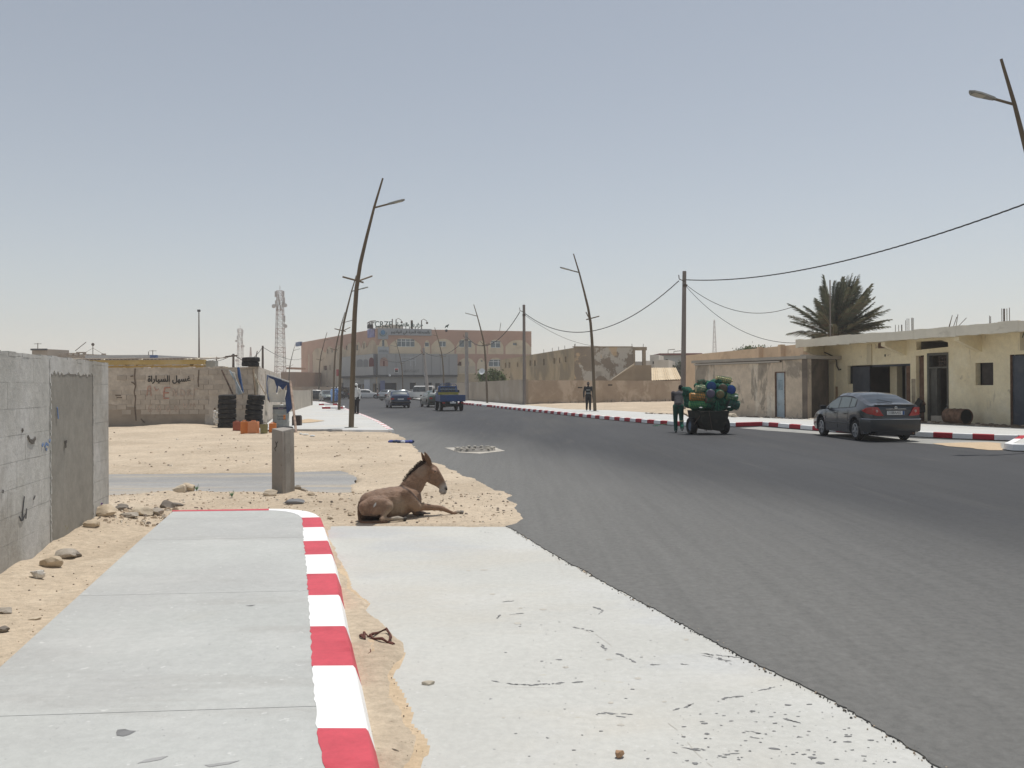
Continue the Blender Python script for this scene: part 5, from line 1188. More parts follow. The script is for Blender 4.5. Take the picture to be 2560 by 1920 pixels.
# rebar tufts
rs = random.Random(3)
for x, n_, yb_, h_ in ((395, 1, 263, 40), (430, 1, 262, 38), (460, 2, 260, 38), (505, 1, 250, 75), (520, 1, 248, 92), (540, 1, 248, 92), (570, 2, 246, 98), (588, 1, 245, 95), (1402, 1, 178, 52), (1414, 1, 178, 44), (1534, 1, 155, 104), (1552, 3, 155, 104), (1588, 1, 150, 100), (1616, 1, 150, 108)):
    for k in range(n_):
        u, z = YW.uz(*Z8(x+k*6, yb_)); z2 = YW.uz(*Z8(x+k*6, yb_-h_))[1]; MB().tube([YW.pt(u, HY+.30, .3), YW.pt(u, z2, .3)], .012, 5).build('rebar', BAR, yb, world=True)
for (x0, y0, x1, y1) in ((960, 215, 1005, 120), (968, 215, 1000, 135), (1008, 210, 1052, 140), (1040, 205, 1064, 112), (1045, 210, 1155, 150)):
    u0, z0 = YW.uz(*Z8(x0, y0)); u1, z1 = YW.uz(*Z8(x1, y1)); MB().tube([YW.pt(u0, min(z0, HY+.38), .3), YW.pt(u1, z1, .3)], .012, 5).build('rebar', BAR, yb, world=True)
# black hose hanging from the canopy corner
c = [Z7(905, 415), Z7(890, 450), Z7(905, 510), Z7(960, 575), Z7(1060, 620), Z7(1150, 665), Z7(1180, 710), Z7(1185, 780), Z7(1210, 830), Z7(1235, 822)]
pts = [YW.pt(*YW.uz(*p), 1.25*(1-i/9)**1.5+.06) for i, p in enumerate(c)]
for i, p_ in enumerate(c): pts[i] = P(p_[0], p_[1], max(pts[i].y, 38.0) if i > 3 else pts[i].y)
MB().tube([YW.pt(*YW.uz(*p), .08) if i > 3 else YW.pt(*YW.uz(*p), .1) for i, p in enumerate(c)], .025, 6).build('hose', DARK, yb, world=True)
YW.part('rust_streak', M('rust_wash', (.38, .25, .15), .9, .2, 3), yb, YW.uz(*Z7(1150, 1000))[0], YW.uz(*Z7(1180, 1000))[0], .2, 1.6, .001, .006)
YW.part('soot_patch', M('soot_wash', (.30, .25, .18), .95, .3, 2), yb, YW.uz(*Z8(505, 800))[0], YW.uz(*Z8(548, 800))[0], .2, 1.9, .001, .006)
# ================================================================== air
hz = MB(); hz.hexa([(-700, -30, -1.06), (700, -30, -1.06), (700, 1400, -1.06), (-700, 1400, -1.06), (-700, -30, 70), (700, -30, 70), (700, 1400, 70), (-700, 1400, 70)])
hm = bpy.data.materials.new('dusty_air'); hm.use_nodes = True; n_ = hm.node_tree.nodes; n_.clear()
pv = n_.new('ShaderNodeVolumePrincipled'); pv.inputs['Color'].default_value = (.93, .92, .92, 1); pv.inputs['Density'].default_value = .0007; pv.inputs['Anisotropy'].default_value = .2
ou = n_.new('ShaderNodeOutputMaterial'); hm.node_tree.links.new(pv.outputs[0], ou.inputs['Volume'])
ho = hz.build('haze', hm); ho['kind'] = 'stuff'

# ================================================================== leaning street lamps
HEADM = M('lamp_head_grey', (.22, .22, .20), .5, .05, 2); LENS = M('lamp_lens', (.42, .40, .34), .3, .05, 2)
def lamp(px, py_z, Y, rz, label, sx=1, group='leaning street lamps along both pavements'):
    """profile measured on the nearest left lamp: leans over the road with height"""
    t = thing('street_lamp', (px, Y, .13), label, 'street lamp', group, rz)
    prof = [(0, 0), (.05, 1.5), (.105, 3.2), (.16, 4.4), (.236, 5.4), (.38, 6.3), (.62, 7.3), (.93, 8.5), (1.27, 9.62)]
    pts = [(x*sx, 0, z) for x, z in prof]; rr = [.105, .10, .095, .09, .083, .075, .062, .048, .034]
    MB().tube(pts, rr, 12).build('pole', LAMPB, t, smooth=50)
    MB().lathe([(.26, 0), (.26, .02), (.12, .02)], 16).build('base_plate', M('plinth', (.45, .43, .38), .9, .1, 3), t)
    # road luminaire
    a = Vector((.93*sx, 0, 8.48)); MB().tube([a, a+Vector((.55*sx, 0, .14))], .035, 8).build('arm', LAMPB, t)
    h = MB(); p0 = a+Vector((.52*sx, 0, .13)); d = Vector((.66*sx, 0, .17))
    top = [(0, .06), (.12, .085), (.6, .14), (.86, .12), (1, .02)]
    vs = []
    for f, w_ in top:
        c = p0+d*f
        for s in (-1, 1): vs += [c+Vector((0, s*w_, -.02)), c+Vector((0, s*w_*.8, .035))]
    fs = []
    for k in range(4):
        o = k*4; fs += [(o, o+1, o+5, o+4), (o+1, o+3, o+7, o+5), (o+3, o+2, o+6, o+7), (o+2, o, o+4, o+6)]
    fs += [(0, 2, 3, 1), (16, 17, 19, 18)]
    h.add(vs, fs); hd = h.build('lamp_head', HEADM, t)
    lm = MB(); lm.hexa([p0+d*.42+Vector((0, -.10, -.03)), p0+d*.86+Vector((0, -.09, -.03)), p0+d*.86+Vector((0, .09, -.03)), p0+d*.42+Vector((0, .10, -.03)), p0+d*.42+Vector((0, -.10, -.02)), p0+d*.86+Vector((0, -.09, -.02)), p0+d*.86+Vector((0, .09, -.02)), p0+d*.42+Vector((0, .10, -.02))])
    lm.build('lens', LENS, hd)
    # low arms for the pavement side
    b = Vector((.265*sx, 0, 5.66))
    MB().tube([b+Vector((.22*sx, .1, -.05)), b+Vector((-.52*sx, -.25, .13))], .035, 8).build('arm', LAMPB, t)
    MB().tube([b+Vector((.05*sx, 0, 0)), b+Vector((.42*sx, .9*sx, .30))], .032, 8).build('arm', LAMPB, t)
    return t
# left row
lb = G(878, 1069, .13); L1 = lamp(lb.x, 0, lb.y, 0, 'nearest leaning bronze street lamp on the left pavement, tallest in the picture')
def place(src, x, y, rz, label, zz=.13):
    c = dup(src); c.location = (x, y, zz); c.rotation_euler = (0, 0, rz); c['label'] = label; return c
for px, Y, lab in ((847.5, 61.5, 'second leaning lamp on the left pavement, just behind the nearest one'), (833, 91, 'third leaning lamp of the left row, beyond the painted kerb frames'), (796, 123, 'fourth leaning lamp of the left row, before the ochre side of the building'), (721, 155, 'farthest left-row lamp, against the sky left of the corner building')):
    v = XY(px, Y); place(L1, v.x, v.y, R(3), lab)
# right row leans the other way
R1v = (13.57, 21.6)
RL = lamp(R1v[0], 0, R1v[1], R(4), 'close street lamp cut by the right edge, its flat head against the sky', sx=-1); RL.location.z = .172
for px, Y, lab in ((1487, 52.6, 'leaning lamp beside the walking man, in front of the brown wall'), (1218, 84, 'leaning lamp in front of the green shrub and pink building'), (1111, 115, 'leaning lamp right of the blue truck against the grey cladding'), (1008, 145, 'farthest right-row lamp against the middle of the corner building')):
    v = XY(px, Y); place(RL, v.x, v.y, R(6), lab, .172)

# ================================================================== utility poles and cables
def upole(px, Y, top, label, r0=.17, r1=.11, lean=(0, 0), mat=CPOLE, peg=True):
    v = XY(px, Y); h = P(px, top, Y).z; t = thing('utility_pole', (v.x, Y, .1), label, 'utility pole', 'grey utility poles carrying the sagging cables')
    MB().tube([(0, 0, 0), (lean[0], lean[1], h-.1)], [r0, r1], 10).build('pole', mat, t, smooth=50)
    if peg:
        MB().tube([(lean[0], lean[1]-.1, h-.75), (lean[0]-.35, lean[1]-.12, h-.6), (lean[0]-.38, lean[1]-.12, h-.35)], .03, 6).build('bracket', BAR, t)
        MB().box((lean[0], lean[1]-.15, h-1.0), (.28, .1, .12)).build('clamp', BAR, t)
    return t, Vector((v.x+lean[0], Y+lean[1], h))
_, TA = upole(1707, 53.5, 678, 'thick grey utility pole rising behind the loaded cart', .17, .12, (.15, 0))
_, TB = upole(1311, 74.2, 762, 'grey utility pole at the corner of the long brown wall', .17, .12)
_, TC = upole(1167, 101, 831, 'stout pale utility pole behind the blue truck, in front of the pink building', .24, .2, mat=M('pale_pole', (.33, .30, .28), .9, .1, 2))
_, TD = upole(1070, 122, 870, 'pale utility pole standing left of the blue truck before the cladding', .26, .17, (-.6, 0), mat=M('pale_pole', (.33, .30, .28)))
def cable(name, a, b, sag, r, label, px_mid=None, parent=None, n=26):
    a = Vector(a); b = Vector(b); pts = []
    for i in range(n+1):
        t_ = i/n; p = a.lerp(b, t_); p.z -= 4*sag*t_*(1-t_); pts.append(p)
    o = MB().tube(pts, r, 5).build(name, M('black_cable', (.035, .035, .035), .7, .1, 3), parent, loc=tuple(a)); tag(o, label, 'cable', 'overhead cables between the poles'); return o
TE = thing('utility_pole', (19, 22, .17), 'grey utility pole just outside the picture beyond the right edge', 'utility pole', 'grey utility poles carrying the sagging cables')
MB().tube([(0, 0, 0), (0, 0, 8.75)], [.17, .12], 10).build('pole', CPOLE, TE, smooth=50)
RT = Vector((19, 22, 8.62))
# twisted bundle towards the viewer's right
a, b = TA+Vector((.1, -.1, -.55)), RT; n = 150; pts1 = []; 
for ph in (0, 2.1, 4.2):
    pts = []
    for i in range(n+1):
        t_ = i/n; p = a.lerp(b, t_); p.z -= 4*1.26*t_*(1-t_); c = i*1.05+ph; pts.append(p+Vector((.0, .016*math.cos(c), .018*math.sin(c))))
    pts1.append(pts)
mb = MB()
for pts in pts1: mb.tube(pts, .015, 4)
tag(mb.build('cable', M('black_cable', (.035, .035, .035), .7, .1, 3), loc=tuple(a)), 'thick twisted cable bundle sweeping from the tall pole to the upper right edge', 'cable', 'overhead cables between the poles')
cable('cable', TA+Vector((-.35, 0, -.6)), TB+Vector((.1, 0, -.75)), 2.35, .03, 'sagging cable between the cart-side pole and the wall-corner pole')
cable('cable', TB+Vector((-.35, 0, -.6)), TC+Vector((0, 0, -.5)), 1.9, .035, 'cable sagging from the wall-corner pole across the pink building')
cable('cable', TC+Vector((0, 0, -.6)), TD+Vector((0, 0, -.5)), 1.3, .03, 'cable between the stout pale pole and the next pole beyond the truck')
cable('cable', TD+Vector((0, 0, -.6)), FR.pt(.6, 6.9, .8), 1.0, .03, 'cable running from the far pale pole to the grey cladding corner')
cable('cable', TA+Vector((.1, 0, -.85)), P(1990, 764, 51), 1.0, .018, 'thin cable from the tall pole to the post beside the palm')
cable('cable', TA+Vector((.1, 0, -.95)), P(2022, 855, 45), 1.1, .016, 'thin cable from the tall pole down to the canopy corner')
cable('cable', TB+Vector((.1, 0, -.9)), P(1500, 866, 88), .6, .016, 'faint cable from the wall-corner pole to the decayed house roof')
# slim post before the palm
pv_ = P(2076, 838, 44.5); MBt = MB().tube([(pv_.x, 44.5, 3.3), (pv_.x, 44.5, P(2076, 700, 44.5).z)], .035, 6)
o = MBt.build('post', CPOLE, loc=(pv_.x, 44.5, 3.3)); tag(o, 'slim metal post on the canopy roof in front of the palm', 'post')

# ================================================================== palm
PALG = [M('palm_leaf_grey_green', (.135, .15, .10), .7, .25, 4, spec=.4), M('palm_leaf_dry', (.17, .135, .10), .8, .25, 4)]
RACH = M('palm_rachis', (.33, .30, .24), .7, .15, 4)
pc = P(2085, 834, 52); palm = thing('palm_tree', (pc.x, 52, 0), 'wind-swept date palm with drooping grey-green fronds behind the cream building', 'palm tree')
MB().lathe([(.34, 0), (.27, 1.2), (.25, 3.2), (.34, pc.z-.5), (.30, pc.z+.2)], 14).build('trunk', M('palm_trunk', (.16, .125, .09), .95, .3, 9, .02, 20), palm)
rs = random.Random(11)
def frond(Lf, droop, dry, seed):
    r = random.Random(seed); mb = MB(); pts = []; n = 16
    for i in range(n+1):
        t_ = i/n; pts.append(Vector((Lf*t_*(1-.18*droop*t_), 0, -droop*Lf*.42*t_**2.1)))
    mb.cur = 2; mb.tube(pts, [.032*(1-.85*i/n)+.003 for i in range(n+1)], 4)
    for k in range(74):
        t_ = .15+.84*k/74; i = min(n-1, int(t_*n)); f = t_*n-i; p = pts[i].lerp(pts[i+1], f); tg = (pts[i+1]-pts[i]).normalized()
        ll = (.52*math.sin(math.pi*min(1, .15+t_*.85))**.7+.08)*r.uniform(.75, 1.1)
        for s in (-1, 1):
            sw = r.uniform(.45, .8); dn = r.uniform(-.35, .25); d = (tg*sw+Vector((0, s*.75, dn*.8-.1))).normalized(); wv = d.cross(Vector((0, 0, 1))).normalized()*.027+Vector((0, 0, .014))
            q = p+d*ll*.5; e = p+d*ll+Vector((0, 0, -.14*ll)); mb.cur = 1 if r.random() < dry else 0
            mb.add([p-wv*.5, p+wv*.5, q+wv, e, q-wv], [(0, 1, 2, 3, 4)])
    return mb.mesh('frond', PALG+[RACH])
fr = [frond(3.7, .22, .1, 1), frond(3.5, .40, .15, 2), frond(3.2, .65, .4, 3), frond(3.7, .03, .15, 4)]
cz = Vector((0, 0, pc.z+.05))
k = 0
for ring, (el, cnt) in enumerate(((87, 10), (76, 15), (64, 18), (50, 18), (36, 17), (20, 13), (5, 9))):
    for j in range(cnt):
        az = (j+rs.random()*.8)/cnt*2*math.pi; e = R(el+rs.uniform(-9, 9))
        d = Vector((math.cos(az)*math.cos(e)+.40, math.sin(az)*math.cos(e), math.sin(e))).normalized()     # wind from the left
        e2 = math.asin(d.z); a2 = math.atan2(d.y, d.x)
        inst('frond', fr[(3 if el > 60 else 0 if el > 45 else 1 if el > 15 else 2)], palm, cz+Vector((rs.uniform(-.1, .1), rs.uniform(-.1, .1), -.1*ring*.5)), (rs.uniform(-.3, .3), -e2, a2), (rs.uniform(.8, 1.04),)*3)

# ================================================================== leafy shrubs and trees
LEAF = M('leaf_green', (.085, .13, .035), .8, .3, 6, rnd=0); LEAFD = M('leaf_dark', (.035, .052, .03), .8, .3, 6); LEAFO = M('leaf_olive', (.13, .14, .075), .8, .3, 6); BARK = M('bark', (.13, .10, .075), .95, .2, 8)
def tree(name, loc, w_, d_, h, z0, n, leaf, label, cat, mats, stems=5, seed=1, clumps=14, flat=1.0):
    r = random.Random(seed); t = thing(name, loc, label, cat); mb = MB(); sm = MB(); cs = []
    for k in range(clumps):
        a = r.random()*6.28; q = r.random()**.5; cs.append(Vector((math.cos(a)*w_*q*.75, math.sin(a)*d_*q*.75, z0+(h-z0)*(.15+.75*r.random()*(1-.35*q)))))
    for i, c in enumerate(cs):
        if i < stems: sm.tube([(r.uniform(-.1, .1), r.uniform(-.1, .1), 0), Vector((c.x*.3, c.y*.3, c.z*.5)), c], [.09, .06, .02], 5)
    for k in range(n):
        c = r.choice(cs); rr = (w_+d_)*.5*r.uniform(.18, .42)
        p = c+Vector((r.gauss(0, .5)*rr, r.gauss(0, .5)*rr, r.gauss(0, .42)*rr*flat)); u = Vector((r.gauss(0, 1), r.gauss(0, 1), r.gauss(0, 1))).normalized(); v = u.cross(Vector((r.gauss(0, 1), r.gauss(0, 1), r.gauss(0, 1)))).normalized()
        s = leaf*r.uniform(.6, 1.3); mb.cur = 0 if r.random() < .6 else 1; mb.add([p-u*s, p+v*s*.45, p+u*s, p-v*s*.45], [(0, 1, 2, 3)])
    mb.build('foliage', mats, t); sm.build('stem' if name == 'shrub' else 'trunk', BARK, t); return t
v = XY(1230, 97); tree('shrub', (v.x, 97, 0), 1.9, 1.2, 3.9, 1.9, 3000, .13, 'green leafy shrub rising behind the grey-brown wall under the satellite dish', 'shrub', [LEAF, LEAFO], 6, 3, 16)
v = XY(1229, 92); 
tm_ = MB(); 
v = XY(1688, 128); tree('tree', (v.x, 128, 0), 1.9, 1.6, 6.3, 2.6, 2600, .16, 'dark feathery tree between the whitish house and the tall pole', 'tree', [LEAFD, LEAFO], 6, 5, 16)
v = XY(1888, 82); tree('acacia', (v.x, 82, 0), 2.4, 1.6, 5.55, 4.3, 2600, .11, 'flat olive acacia crown showing above the tan-orange wall', 'tree', [LEAFO, LEAF], 7, 6, 26, .5)
# satellite dish
dv = P(1205, 929, 90); dish = thing('satellite_dish', tuple(dv), 'white satellite dish tilted beside the green shrub', 'satellite dish')
m3 = Euler((R(70), R(20), R(-25))).to_matrix(); MB().lathe([(.02, 0), (.19, .02), (.33, .07), (.34, .08), (.19, .03), (.02, .01)], 18, (0, 0, 0), m3).build('dish', WFR, dish, smooth=60)
MB().tube([(0, 0, 0), (.1, .2, -.9)], .03, 6).build('mast', BAR, dish)

# ================================================================== far skyline on the left
def lattice(name, px, top, Y, w0, w1, base_y, label, mats, bays=16, r=.09, ant=True, seed=1):
    v = XY(px, Y); h = P(px, top, Y).z; t = thing(name, (v.x, Y, 0), label, 'radio mast'); rs = random.Random(seed)
    legs = [MB(), MB()]; c = [(-1, -1), (1, -1), (1, 1), (-1, 1)]
    def corner(k, z): w_ = (w0+(w1-w0)*z/h)/2; return Vector((c[k][0]*w_, c[k][1]*w_, z))
    for b in range(bays):
        z0, z1 = h*b/bays, h*(b+1)/bays; mb = legs[(b//2) % 2]
        for k in range(4):
            mb.tube([corner(k, z0), corner(k, z1)], r, 4, False); mb.tube([corner(k, z0), corner((k+1) % 4, z1)], r*.6, 3, False); mb.tube([corner((k+1) % 4, z0), corner(k, z1)], r*.6, 3, False); mb.tube([corner(k, z1), corner((k+1) % 4, z1)], r*.6, 3, False)
    legs[0].build('lattice', mats[0], t); legs[1].build('lattice', mats[1], t)
    if ant:
        for k in range(11):
            z = h*rs.uniform(.72, .98); a = rs.random()*6.28; p = Vector((math.cos(a), math.sin(a), 0))*(w1*.5+r*6); mb = MB(); mb.box(p+Vector((0, 0, z)), (.45, .3, h*.055)); mb.build('antenna', M('antenna_grey', (.40, .39, .39), .7, .1, 3), t)
        for k in range(3):
            z = h*rs.uniform(.45, .9); s = rs.choice((-1, 1)); MB().lathe([(0, 0), (.55, .0), (.6, .35), (0, .4)], 12, (s*(w1*.5+.9), -.3, z), Euler((R(90), 0, 0)).to_matrix()).build('drum_antenna', M('antenna_grey', (.40, .39, .39)), t)
        MB().tube([(0, 0, h), (0, 0, h+h*.05)], r*.8, 4).build('spike', mats[0], t)
    return t
TR = M('mast_red', (.27, .19, .17), .7, .1, 3); TW = M('mast_white', (.34, .33, .32), .7, .1, 3)
lattice('radio_mast', 701, 727, 250, 3.0, 1.5, 930, 'tall red and white lattice mast crowded with antennas, left of the corner building', [TR, TW], 22, .08, seed=2)
lattice('radio_mast', 601, 822, 430, 3.4, 1.7, 930, 'fainter lattice mast farther off behind the block wall', [TR, TW], 18, .09, seed=5)
lattice('radio_mast', 627, 868, 520, 2.6, .4, 930, 'small red and white pylon just left of the tyres on the wall', [TR, TW], 10, .16, False)
lattice('radio_mast', 1787, 800, 480, 3.4, .5, 930, 'thin faint mast on the skyline right of the tall pole', [M('mast_grey', (.4, .39, .38)), M('mast_grey', (.4, .39, .38))], 14, .1, False)
v = XY(498, 120); t = thing('antenna_pole', (v.x, 120, 0), 'slim dark pole with a small top box above the yellow shed', 'pole'); h = P(498, 775, 120).z
MB().tube([(0, 0, 0), (0, 0, h)], [.16, .07], 6).build('pole', M('dark_pole', (.12, .10, .09), .8, .1, 2), t); MB().box((0, 0, h-.1), (.35, .35, .3)).build('top_box', DARKM, t)
# low roofs of the quarter behind the block wall
Z1 = lambda x, y: (x/4.254, 840+y/4.254)
GR1 = M('far_grey_brown_wall', (.31, .27, .23), .9, .08, .3); GR2 = M('far_grey_roof', (.40, .42, .44), .7, .05, .3)
block('house', 'long low grey-brown roofline behind the near wall, with small roof rooms', -60, Z1(950, 0)[0], Z1(0, 200)[1], 130, 10, GR1)
tt = block('shed', 'long shed with pale grey sheet roof and a blue end board', Z1(905, 0)[0], Z1(1605, 0)[0], Z1(0, 205)[1], 112, 9, GR2, 'shed')
W_ = Wall(XY(0, 112), XY(600, 112)); q = W_.pbox(*Z1(1600, 203), *Z1(1672, 232)); W_.part('end_board', BLUEM, tt, q[0], q[1], q[2], q[3], -.2, .2)
block('roof_room', 'small roof room with dark band, leftmost on the skyline', Z1(340, 0)[0], Z1(502, 0)[0], Z1(0, 140)[1], 128, 4, GR1, 'building', z0=5, extra=[('roof_edge', DARKM, *Z1(335, 135), *Z1(505, 152), .3)])
t = thing('roof_frame', tuple(XY(190, 127)), 'broken concrete roof frame on the skyline between the near wall and the yellow shed', 'building')
W_ = Wall(XY(0, 127), XY(600, 127))
for (x0, y0, x1, y1) in ((645, 186, 690, 212), (700, 180, 810, 190), (700, 190, 712, 212), (760, 190, 772, 212), (808, 170, 902, 182), (815, 182, 830, 212), (880, 182, 900, 212), (1078, 186, 1112, 204)):
    q = W_.pbox(*Z1(x0, y0), *Z1(x1, y1)); W_.part('beam', GR1, t, *q, -.5, 0)
for i, (x0, y0, x1, y1, lab) in enumerate(((988, 90, 988, 200, 'guyed aerial mast on the far shed roof'), (402, 75, 402, 138, 'thin television aerial on the leftmost roof room'), (1580, 165, 1580, 205, 'short stub aerial left of the blue end board'), (1625, 150, 1625, 205, 'thin comb aerial above the blue end board'), (800, 158, 915, 65, 'long boom leaning up to the right on the skyline'))):
    a = P(*Z1(x1 if y1 > y0 else x0, max(y0, y1)), 118); b = P(*Z1(x0 if y1 > y0 else x1, min(y0, y1)), 118)
    t = thing('aerial', tuple(a), lab, 'aerial'); MB().tube([a, b], .05, 5).build('mast', BAR, t, world=True)
    if i == 0:
        for s in (-1, 1): MB().tube([b+Vector((0, 0, -.5)), a+Vector((s*1.6, 0, 0))], .02, 4).build('guy_wire', BAR, t, world=True)
        MB().ball(b, .22, 8, 6).build('top_box', BAR, t, world=True)
    if i in (1, 3): MB().tube([b+Vector((-.5, 0, -.1)), b+Vector((.5, 0, -.1))], .03, 4).build('cross_arm', BAR, t, world=True)
# yellow shed with ragged sheet roof just behind the block wall
YS = Wall(XY(-60, 47), XY(515, 47)); ysd = thing('shed', tuple(XY(515, 47)), 'yellow-ochre shed with ragged corrugated roof sheets behind the lettered wall', 'shed')
YSM = M('yellow_ochre_board', (.50, .36, .14), .85, .08, 1, layers=[((.60, .48, .28), .6, .6, .08, .5)])
u1 = YS.L; zt1 = YS.uz(*Z1(2160, 236))[1]; zb1 = YS.uz(*Z1(1500, 300))[1]
YS.part('board_wall', YSM, ysd, -4, u1-.1, 0, zt1-.38, -4, 0)
YS.part('fascia', YSM, ysd, -4, u1, zt1-.34, zt1-.08, -.1, .25)
mb0 = MB(); mb0.add([(-.10, 0, 0), (-.05, 0, .045), (.05, 0, .045), (.10, 0, 0), (-.10, 4, .2), (-.05, 4, .245), (.05, 4, .245), (.10, 4, .2)], [(0, 1, 5, 4), (1, 2, 6, 5), (2, 3, 7, 6), (0, 3, 2, 1)])
rib_d = mb0.mesh('roof_rib', M('dark_sheet', (.12, .09, .07), .9, .2, 3)); rib_l = mb0.mesh('roof_rib', M('chipped_edge', (.60, .54, .42), .9, .1, 3))
rs = random.Random(4); u = -4
ang = math.atan2(YS.d.y, YS.d.x)
while u < u1:
    p = YS.pt(u, zt1-.07, .3)-wloc(ysd); inst('roof_rib', rib_d if rs.random() < .8 else rib_l, ysd, p, (0, 0, ang), (1, 1, 1)); u += .205
mb = MB()
for k in range(60): u = rs.uniform(3, u1); mb.box(YS.pt(u, zt1-.36+rs.uniform(-.02, .02), .14), (rs.uniform(.05, .25), .05, rs.uniform(.02, .06)), ang)
o = mb.build('chipped_plaster', M('chipped_edge', (.6, .54, .42)), ysd, world=True); o['kind'] = 'stuff'
YS.part('end_panel', M('grey_end', (.36, .36, .33), .9, .1, 2), ysd, u1+.01, u1+.5, 0, zt1-.15, -.5, .05)
# orange-brown roofscape seen over the low wall at left of the corner building
Z2b = lambda x, y: (480+x/6.9125, 860+y/6.9125)
OBR = M('brick_orange_wall', (.42, .28, .20), .9, .08, .4)
block('house', 'orange-brown stepped house left of the corner building', Z2b(1535, 0)[0], Z2b(1790, 0)[0], Z2b(0, 485)[1], 170, 10, OBR)
block('roof_room', 'small raised block on the orange-brown house', Z2b(1630, 0)[0], Z2b(1725, 0)[0], Z2b(0, 435)[1], 171, 5, OBR, 'building', z0=6)
block('house', 'dull tan low house against the flank of the corner building', Z2b(1790, 0)[0], Z2b(1915, 0)[0], Z2b(0, 528)[1], 185, 10, M('dull_tan_wall', (.36, .28, .21), .9, .08, .4))
block('house', 'low tan house behind the low pale wall', Z2b(1700, 0)[0], Z2b(1910, 0)[0], Z2b(0, 740)[1], 120, 8, M('dull_tan_wall', (.36, .28, .21)))
# utility poles and wires on the left
for (x, y0, y1, Y, lab) in ((715, 170, 400, 75, 'dark wooden pole with crossarm behind the block wall'), (1222, 30, 440, 80, 'pole carrying wires just right of the tyres on the wall'), (410, 220, 410, 95, 'slim leaning lamp post behind the lettered wall'), (1110, 120, 215, 95, 'small distant leaning lamp behind the tyres on the wall')):
    a = P(*Z2b(x, y1), Y); b = P(*Z2b(x+(18 if Y == 95 else 0), y0), Y); t = thing('utility_pole', (a.x, Y, 0), lab, 'utility pole')
    MB().tube([(0, 0, 0), (0, 0, a.z), (b.x-a.x, 0, b.z)], [.12, .11, .09] if Y < 90 else [.07, .06, .05], 6).build('pole', M('dark_pole', (.12, .10, .09)), t)
    if Y == 75: MB().tube([(b.x-a.x-.7, 0, b.z-.25), (b.x-a.x+.35, 0, b.z-.15)], .07, 5).build('cross_arm', BAR, t); MB().tube([(b.x-a.x-.3, 0, b.z-.15), (-4.0, 0, a.z+.0)], .02, 4).build('stay_wire', BAR, t)
def wire(a, b, Ya, Yb, sag, lab): cable('cable', P(*Z2b(*a), Ya), P(*Z2b(*b), Yb), sag, .025, lab, n=14)
wire((270, 275), (700, 185), 95, 75, .3, 'wire running left from the crossarm pole over the yellow shed')
wire((730, 185), (1215, 60), 75, 80, .8, 'wire between the crossarm pole and the next pole over the tyres')
wire((1235, 60), (1900, 250), 80, 150, .6, 'wire running right from the pole past the lattice mast')

# ================================================================== tyre repair corner
TYR = M('tyre_rubber', (.022, .022, .024), .75, .2, 6, .002, 60, layers=[((.05, .048, .045), 5, .6, .08, .5)])
def tyre_mesh(name, r=.36, w_=.19, ri=.21, tread=True):
    mb = MB(); h = w_/2
    prof = [(ri, -h*.62), (ri+.02, -h*.86), (r*.82, -h), (r*.95, -h*.86), (r, -h*.62), (r, -h*.20), (r*.985, -h*.17), (r*.985, -h*.08), (r, -h*.05), (r, h*.3), (r*.985, h*.33), (r*.985, h*.42), (r, h*.45), (r, h*.62), (r*.95, h*.86), (r*.82, h), (ri+.02, h*.86), (ri, h*.62)]
    mb.lathe(prof, 28, close=True); return mb.mesh(name, TYR, 45)
tyA = tyre_mesh('tyre', .355, .20); tyB = tyre_mesh('tyre', .345, .185)
def tyre(loc, label, group, rot=(0, 0, 0), sc=1, me=None):
    o = bpy.data.objects.new('tyre', me or random.choice((tyA, tyB))); COL.objects.link(o); o.location = loc; o.rotation_euler = rot; o.scale = (sc,)*3; return tag(o, label, 'tyre', group)
gl = G(568, 1076); z = height(gl.x, gl.y)
ords = ['lowest', 'second', 'third', 'fourth', 'fifth', 'sixth', 'seventh', 'eighth']
s0 = (gl.x, gl.y+.1)
for k in range(7): tyre((s0[0]+random.uniform(-.02, .02), s0[1]-.1+random.uniform(-.02, .02), z+.10+k*.188), ('topmost tyre' if k == 6 else ords[k]+' tyre from the ground')+' of the straight left stack before the block wall', 'tyres of the left stack', (random.uniform(-.03, .03), random.uniform(-.03, .03), 0))
gl = G(634, 1070); z = height(gl.x, gl.y); lean = [0, .0, -.02, -.01, .01, .05, .10, .14]
for k in range(7): tyre((-10.42+lean[k], 34.75, .12+k*.197), ('topmost tyre' if k == 6 else ords[k]+' tyre from the ground')+' of the leaning middle stack behind the jerrycans', 'tyres of the leaning middle stack', (random.uniform(-.03, .03), .06 if k > 2 else 0, 0))
tw_ = P(629, 921, 36); zt_ = topz+.05
tyre((tw_.x, 35.85, zt_+.10), 'lower of the two tyres lying on top of the block wall', 'tyres lying on the wall', (0, .04, 0), 1.0, tyA); tyre((tw_.x+.02, 35.85, zt_+.285), 'upper of the two tyres lying on top of the block wall', 'tyres lying on the wall', (0, -.03, 0), 1.02, tyA)
gl = G(702, 1085); tyre((gl.x, gl.y+.35, height(gl.x, gl.y)+.09), 'single tyre lying flat on the sand at the foot of the grey oil drum', 'tyres on the ground', me=tyA)
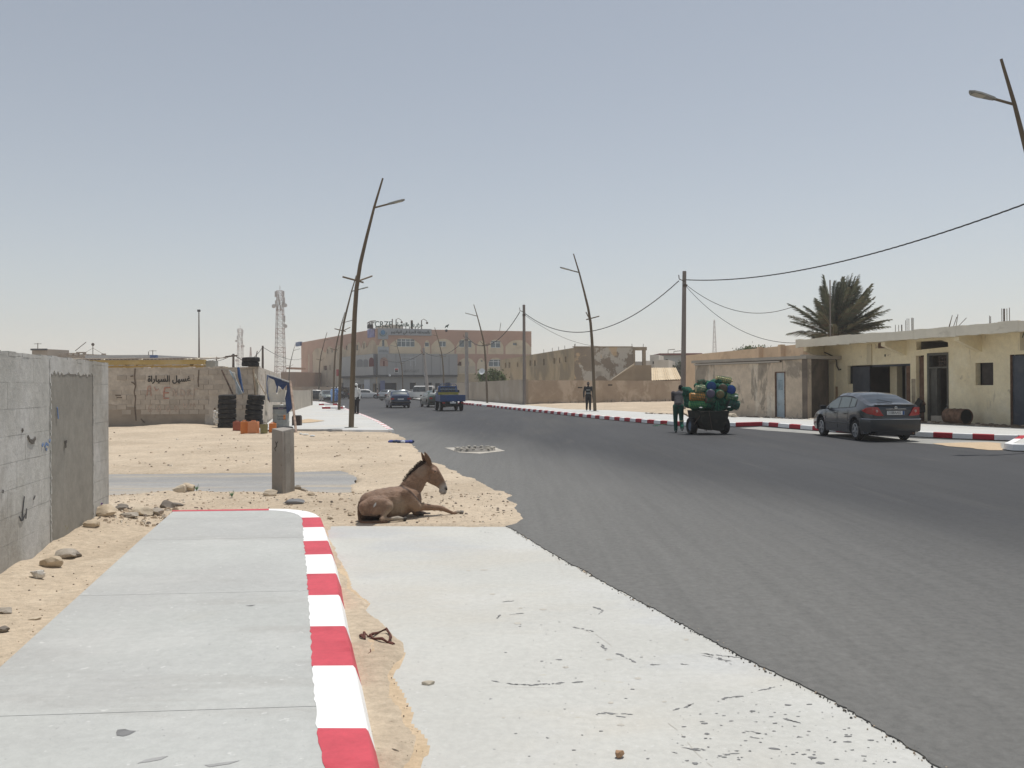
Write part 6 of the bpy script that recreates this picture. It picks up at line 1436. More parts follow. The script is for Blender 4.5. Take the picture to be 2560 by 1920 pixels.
# jerrycans
def jerry(px, py, w_, h, col, label, rz=0.0, cat='jerrycan', Yo=0):
    g = G(px, py); z = height(g.x, g.y); t = thing('jerrycan', (g.x, g.y+Yo, z), label, cat, 'plastic jerrycans in front of the tyre stacks', rz)
    MB().box((0, 0, h*.47), (w_, w_*.62, h*.94), taper=.97).build('body', col, t, bevel=.025, smooth=40)
    MB().tube([(-w_*.22, 0, h*.93), (-w_*.20, 0, h*1.02), (w_*.18, 0, h*1.02), (w_*.24, 0, h*.93)], .014, 6).build('handle', col, t)
    MB().lathe([(.03, 0), (.03, .04), (0, .04)], 10, (w_*.34, 0, h*.94)).build('cap', DARKM, t); return t
JO = M('orange_plastic', (.62, .20, .045), .5, .06, 3, spec=.4); JR = M('brick_plastic', (.33, .095, .055), .55, .08, 3); JP = M('faded_orange_plastic', (.62, .25, .12), .55, .08, 3); JV = M('olive_plastic', (.22, .20, .09), .6, .12, 4)
jerry(591, 1082, .30, .36, JR, 'brick-red jerrycan, leftmost of the row before the tyres', .1, Yo=.1)
jerry(611, 1088, .27, .46, JO, 'bright orange jerrycan standing second from the left', .3)
jerry(634, 1088.5, .36, .44, JP, 'paler orange jerrycan in the middle of the row', -.1)
jerry(676, 1087, .26, .36, JO, 'small orange jerrycan just left of the oil drum', .2, Yo=.3)
g = G(660, 1089); bk = thing('bucket', (g.x, g.y, height(g.x, g.y)), 'olive plastic bucket between the orange jerrycans', 'bucket'); MB().lathe([(.12, 0), (.14, .32), (.13, .32), (.11, .02), (0, .02)], 16).build('body', JV, bk, smooth=40); MB().tube([(-.13, 0, .31), (-.07, 0, .38), (.07, 0, .38), (.13, 0, .31)], .008, 5).build('handle', BAR, bk)
# oil drum
g = G(694, 1078); dm = thing('oil_drum', (g.x, g.y+.5, .02), 'upright grey oil drum with faded brand lettering and orange mark', 'oil drum')
DGR = M('drum_grey', (.27, .275, .26), .55, .08, 3, metal=.0, layers=[((.20, .16, .12), 4, .68, .05, .6)])
hD = .99; rD = .315
MB().lathe([(0, .01), (rD, 0), (rD+.008, .015), (rD, .03), (rD, .32), (rD+.012, .34), (rD, .36), (rD, .63), (rD+.012, .65), (rD, .67), (rD, hD-.02), (rD+.008, hD), (rD-.02, hD), (rD-.02, hD-.02), (0, hD-.02)], 28).build('body', DGR, dm, smooth=40)
MB().lathe([(rD+.003, .82), (rD+.003, .91), (rD+.001, .91), (rD+.001, .82)], 28).build('dark_label_band', M('drum_band', (.05, .055, .08), .6, .2, 4), dm)
DL = M('drum_lettering', (.60, .60, .58), .6, .05, 4)
def curved(txt, z, size, mat, a0, r=rD+.006, parent=dm):
    o = text('lettering', txt, size, mat, None, (0, 0, 0), (1, 0, 0), (0, 0, 1), .002)
    for v_ in o.data.vertices:
        a = R(-90)+(v_.co.x)/r+a0; rr = r+(v_.co.y)*-1*.2; v_.co = Vector((math.cos(a)*r, math.sin(a)*r, z+v_.co.z))
    o.parent = parent; return o
curved('Mobil', .835, .085, M('drum_letter_pale', (.5, .35, .38), .6, .1, 4), -.33+.25)
curved('Synthetic', .52, .085, LETD, -.45+.25); curved('Lubricants', .42, .085, LETD, -.45+.25)
mb = MB(); 
for k in range(3): a = R(-58)+k*.09; b_ = a+.09; mb.hexa([(math.cos(a)*r_, math.sin(a)*r_, z_) for z_, r_ in ()] or [(math.cos(q)*(rD+o_), math.sin(q)*(rD+o_), z_) for z_ in (.42, .60) for q, o_ in ((a, .006), (b_, .006), (b_, .001), (a, .001))])
mb.build('orange_mark', JO, dm)
MB().ball((.05, -.05, hD-.01), (.08, .06, .03), 8, 5).build('white_lid', WFR, dm)
g = G(727, 1074); c_ = thing('container', (g.x, g.y+1.0, .0), 'dark brown plastic tub beside the oil drum', 'container'); MB().box((0, 0, .27), (.36, .34, .5)).build('body', M('dark_brown_plastic', (.05, .035, .03), .6, .1, 3), c_, bevel=.05, smooth=40); MB().box((0, 0, .53), (.30, .28, .03)).build('lid', DARKM, c_, bevel=.01)
# ragged shelter: frame, torn tarpaulins
sh = thing('shelter', tuple(G(700, 1078)), 'makeshift shelter of poles with torn white and navy tarpaulin', 'shelter')
Zt = lambda x, y: Z2b(x, y)
PO = M('weathered_wood', (.26, .20, .14), .95, .2, 8)
def stick(a, b, Ya, Yb, r, mat, parent, name='post'): return MB().tube([P(*Zt(*a), Ya), P(*Zt(*b), Yb)], r, 6).build(name, mat, parent, world=True)
stick((1806, 1590), (1700, 650), 31.0, 33.5, .045, M('rusty_white_post', (.30, .22, .17), .9, .35, 5), sh); stick((1300, 530), (1715, 668), 34.3, 33.5, .03, M('grey_bar', (.35, .35, .34)), sh, 'top_bar'); stick((1275, 1440), (1290, 530), 33.3, 34.3, .05, M('pale_post', (.46, .42, .35), .9, .1, 4), sh)
stick((1060, 440), (1100, 900), 35.2, 34.9, .05, PO, sh); stick((1120, 600), (1340, 1000), 35.0, 33.8, .02, PO, sh, 'stick')
CLW = M('dirty_white_tarp', (.66, .63, .56), .9, .08, 2, .004, 9, layers=[((.36, .31, .26), 1.2, .6, .08, .6, (2, 2, .3))]); CLN = M('navy_tarp', (.035, .06, .14), .85, .2, 3, .006, 9)
def cloth(name, poly, Y, mat, parent, thick=.015, wob=.05, seed=1):
    b2 = [P(*Zt(*p), Y+wob*math.sin(i*1.9+seed)) for i, p in enumerate(poly)]
    return MB().ext(b2, (0, thick, 0)).build(name, mat, parent, world=True)
cloth('tarpaulin', [(1320, 580), (1400, 580), (1440, 640), (1470, 840), (1480, 860), (1500, 760), (1560, 790), (1600, 750), (1610, 860), (1600, 960), (1640, 1005), (1340, 1005), (1300, 880), (1305, 700)], 34.0, CLW, sh, seed=2)
cloth('tarpaulin', [(1290, 530), (1330, 545), (1300, 640), (1310, 860), (1345, 1000), (1300, 930), (1283, 700)], 33.9, M('blue_grey_tarp', (.16, .20, .32), .9, .2, 3), sh, seed=3)
cloth('tarpaulin', [(1320, 545), (1715, 670), (1720, 760), (1745, 1100), (1690, 1160), (1645, 1200), (1640, 1050), (1605, 950), (1640, 800), (1640, 700), (1570, 790), (1520, 740), (1490, 720), (1475, 830), (1455, 850), (1460, 740), (1420, 620), (1330, 580)], 33.8, CLN, sh, seed=4)
cloth('tarpaulin', [(1690, 720), (1730, 900), (1760, 1080), (1640, 1210), (1610, 940), (1655, 860)], 33.6, CLN, sh, seed=6)
# leaning planks / folded sheets against the wall
ln = thing('planks', tuple(P(*Zt(780, 850), 34.9)), 'pale and blue folded metal sheets leaning against the block wall between the tyre stacks', 'sheets', 'metal sheets leaning on the wall')
cloth('sheet', [(640, 445), (700, 500), (740, 600), (870, 850), (790, 880), (740, 640), (660, 500)], 35.0, M('pale_blue_sheet', (.40, .46, .50), .6, .1, 3), ln, .05); cloth('sheet', [(780, 400), (815, 400), (840, 560), (890, 840), (860, 800), (790, 560)], 34.9, M('strong_blue_sheet', (.05, .12, .30), .5, .1, 3), ln, .05)
cloth('sheet', [(700, 480), (745, 640), (760, 850), (800, 880), (775, 700), (735, 500)], 34.95, M('whitish_sheet', (.55, .56, .54), .6, .1, 3), ln, .05)
p1 = thing('pole', tuple(P(*Zt(700, 880), 34.9)), 'dark wooden stick leaning on the block wall above the left tyre stack', 'pole'); stick((515, 450), (720, 900), 35.3, 34.7, .035, M('dark_wood', (.10, .07, .055), .95, .2, 6), p1, 'stick')
p1 = thing('plank', tuple(P(*Zt(1120, 860), 35)), 'cream tapered board leaning behind the middle tyre stack', 'plank'); cloth('board', [(1075, 500), (1090, 520), (1150, 700), (1145, 830), (1090, 820), (1070, 600)], 35.1, M('cream_board', (.60, .56, .46), .8, .05, 3), p1, .04)
p1 = thing('door_leaf', tuple(P(*Zt(380, 1300), 35)), 'low gap in the block wall with white rags inside, left of the tyre stack', 'opening')
mb = MB(); rs = random.Random(8)
for k in range(9): mb.ball(P(*Zt(rs.uniform(385, 440), 1170+k*24), 35.75), (.07, .06, .07), 7, 5)
mb.build('rag', M('white_rag', (.72, .70, .66), .9, .05, 6), p1, world=True); p1.name = 'rag_heap'; p1['label'] = 'white rags showing in the gap of the block wall left of the tyre stack'; p1['category'] = 'rags'
mb = MB()
for x, y in ((1160, 1555), (1440, 1565), (1530, 1580), (1590, 1590), (1700, 1560), (1770, 1550), (1880, 1590), (1960, 1610), (2080, 1635), (1690, 1580), (1480, 1572)):
    g = G(*Zt(x, y)); zz = height(g.x, g.y); mb.ball((g.x, g.y, zz+.03), (rs.uniform(.05, .13), .05, rs.uniform(.03, .05)), 6, 4)
o = mb.build('litter', M('white_litter', (.68, .68, .66), .7, .1, 8)); o['kind'] = 'stuff'

# ================================================================== rocks, stump, rags and other things lying about
ROCKS = [M('tan_rock', (.50, .41, .30), .95, .15, 5, .01, 20, layers=[((.30, .235, .165), 6, .6, .08, .6)]), M('grey_rock', (.36, .32, .27), .95, .2, 5, .012, 20, layers=[((.38, .34, .28), 6, .6, .08, .6)]), M('dark_rock', (.20, .175, .15), .95, .2, 5, .01, 20), M('pale_rock', (.55, .47, .36), .95, .15, 5, .01, 20)]
def rock(px, py, w_, h, mat, label, d=None, rz=0, seed=1, z=None, flat=.0, lump=.22):
    g = G(px, py) if z is None else G(px, py, z); zz = height(g.x, g.y) if z is None else z
    rs = np.random.RandomState(seed); bm = bmesh.new(); bmesh.ops.create_icosphere(bm, subdivisions=3, radius=.5)
    ax = rs.normal(size=(11, 3)); ax /= np.linalg.norm(ax, axis=1)[:, None]; cut = rs.uniform(.24, .44, 11)
    for v in bm.verts:
        p = np.array(v.co)
        for a, c in zip(ax, cut):
            e = p@a-c
            if e > 0: p = p-a*e*.9
        p = p*(1+(lump*.8+.12)*float(fbm(np.array([p[0]*5+seed]), np.array([p[1]*5+p[2]*7]), 3, seed)[0])); v.co = Vector(p)
    w_ *= .86; h *= .78; d = (d or w_*.7)*.8; me = bpy.data.meshes.new('rock')
    zs = [v.co.z for v in bm.verts]; xs = [v.co.x for v in bm.verts]; ysx = [v.co.y for v in bm.verts]
    for v in bm.verts: v.co = Vector(((v.co.x-min(xs))/(max(xs)-min(xs))*w_-w_/2, (v.co.y-min(ysx))/(max(ysx)-min(ysx))*d-d/2, (v.co.z-min(zs))/(max(zs)-min(zs))*h*1.2-h*.2))
    bm.to_mesh(me); bm.free(); me.materials.append(mat); me.polygons.foreach_set('use_smooth', [True]*len(me.polygons)); me.set_sharp_from_angle(angle=R(28))
    o = bpy.data.objects.new('rock', me); COL.objects.link(o); o.location = (g.x, g.y+d*.3, zz); o.rotation_euler = (0, 0, rz); return tag(o, label, 'rock', None)
rock(122, 1436, .235, .12, ROCKS[0], 'smooth tan boulder by the grey wall, second stone from the front', .17, .1, 2, lump=.1)
rock(157, 1408, .30, .10, ROCKS[1], 'long flat grey rock behind the tan boulder along the wall', .2, -.1, 3)
rock(185, 1406, .14, .08, ROCKS[2], 'small dark stone at the right end of the flat grey rock', .1, .3, 4)
rock(92, 1468, .16, .09, M('chalk_white_rock', (.68, .65, .60), .9, .25, 14, .02, 30, layers=[((.25, .22, .2), 9, .6, .06, .7)]), 'white crumpled chalky lump nearest the viewer beside the wall', .12, 0, 5, lump=.8)
rock(258, 1318, .34, .17, ROCKS[0], 'lumpy tan rock at the foot of the grey wall end', .26, 0, 6)
rock(225, 1340, .20, .10, ROCKS[0], 'half-buried tan stone against the darker wall panel', .15, .4, 7)
rock(300, 1300, .22, .10, ROCKS[2], 'dark rubble stone right of the grey wall end', .2, 0, 8)
rock(350, 1305, .30, .14, ROCKS[3], 'pale whitish rock in the rubble pile at the pavement corner', .22, 0, 9)
rock(320, 1314, .26, .08, ROCKS[1], 'flat grey stone in front of the pale rubble rock', .2, 0, 10)
rock(385, 1300, .24, .12, ROCKS[1], 'grey broken stone next to the pavement corner', .18, 0, 11)
rock(415, 1282, .22, .13, ROCKS[2], 'dark broken concrete lump at the left end of the red kerb', .16, 0, 12)
rock(438, 1277, .26, .06, ROCKS[2], 'flat dark concrete shard lying along the red kerb', .14, 0, 13)
rock(448, 1250, .22, .15, ROCKS[3], 'pale jagged rock on the sand ridge beyond the red kerb', .18, 0, 14)
rock(465, 1248, .28, .17, ROCKS[0], 'large broken tan rock on the sand ridge, right of the pale jagged one', .2, 0, 15)
rock(475, 1246, .16, .07, ROCKS[1], 'flat grey stone at the right of the ridge rocks', .12, 0, 16)
rock(674, 1258, .235, .12, ROCKS[3], 'rounded pale stone at the left foot of the concrete stump', .2, 0, 17, lump=.12)
rock(744, 1243, .13, .10, ROCKS[1], 'grey stone at the right foot of the concrete stump', .1, 0, 18)
rock(760, 1246, .13, .06, ROCKS[1], 'flat grey pebble right of the concrete stump', .1, 0, 19)
rock(778, 1253, .13, .06, ROCKS[0], 'tan flat stone between the concrete stump and the donkey', .1, 0, 20)
rock(735, 1272, .32, .09, M('slate_shard', (.20, .20, .205), .8, .15, 5), 'angular grey slate shard lying beyond the white kerb corner', .16, .3, 21, lump=.05)
rock(877, 1298, .115, .065, ROCKS[0], 'round brown stone lying behind the donkey', .1, 0, 22, lump=.1)
rock(825, 1304, .09, .05, ROCKS[3], 'pale tan stone next to the white kerb corner', .08, 0, 23)
rock(829, 1267, .05, .04, ROCKS[2], 'small dark pebble left of the donkey rump', .05, 0, 24)
rock(1070, 1712, .085, .022, M('flint', (.45, .40, .32), .9, .15, 9), 'thin flat beige chip on the apron slab', .045, .1, 25, .006, lump=.05)
rock(1551, 1895, .050, .042, M('brown_stone', (.40, .25, .15), .9, .2, 20, .004, 50), 'chunky brown stone near the bottom of the apron slab', .04, .2, 26, .006)
rock(8, 1560, .14, .05, ROCKS[1], 'flat grey stone at the left picture edge', .1, 0, 27)
rock(84, 1573, .10, .02, ROCKS[3], 'small pale flake on the sand by the pavement edge', .06, .2, 28)
rock(5, 1606, .08, .05, ROCKS[2], 'dark stone at the left picture edge beside the pavement', .08, 0, 29)
for (x, y, w_, k) in ((1390+0, 0, 0, 0),): pass
Z6r = lambda x, y: (1640+x/7.54, 880+y/7.54)
g = G(*Z6r(1450, 1235), .17); o = rock(*Z6r(1450, 1230), .45, .26, ROCKS[3], 'pale boulder on the far pavement at the foot of the brown store', .4, 0, 31, .172, lump=.2)
o = rock(2025, 1042, .36, .22, ROCKS[3], 'pale block lying at the dark corner of the store', .3, 0, 32, .172)
# dark litter bird-like scrap and plants
def scrap(name, px, py, pts, mat, label, cat, z=None):
    g = G(px, py) if z is None else G(px, py, z); zz = (height(g.x, g.y) if z is None else z); s = g.y/2150
    mb = MB(); mb.ext([(x*s, 0, y*s) for x, y in pts], (0, .03, 0)); o = mb.build(name, mat); o.location = (g.x, g.y, zz); return tag(o, label, cat)
scrap('scrap', 521, 1226, [(-4, 0), (5, 0), (4, 5), (1, 11), (-1, 6), (-3, 4)], M('black_scrap', (.03, .03, .03), .8, .1, 5), 'small black upright scrap on the edge of the side street', 'scrap')
WEED = M('weed_green', (.10, .24, .13), .8, .2, 5)
for i, (px, py, lab) in enumerate(((492, 1247, 'tiny green weed right of the ridge rocks'), (580, 1260, 'tiny green weed before the red kerb'), (160, 1362, 'small yellow-green scrap of plant by the grey wall'))):
    g = G(px, py); t = thing('weed', (g.x, g.y, height(g.x, g.y)), lab, 'weed'); mb = MB()
    for k in range(9): a = k*.7; mb.add([(0, 0, 0), (.015*math.cos(a+.6), .015*math.sin(a+.6), .04), (.05*math.cos(a), .05*math.sin(a), .07+.02*(k % 3)), (.015*math.cos(a-.6), .015*math.sin(a-.6), .04)], [(0, 1, 2, 3)])
    mb.build('leaves', WEED if i < 2 else M('dry_yellow', (.35, .33, .10), .8, .2, 5), t)
# purple rag
g = G(233, 1312); o = MB().add([(-.07, 0, .02), (.06, -.02, .03), (.09, .05, .12), (-.02, .08, .10)], [(0, 1, 2, 3)]).ext([(-.07, 0, .02), (.06, -.02, .03), (.09, .05, .12), (-.02, .08, .10)], (0, .02, .0)).build('rag', M('purple_cloth', (.10, .04, .16), .9, .2, 5)); o.location = (g.x, g.y, height(g.x, g.y)); tag(o, 'small purple rag among the stones by the grey wall', 'rag')
# blue rag on the sand verge
def rag_pile(name, px, py, w_, d_, h, mats, label, seed):
    g = G(px, py); rs = random.Random(seed); mb = MB()
    for k in range(30): mb.cur = rs.randrange(len(mats)); mb.ball((max(-.5, min(.5, rs.gauss(0, .28)))*w_, rs.uniform(-d_, d_)*.5, h*.3), (w_*rs.uniform(.08, .2), d_*rs.uniform(.15, .3), h*rs.uniform(.35, .8)), 8, 5, Matrix.Rotation(rs.random()*3, 3, 'Z'))
    o = mb.build(name, mats, smooth=60); o.location = (g.x, g.y, height(g.x, g.y)+.01); return tag(o, label, 'rag')
rag_pile('rag', 1004, 1109, .60, .3, .07, [M('blue_rag', (.07, .09, .26), .9, .2, 6), M('dark_blue_rag', (.035, .05, .09), .9, .2, 6), M('white_rag2', (.45, .48, .55), .9, .1, 6)], 'crumpled blue rag lying at the sandy road edge behind the donkey', 2)
rag_pile('rag', 1169, 1325, .11, .05, .03, [M('dark_red_rag', (.11, .02, .025), .8, .2, 6)], 'small dark red rag on the apron before the donkey', 3)
# rusty bent loop on the drift
Z5r = lambda x, y: (700+x/2.592, 1280+y/2.592)
lp_ = [(518, 800), (530, 815), (550, 825), (545, 800), (575, 808), (600, 808), (640, 780), (690, 775), (715, 795), (718, 830), (700, 845), (660, 838), (600, 820), (585, 812)]
pts = [G(*Z5r(*p), .03)+Vector((0, 0, .018*(i % 2))) for i, p in enumerate(lp_)]
o = MB().tube(pts, [.007+.003*(i % 2) for i in range(len(pts))], 7).build('wire_loop', M('rusty_loop', (.11, .045, .035), .9, .3, 20, .003, 40), loc=tuple(pts[0]), smooth=60); tag(o, 'twisted rust-brown loop lying on the sand drift by the kerb', 'loop')
o = MB().tube([G(*Z5r(*p), .025) for p in ((700, 845), (720, 852), (738, 858))], [.010, .013, .010], 7).build('wire_end', M('rusty_loop', (.11, .045, .035)), None); tag(o, 'short rust-brown stub at the right end of the twisted loop', 'scrap')
o = MB().tube([G(*Z5r(*p), .022) for p in ((570, 922), (588, 910), (585, 890))], [.005, .006, .004], 6).build('scrap', M('rusty_loop', (.11, .045, .035)), None); tag(o, 'tiny curved brown scrap just below the twisted loop', 'scrap')
o = MB().tube([G(*Z5r(*p), .022) for p in ((725, 1540), (745, 1550), (780, 1560))], [.006, .009, .004], 6).build('scrap', M('dark_twig', (.10, .08, .06), .9, .2, 9), None); tag(o, 'dark twig on the sand drift near the bottom edge', 'twig')
# concrete stump
g = G(703, 1252); st_ = thing('concrete_stump', (g.x, g.y+.12, height(g.x, g.y)-.05), 'square weathered concrete stump standing alone in the sand', 'bollard', rz=R(-33))
CST = M('stump_concrete', (.31, .285, .255), .95, .10, 2.5, .004, 40, layers=[((.36, .335, .31), 3, .56, .08, .6, (1, 1, .4)), ((.15, .10, .085), 5, .66, .05, .6)])
mb = MB(); mb.hexa([(-.118, -.118, 0), (.118, -.118, 0), (.118, .118, 0), (-.118, .118, 0), (-.112, -.118, .99), (.112, -.118, .955), (.112, .112, .99), (-.112, .112, 1.0)]); mb.build('post', CST, st_, bevel=.012, smooth=30)
mb = MB(); mb.box((.1195, -.02, .5), (.004, .10, .9)); mb.build('pale_plaster_streak', M('pale_streak', (.33, .31, .28), .95, .2, 3), st_)
mb = MB()
for a, b in (((-.03, .80), (.0, .74)), ((.0, .74), (-.045, .70)), ((-.02, .76), (.02, .80)), ((-.045, .70), (-.03, .66))): mb.tube([(a[0], -.120, a[1]), (b[0], -.120, b[1])], .005, 4)
mb.build('scratch', DARK, st_)

# ================================================================== rusty barrel and clutter before the yellow building
b0 = YW.pt(*YW.uz(*Z8(1190, 1300)), .9); b0.z = .172
br = thing('barrel', (b0.x, b0.y, .172), 'rusty brown barrel lying on its side before the cream wall', 'barrel', rz=math.atan2(YW.d.y, YW.d.x)-R(4))
m90 = Euler((0, R(90), 0)).to_matrix(); MB().lathe([(.26, -.46), (.29, -.47), (.285, -.44), (.285, -.16), (.30, -.14), (.285, -.12), (.285, .14), (.30, .16), (.285, .18), (.285, .44), (.29, .47), (.27, .47), (.265, .42), (0, .42)], 26, (0, 0, .29), m90).build('body', M('barrel_rust', (.16, .095, .062), .95, .3, 5, .004, 40, layers=[((.09, .055, .04), 4, .58, .06, .7)]), br, smooth=40)
MB().lathe([(.262, .425), (0, .425)], 26, (0, 0, .29), m90).build('end_cap', DARK, br)
rs = random.Random(21); mb = MB(); SOIL = M('dark_soil', (.15, .115, .085), .95, .25, 6)
for k in range(420):
    u = rs.uniform(-1.5, YW.L*.62); o_ = rs.uniform(.05, 1.5)**1.0; p = YW.pt(u, .13, o_); r_ = rs.uniform(.03, .13); mb.cur = rs.choice((0, 0, 0, 1)); mb.ball((p.x, p.y, .175), (r_*1.3, r_, r_*.5), 6, 4)
for k in range(260):
    u = rs.uniform(-3.5, SWl.L+1.5); p = SWl.pt(u, .13, rs.uniform(.05, .8)); r_ = rs.uniform(.02, .08); mb.cur = rs.choice((0, 1, 2)); mb.ball((p.x, p.y, .18), (r_*1.3, r_, r_*.6), 6, 4)
o = mb.build('rubble', [SOIL, DWLOW, PEB[2]]); o['kind'] = 'stuff'; o['label'] = 'dark soil and rubble strewn at the foot of the shop and store walls'
sheet('soil', rag([YW.pt(-1.2, 0, .0), YW.pt(-.8, 0, 1.3), YW.pt(5.0, 0, 1.6), YW.pt(12, 0, 1.4), YW.pt(12, 0, 0)], .15, .12, True, 4), .178, SOIL, label='dark soil bank in front of the cream building')
# scrap metal pieces in the doorway
u, z = YW.uz(*Z8(620, 1100)); sc_ = thing('scrap_metal', tuple(YW.pt(u, .13, .5)), 'heap of dark scrap metal and sheets before the middle doorway', 'scrap heap')
for k in range(14):
    p = YW.pt(u+rs.uniform(-.35, .5), .13+rs.uniform(.1, .9)*(1-abs(k-7)/9), .25+rs.uniform(0, .5)); MB().box(p, (rs.uniform(.15, .5), rs.uniform(.03, .12), rs.uniform(.1, .5)), rot=Euler((rs.uniform(-.5, .5), rs.uniform(-.5, .5), rs.random()*3)).to_matrix()).build('scrap_piece', rs.choice((RUST, DARKM, DARK)), sc_, world=True)
u, z = YW.uz(*Z8(850, 1060)); sc2 = thing('metal_sheet', tuple(YW.pt(u, .42, -.3)), 'bent pale metal sheets piled inside the transom doorway', 'metal sheet')
for (x0, y0, x1, y1) in ((790, 1065, 895, 1030), (770, 1110, 890, 1050), (800, 1130, 900, 1100)):
    a = YW.uz(*Z8(x0, y0)); b = YW.uz(*Z8(x1, y1)); YW.poly([a, b, (b[0], b[1]-.07), (a[0], a[1]-.05)], -.9, -.4).build('sheet', M('pale_steel', (.40, .38, .34), .6, .2, 3), sc2, world=True)
# ================================================================== vehicles
CGLASS = M('car_glass', (.02, .025, .028), .08, .1, 2, spec=.9)
CGL2 = M('car_glass_dusty', (.055, .075, .085), .15, .1, 2, spec=.8)
BLKP = M('black_plastic', (.025, .025, .027), .6, .1, 4)
TLR = M('tail_lamp_red', (.35, .012, .012), .2, .1, 9, spec=.8); TLC = M('lamp_clear', (.45, .25, .22), .2, .1, 9, spec=.8); HDL = M('head_lamp', (.55, .57, .58), .15, .05, 4, spec=.8)
RIM = M('alloy_rim', (.46, .47, .49), .35, .1, 4, metal=.6, spec=.5); PLW = M('plate_white', (.70, .71, .70), .5, .03, 4); INK = M('plate_ink', (.03, .03, .04), .6, .05, 4)
CARTY = tyre_mesh('wheel', .315, .195, .20)
def rim_mesh(n=5):
    mb = MB(); mb.lathe([(.21, -.06), (.215, .06), (.19, .065), (.185, .0), (.185, -.06)], 20)
    for k in range(n):
        a = k*2*math.pi/n; m = Matrix.Rotation(a, 3, 'Z'); q = [m @ Vector(p) for p in ((-.035, .03, .02), (.035, .03, .02), (.028, .19, .03), (-.028, .19, .03), (-.03, .03, .06), (.03, .03, .06), (.022, .19, .055), (-.022, .19, .055))]; mb.hexa([q[0], q[1], q[2], q[3], q[4], q[5], q[6], q[7]])
    mb.lathe([(.05, .02), (.05, .065), (0, .07)], 12); return mb.mesh('rim', RIM, 40)
RIMM = rim_mesh()
DISC = MB().lathe([(.19, -.02), (.19, .0), (0, .0)], 16).mesh('brake_disc', BLKP)
def pw(x, pts):
    """smooth piecewise curve through pts"""
    if x <= pts[0][0]: return pts[0][1]
    for (a, b), (c, d) in zip(pts[:-1], pts[1:]):
        if x <= c: t = (x-a)/(c-a); t = t*t*(3-2*t)*.35+t*.65; return b+(d-b)*t
    return pts[-1][1]
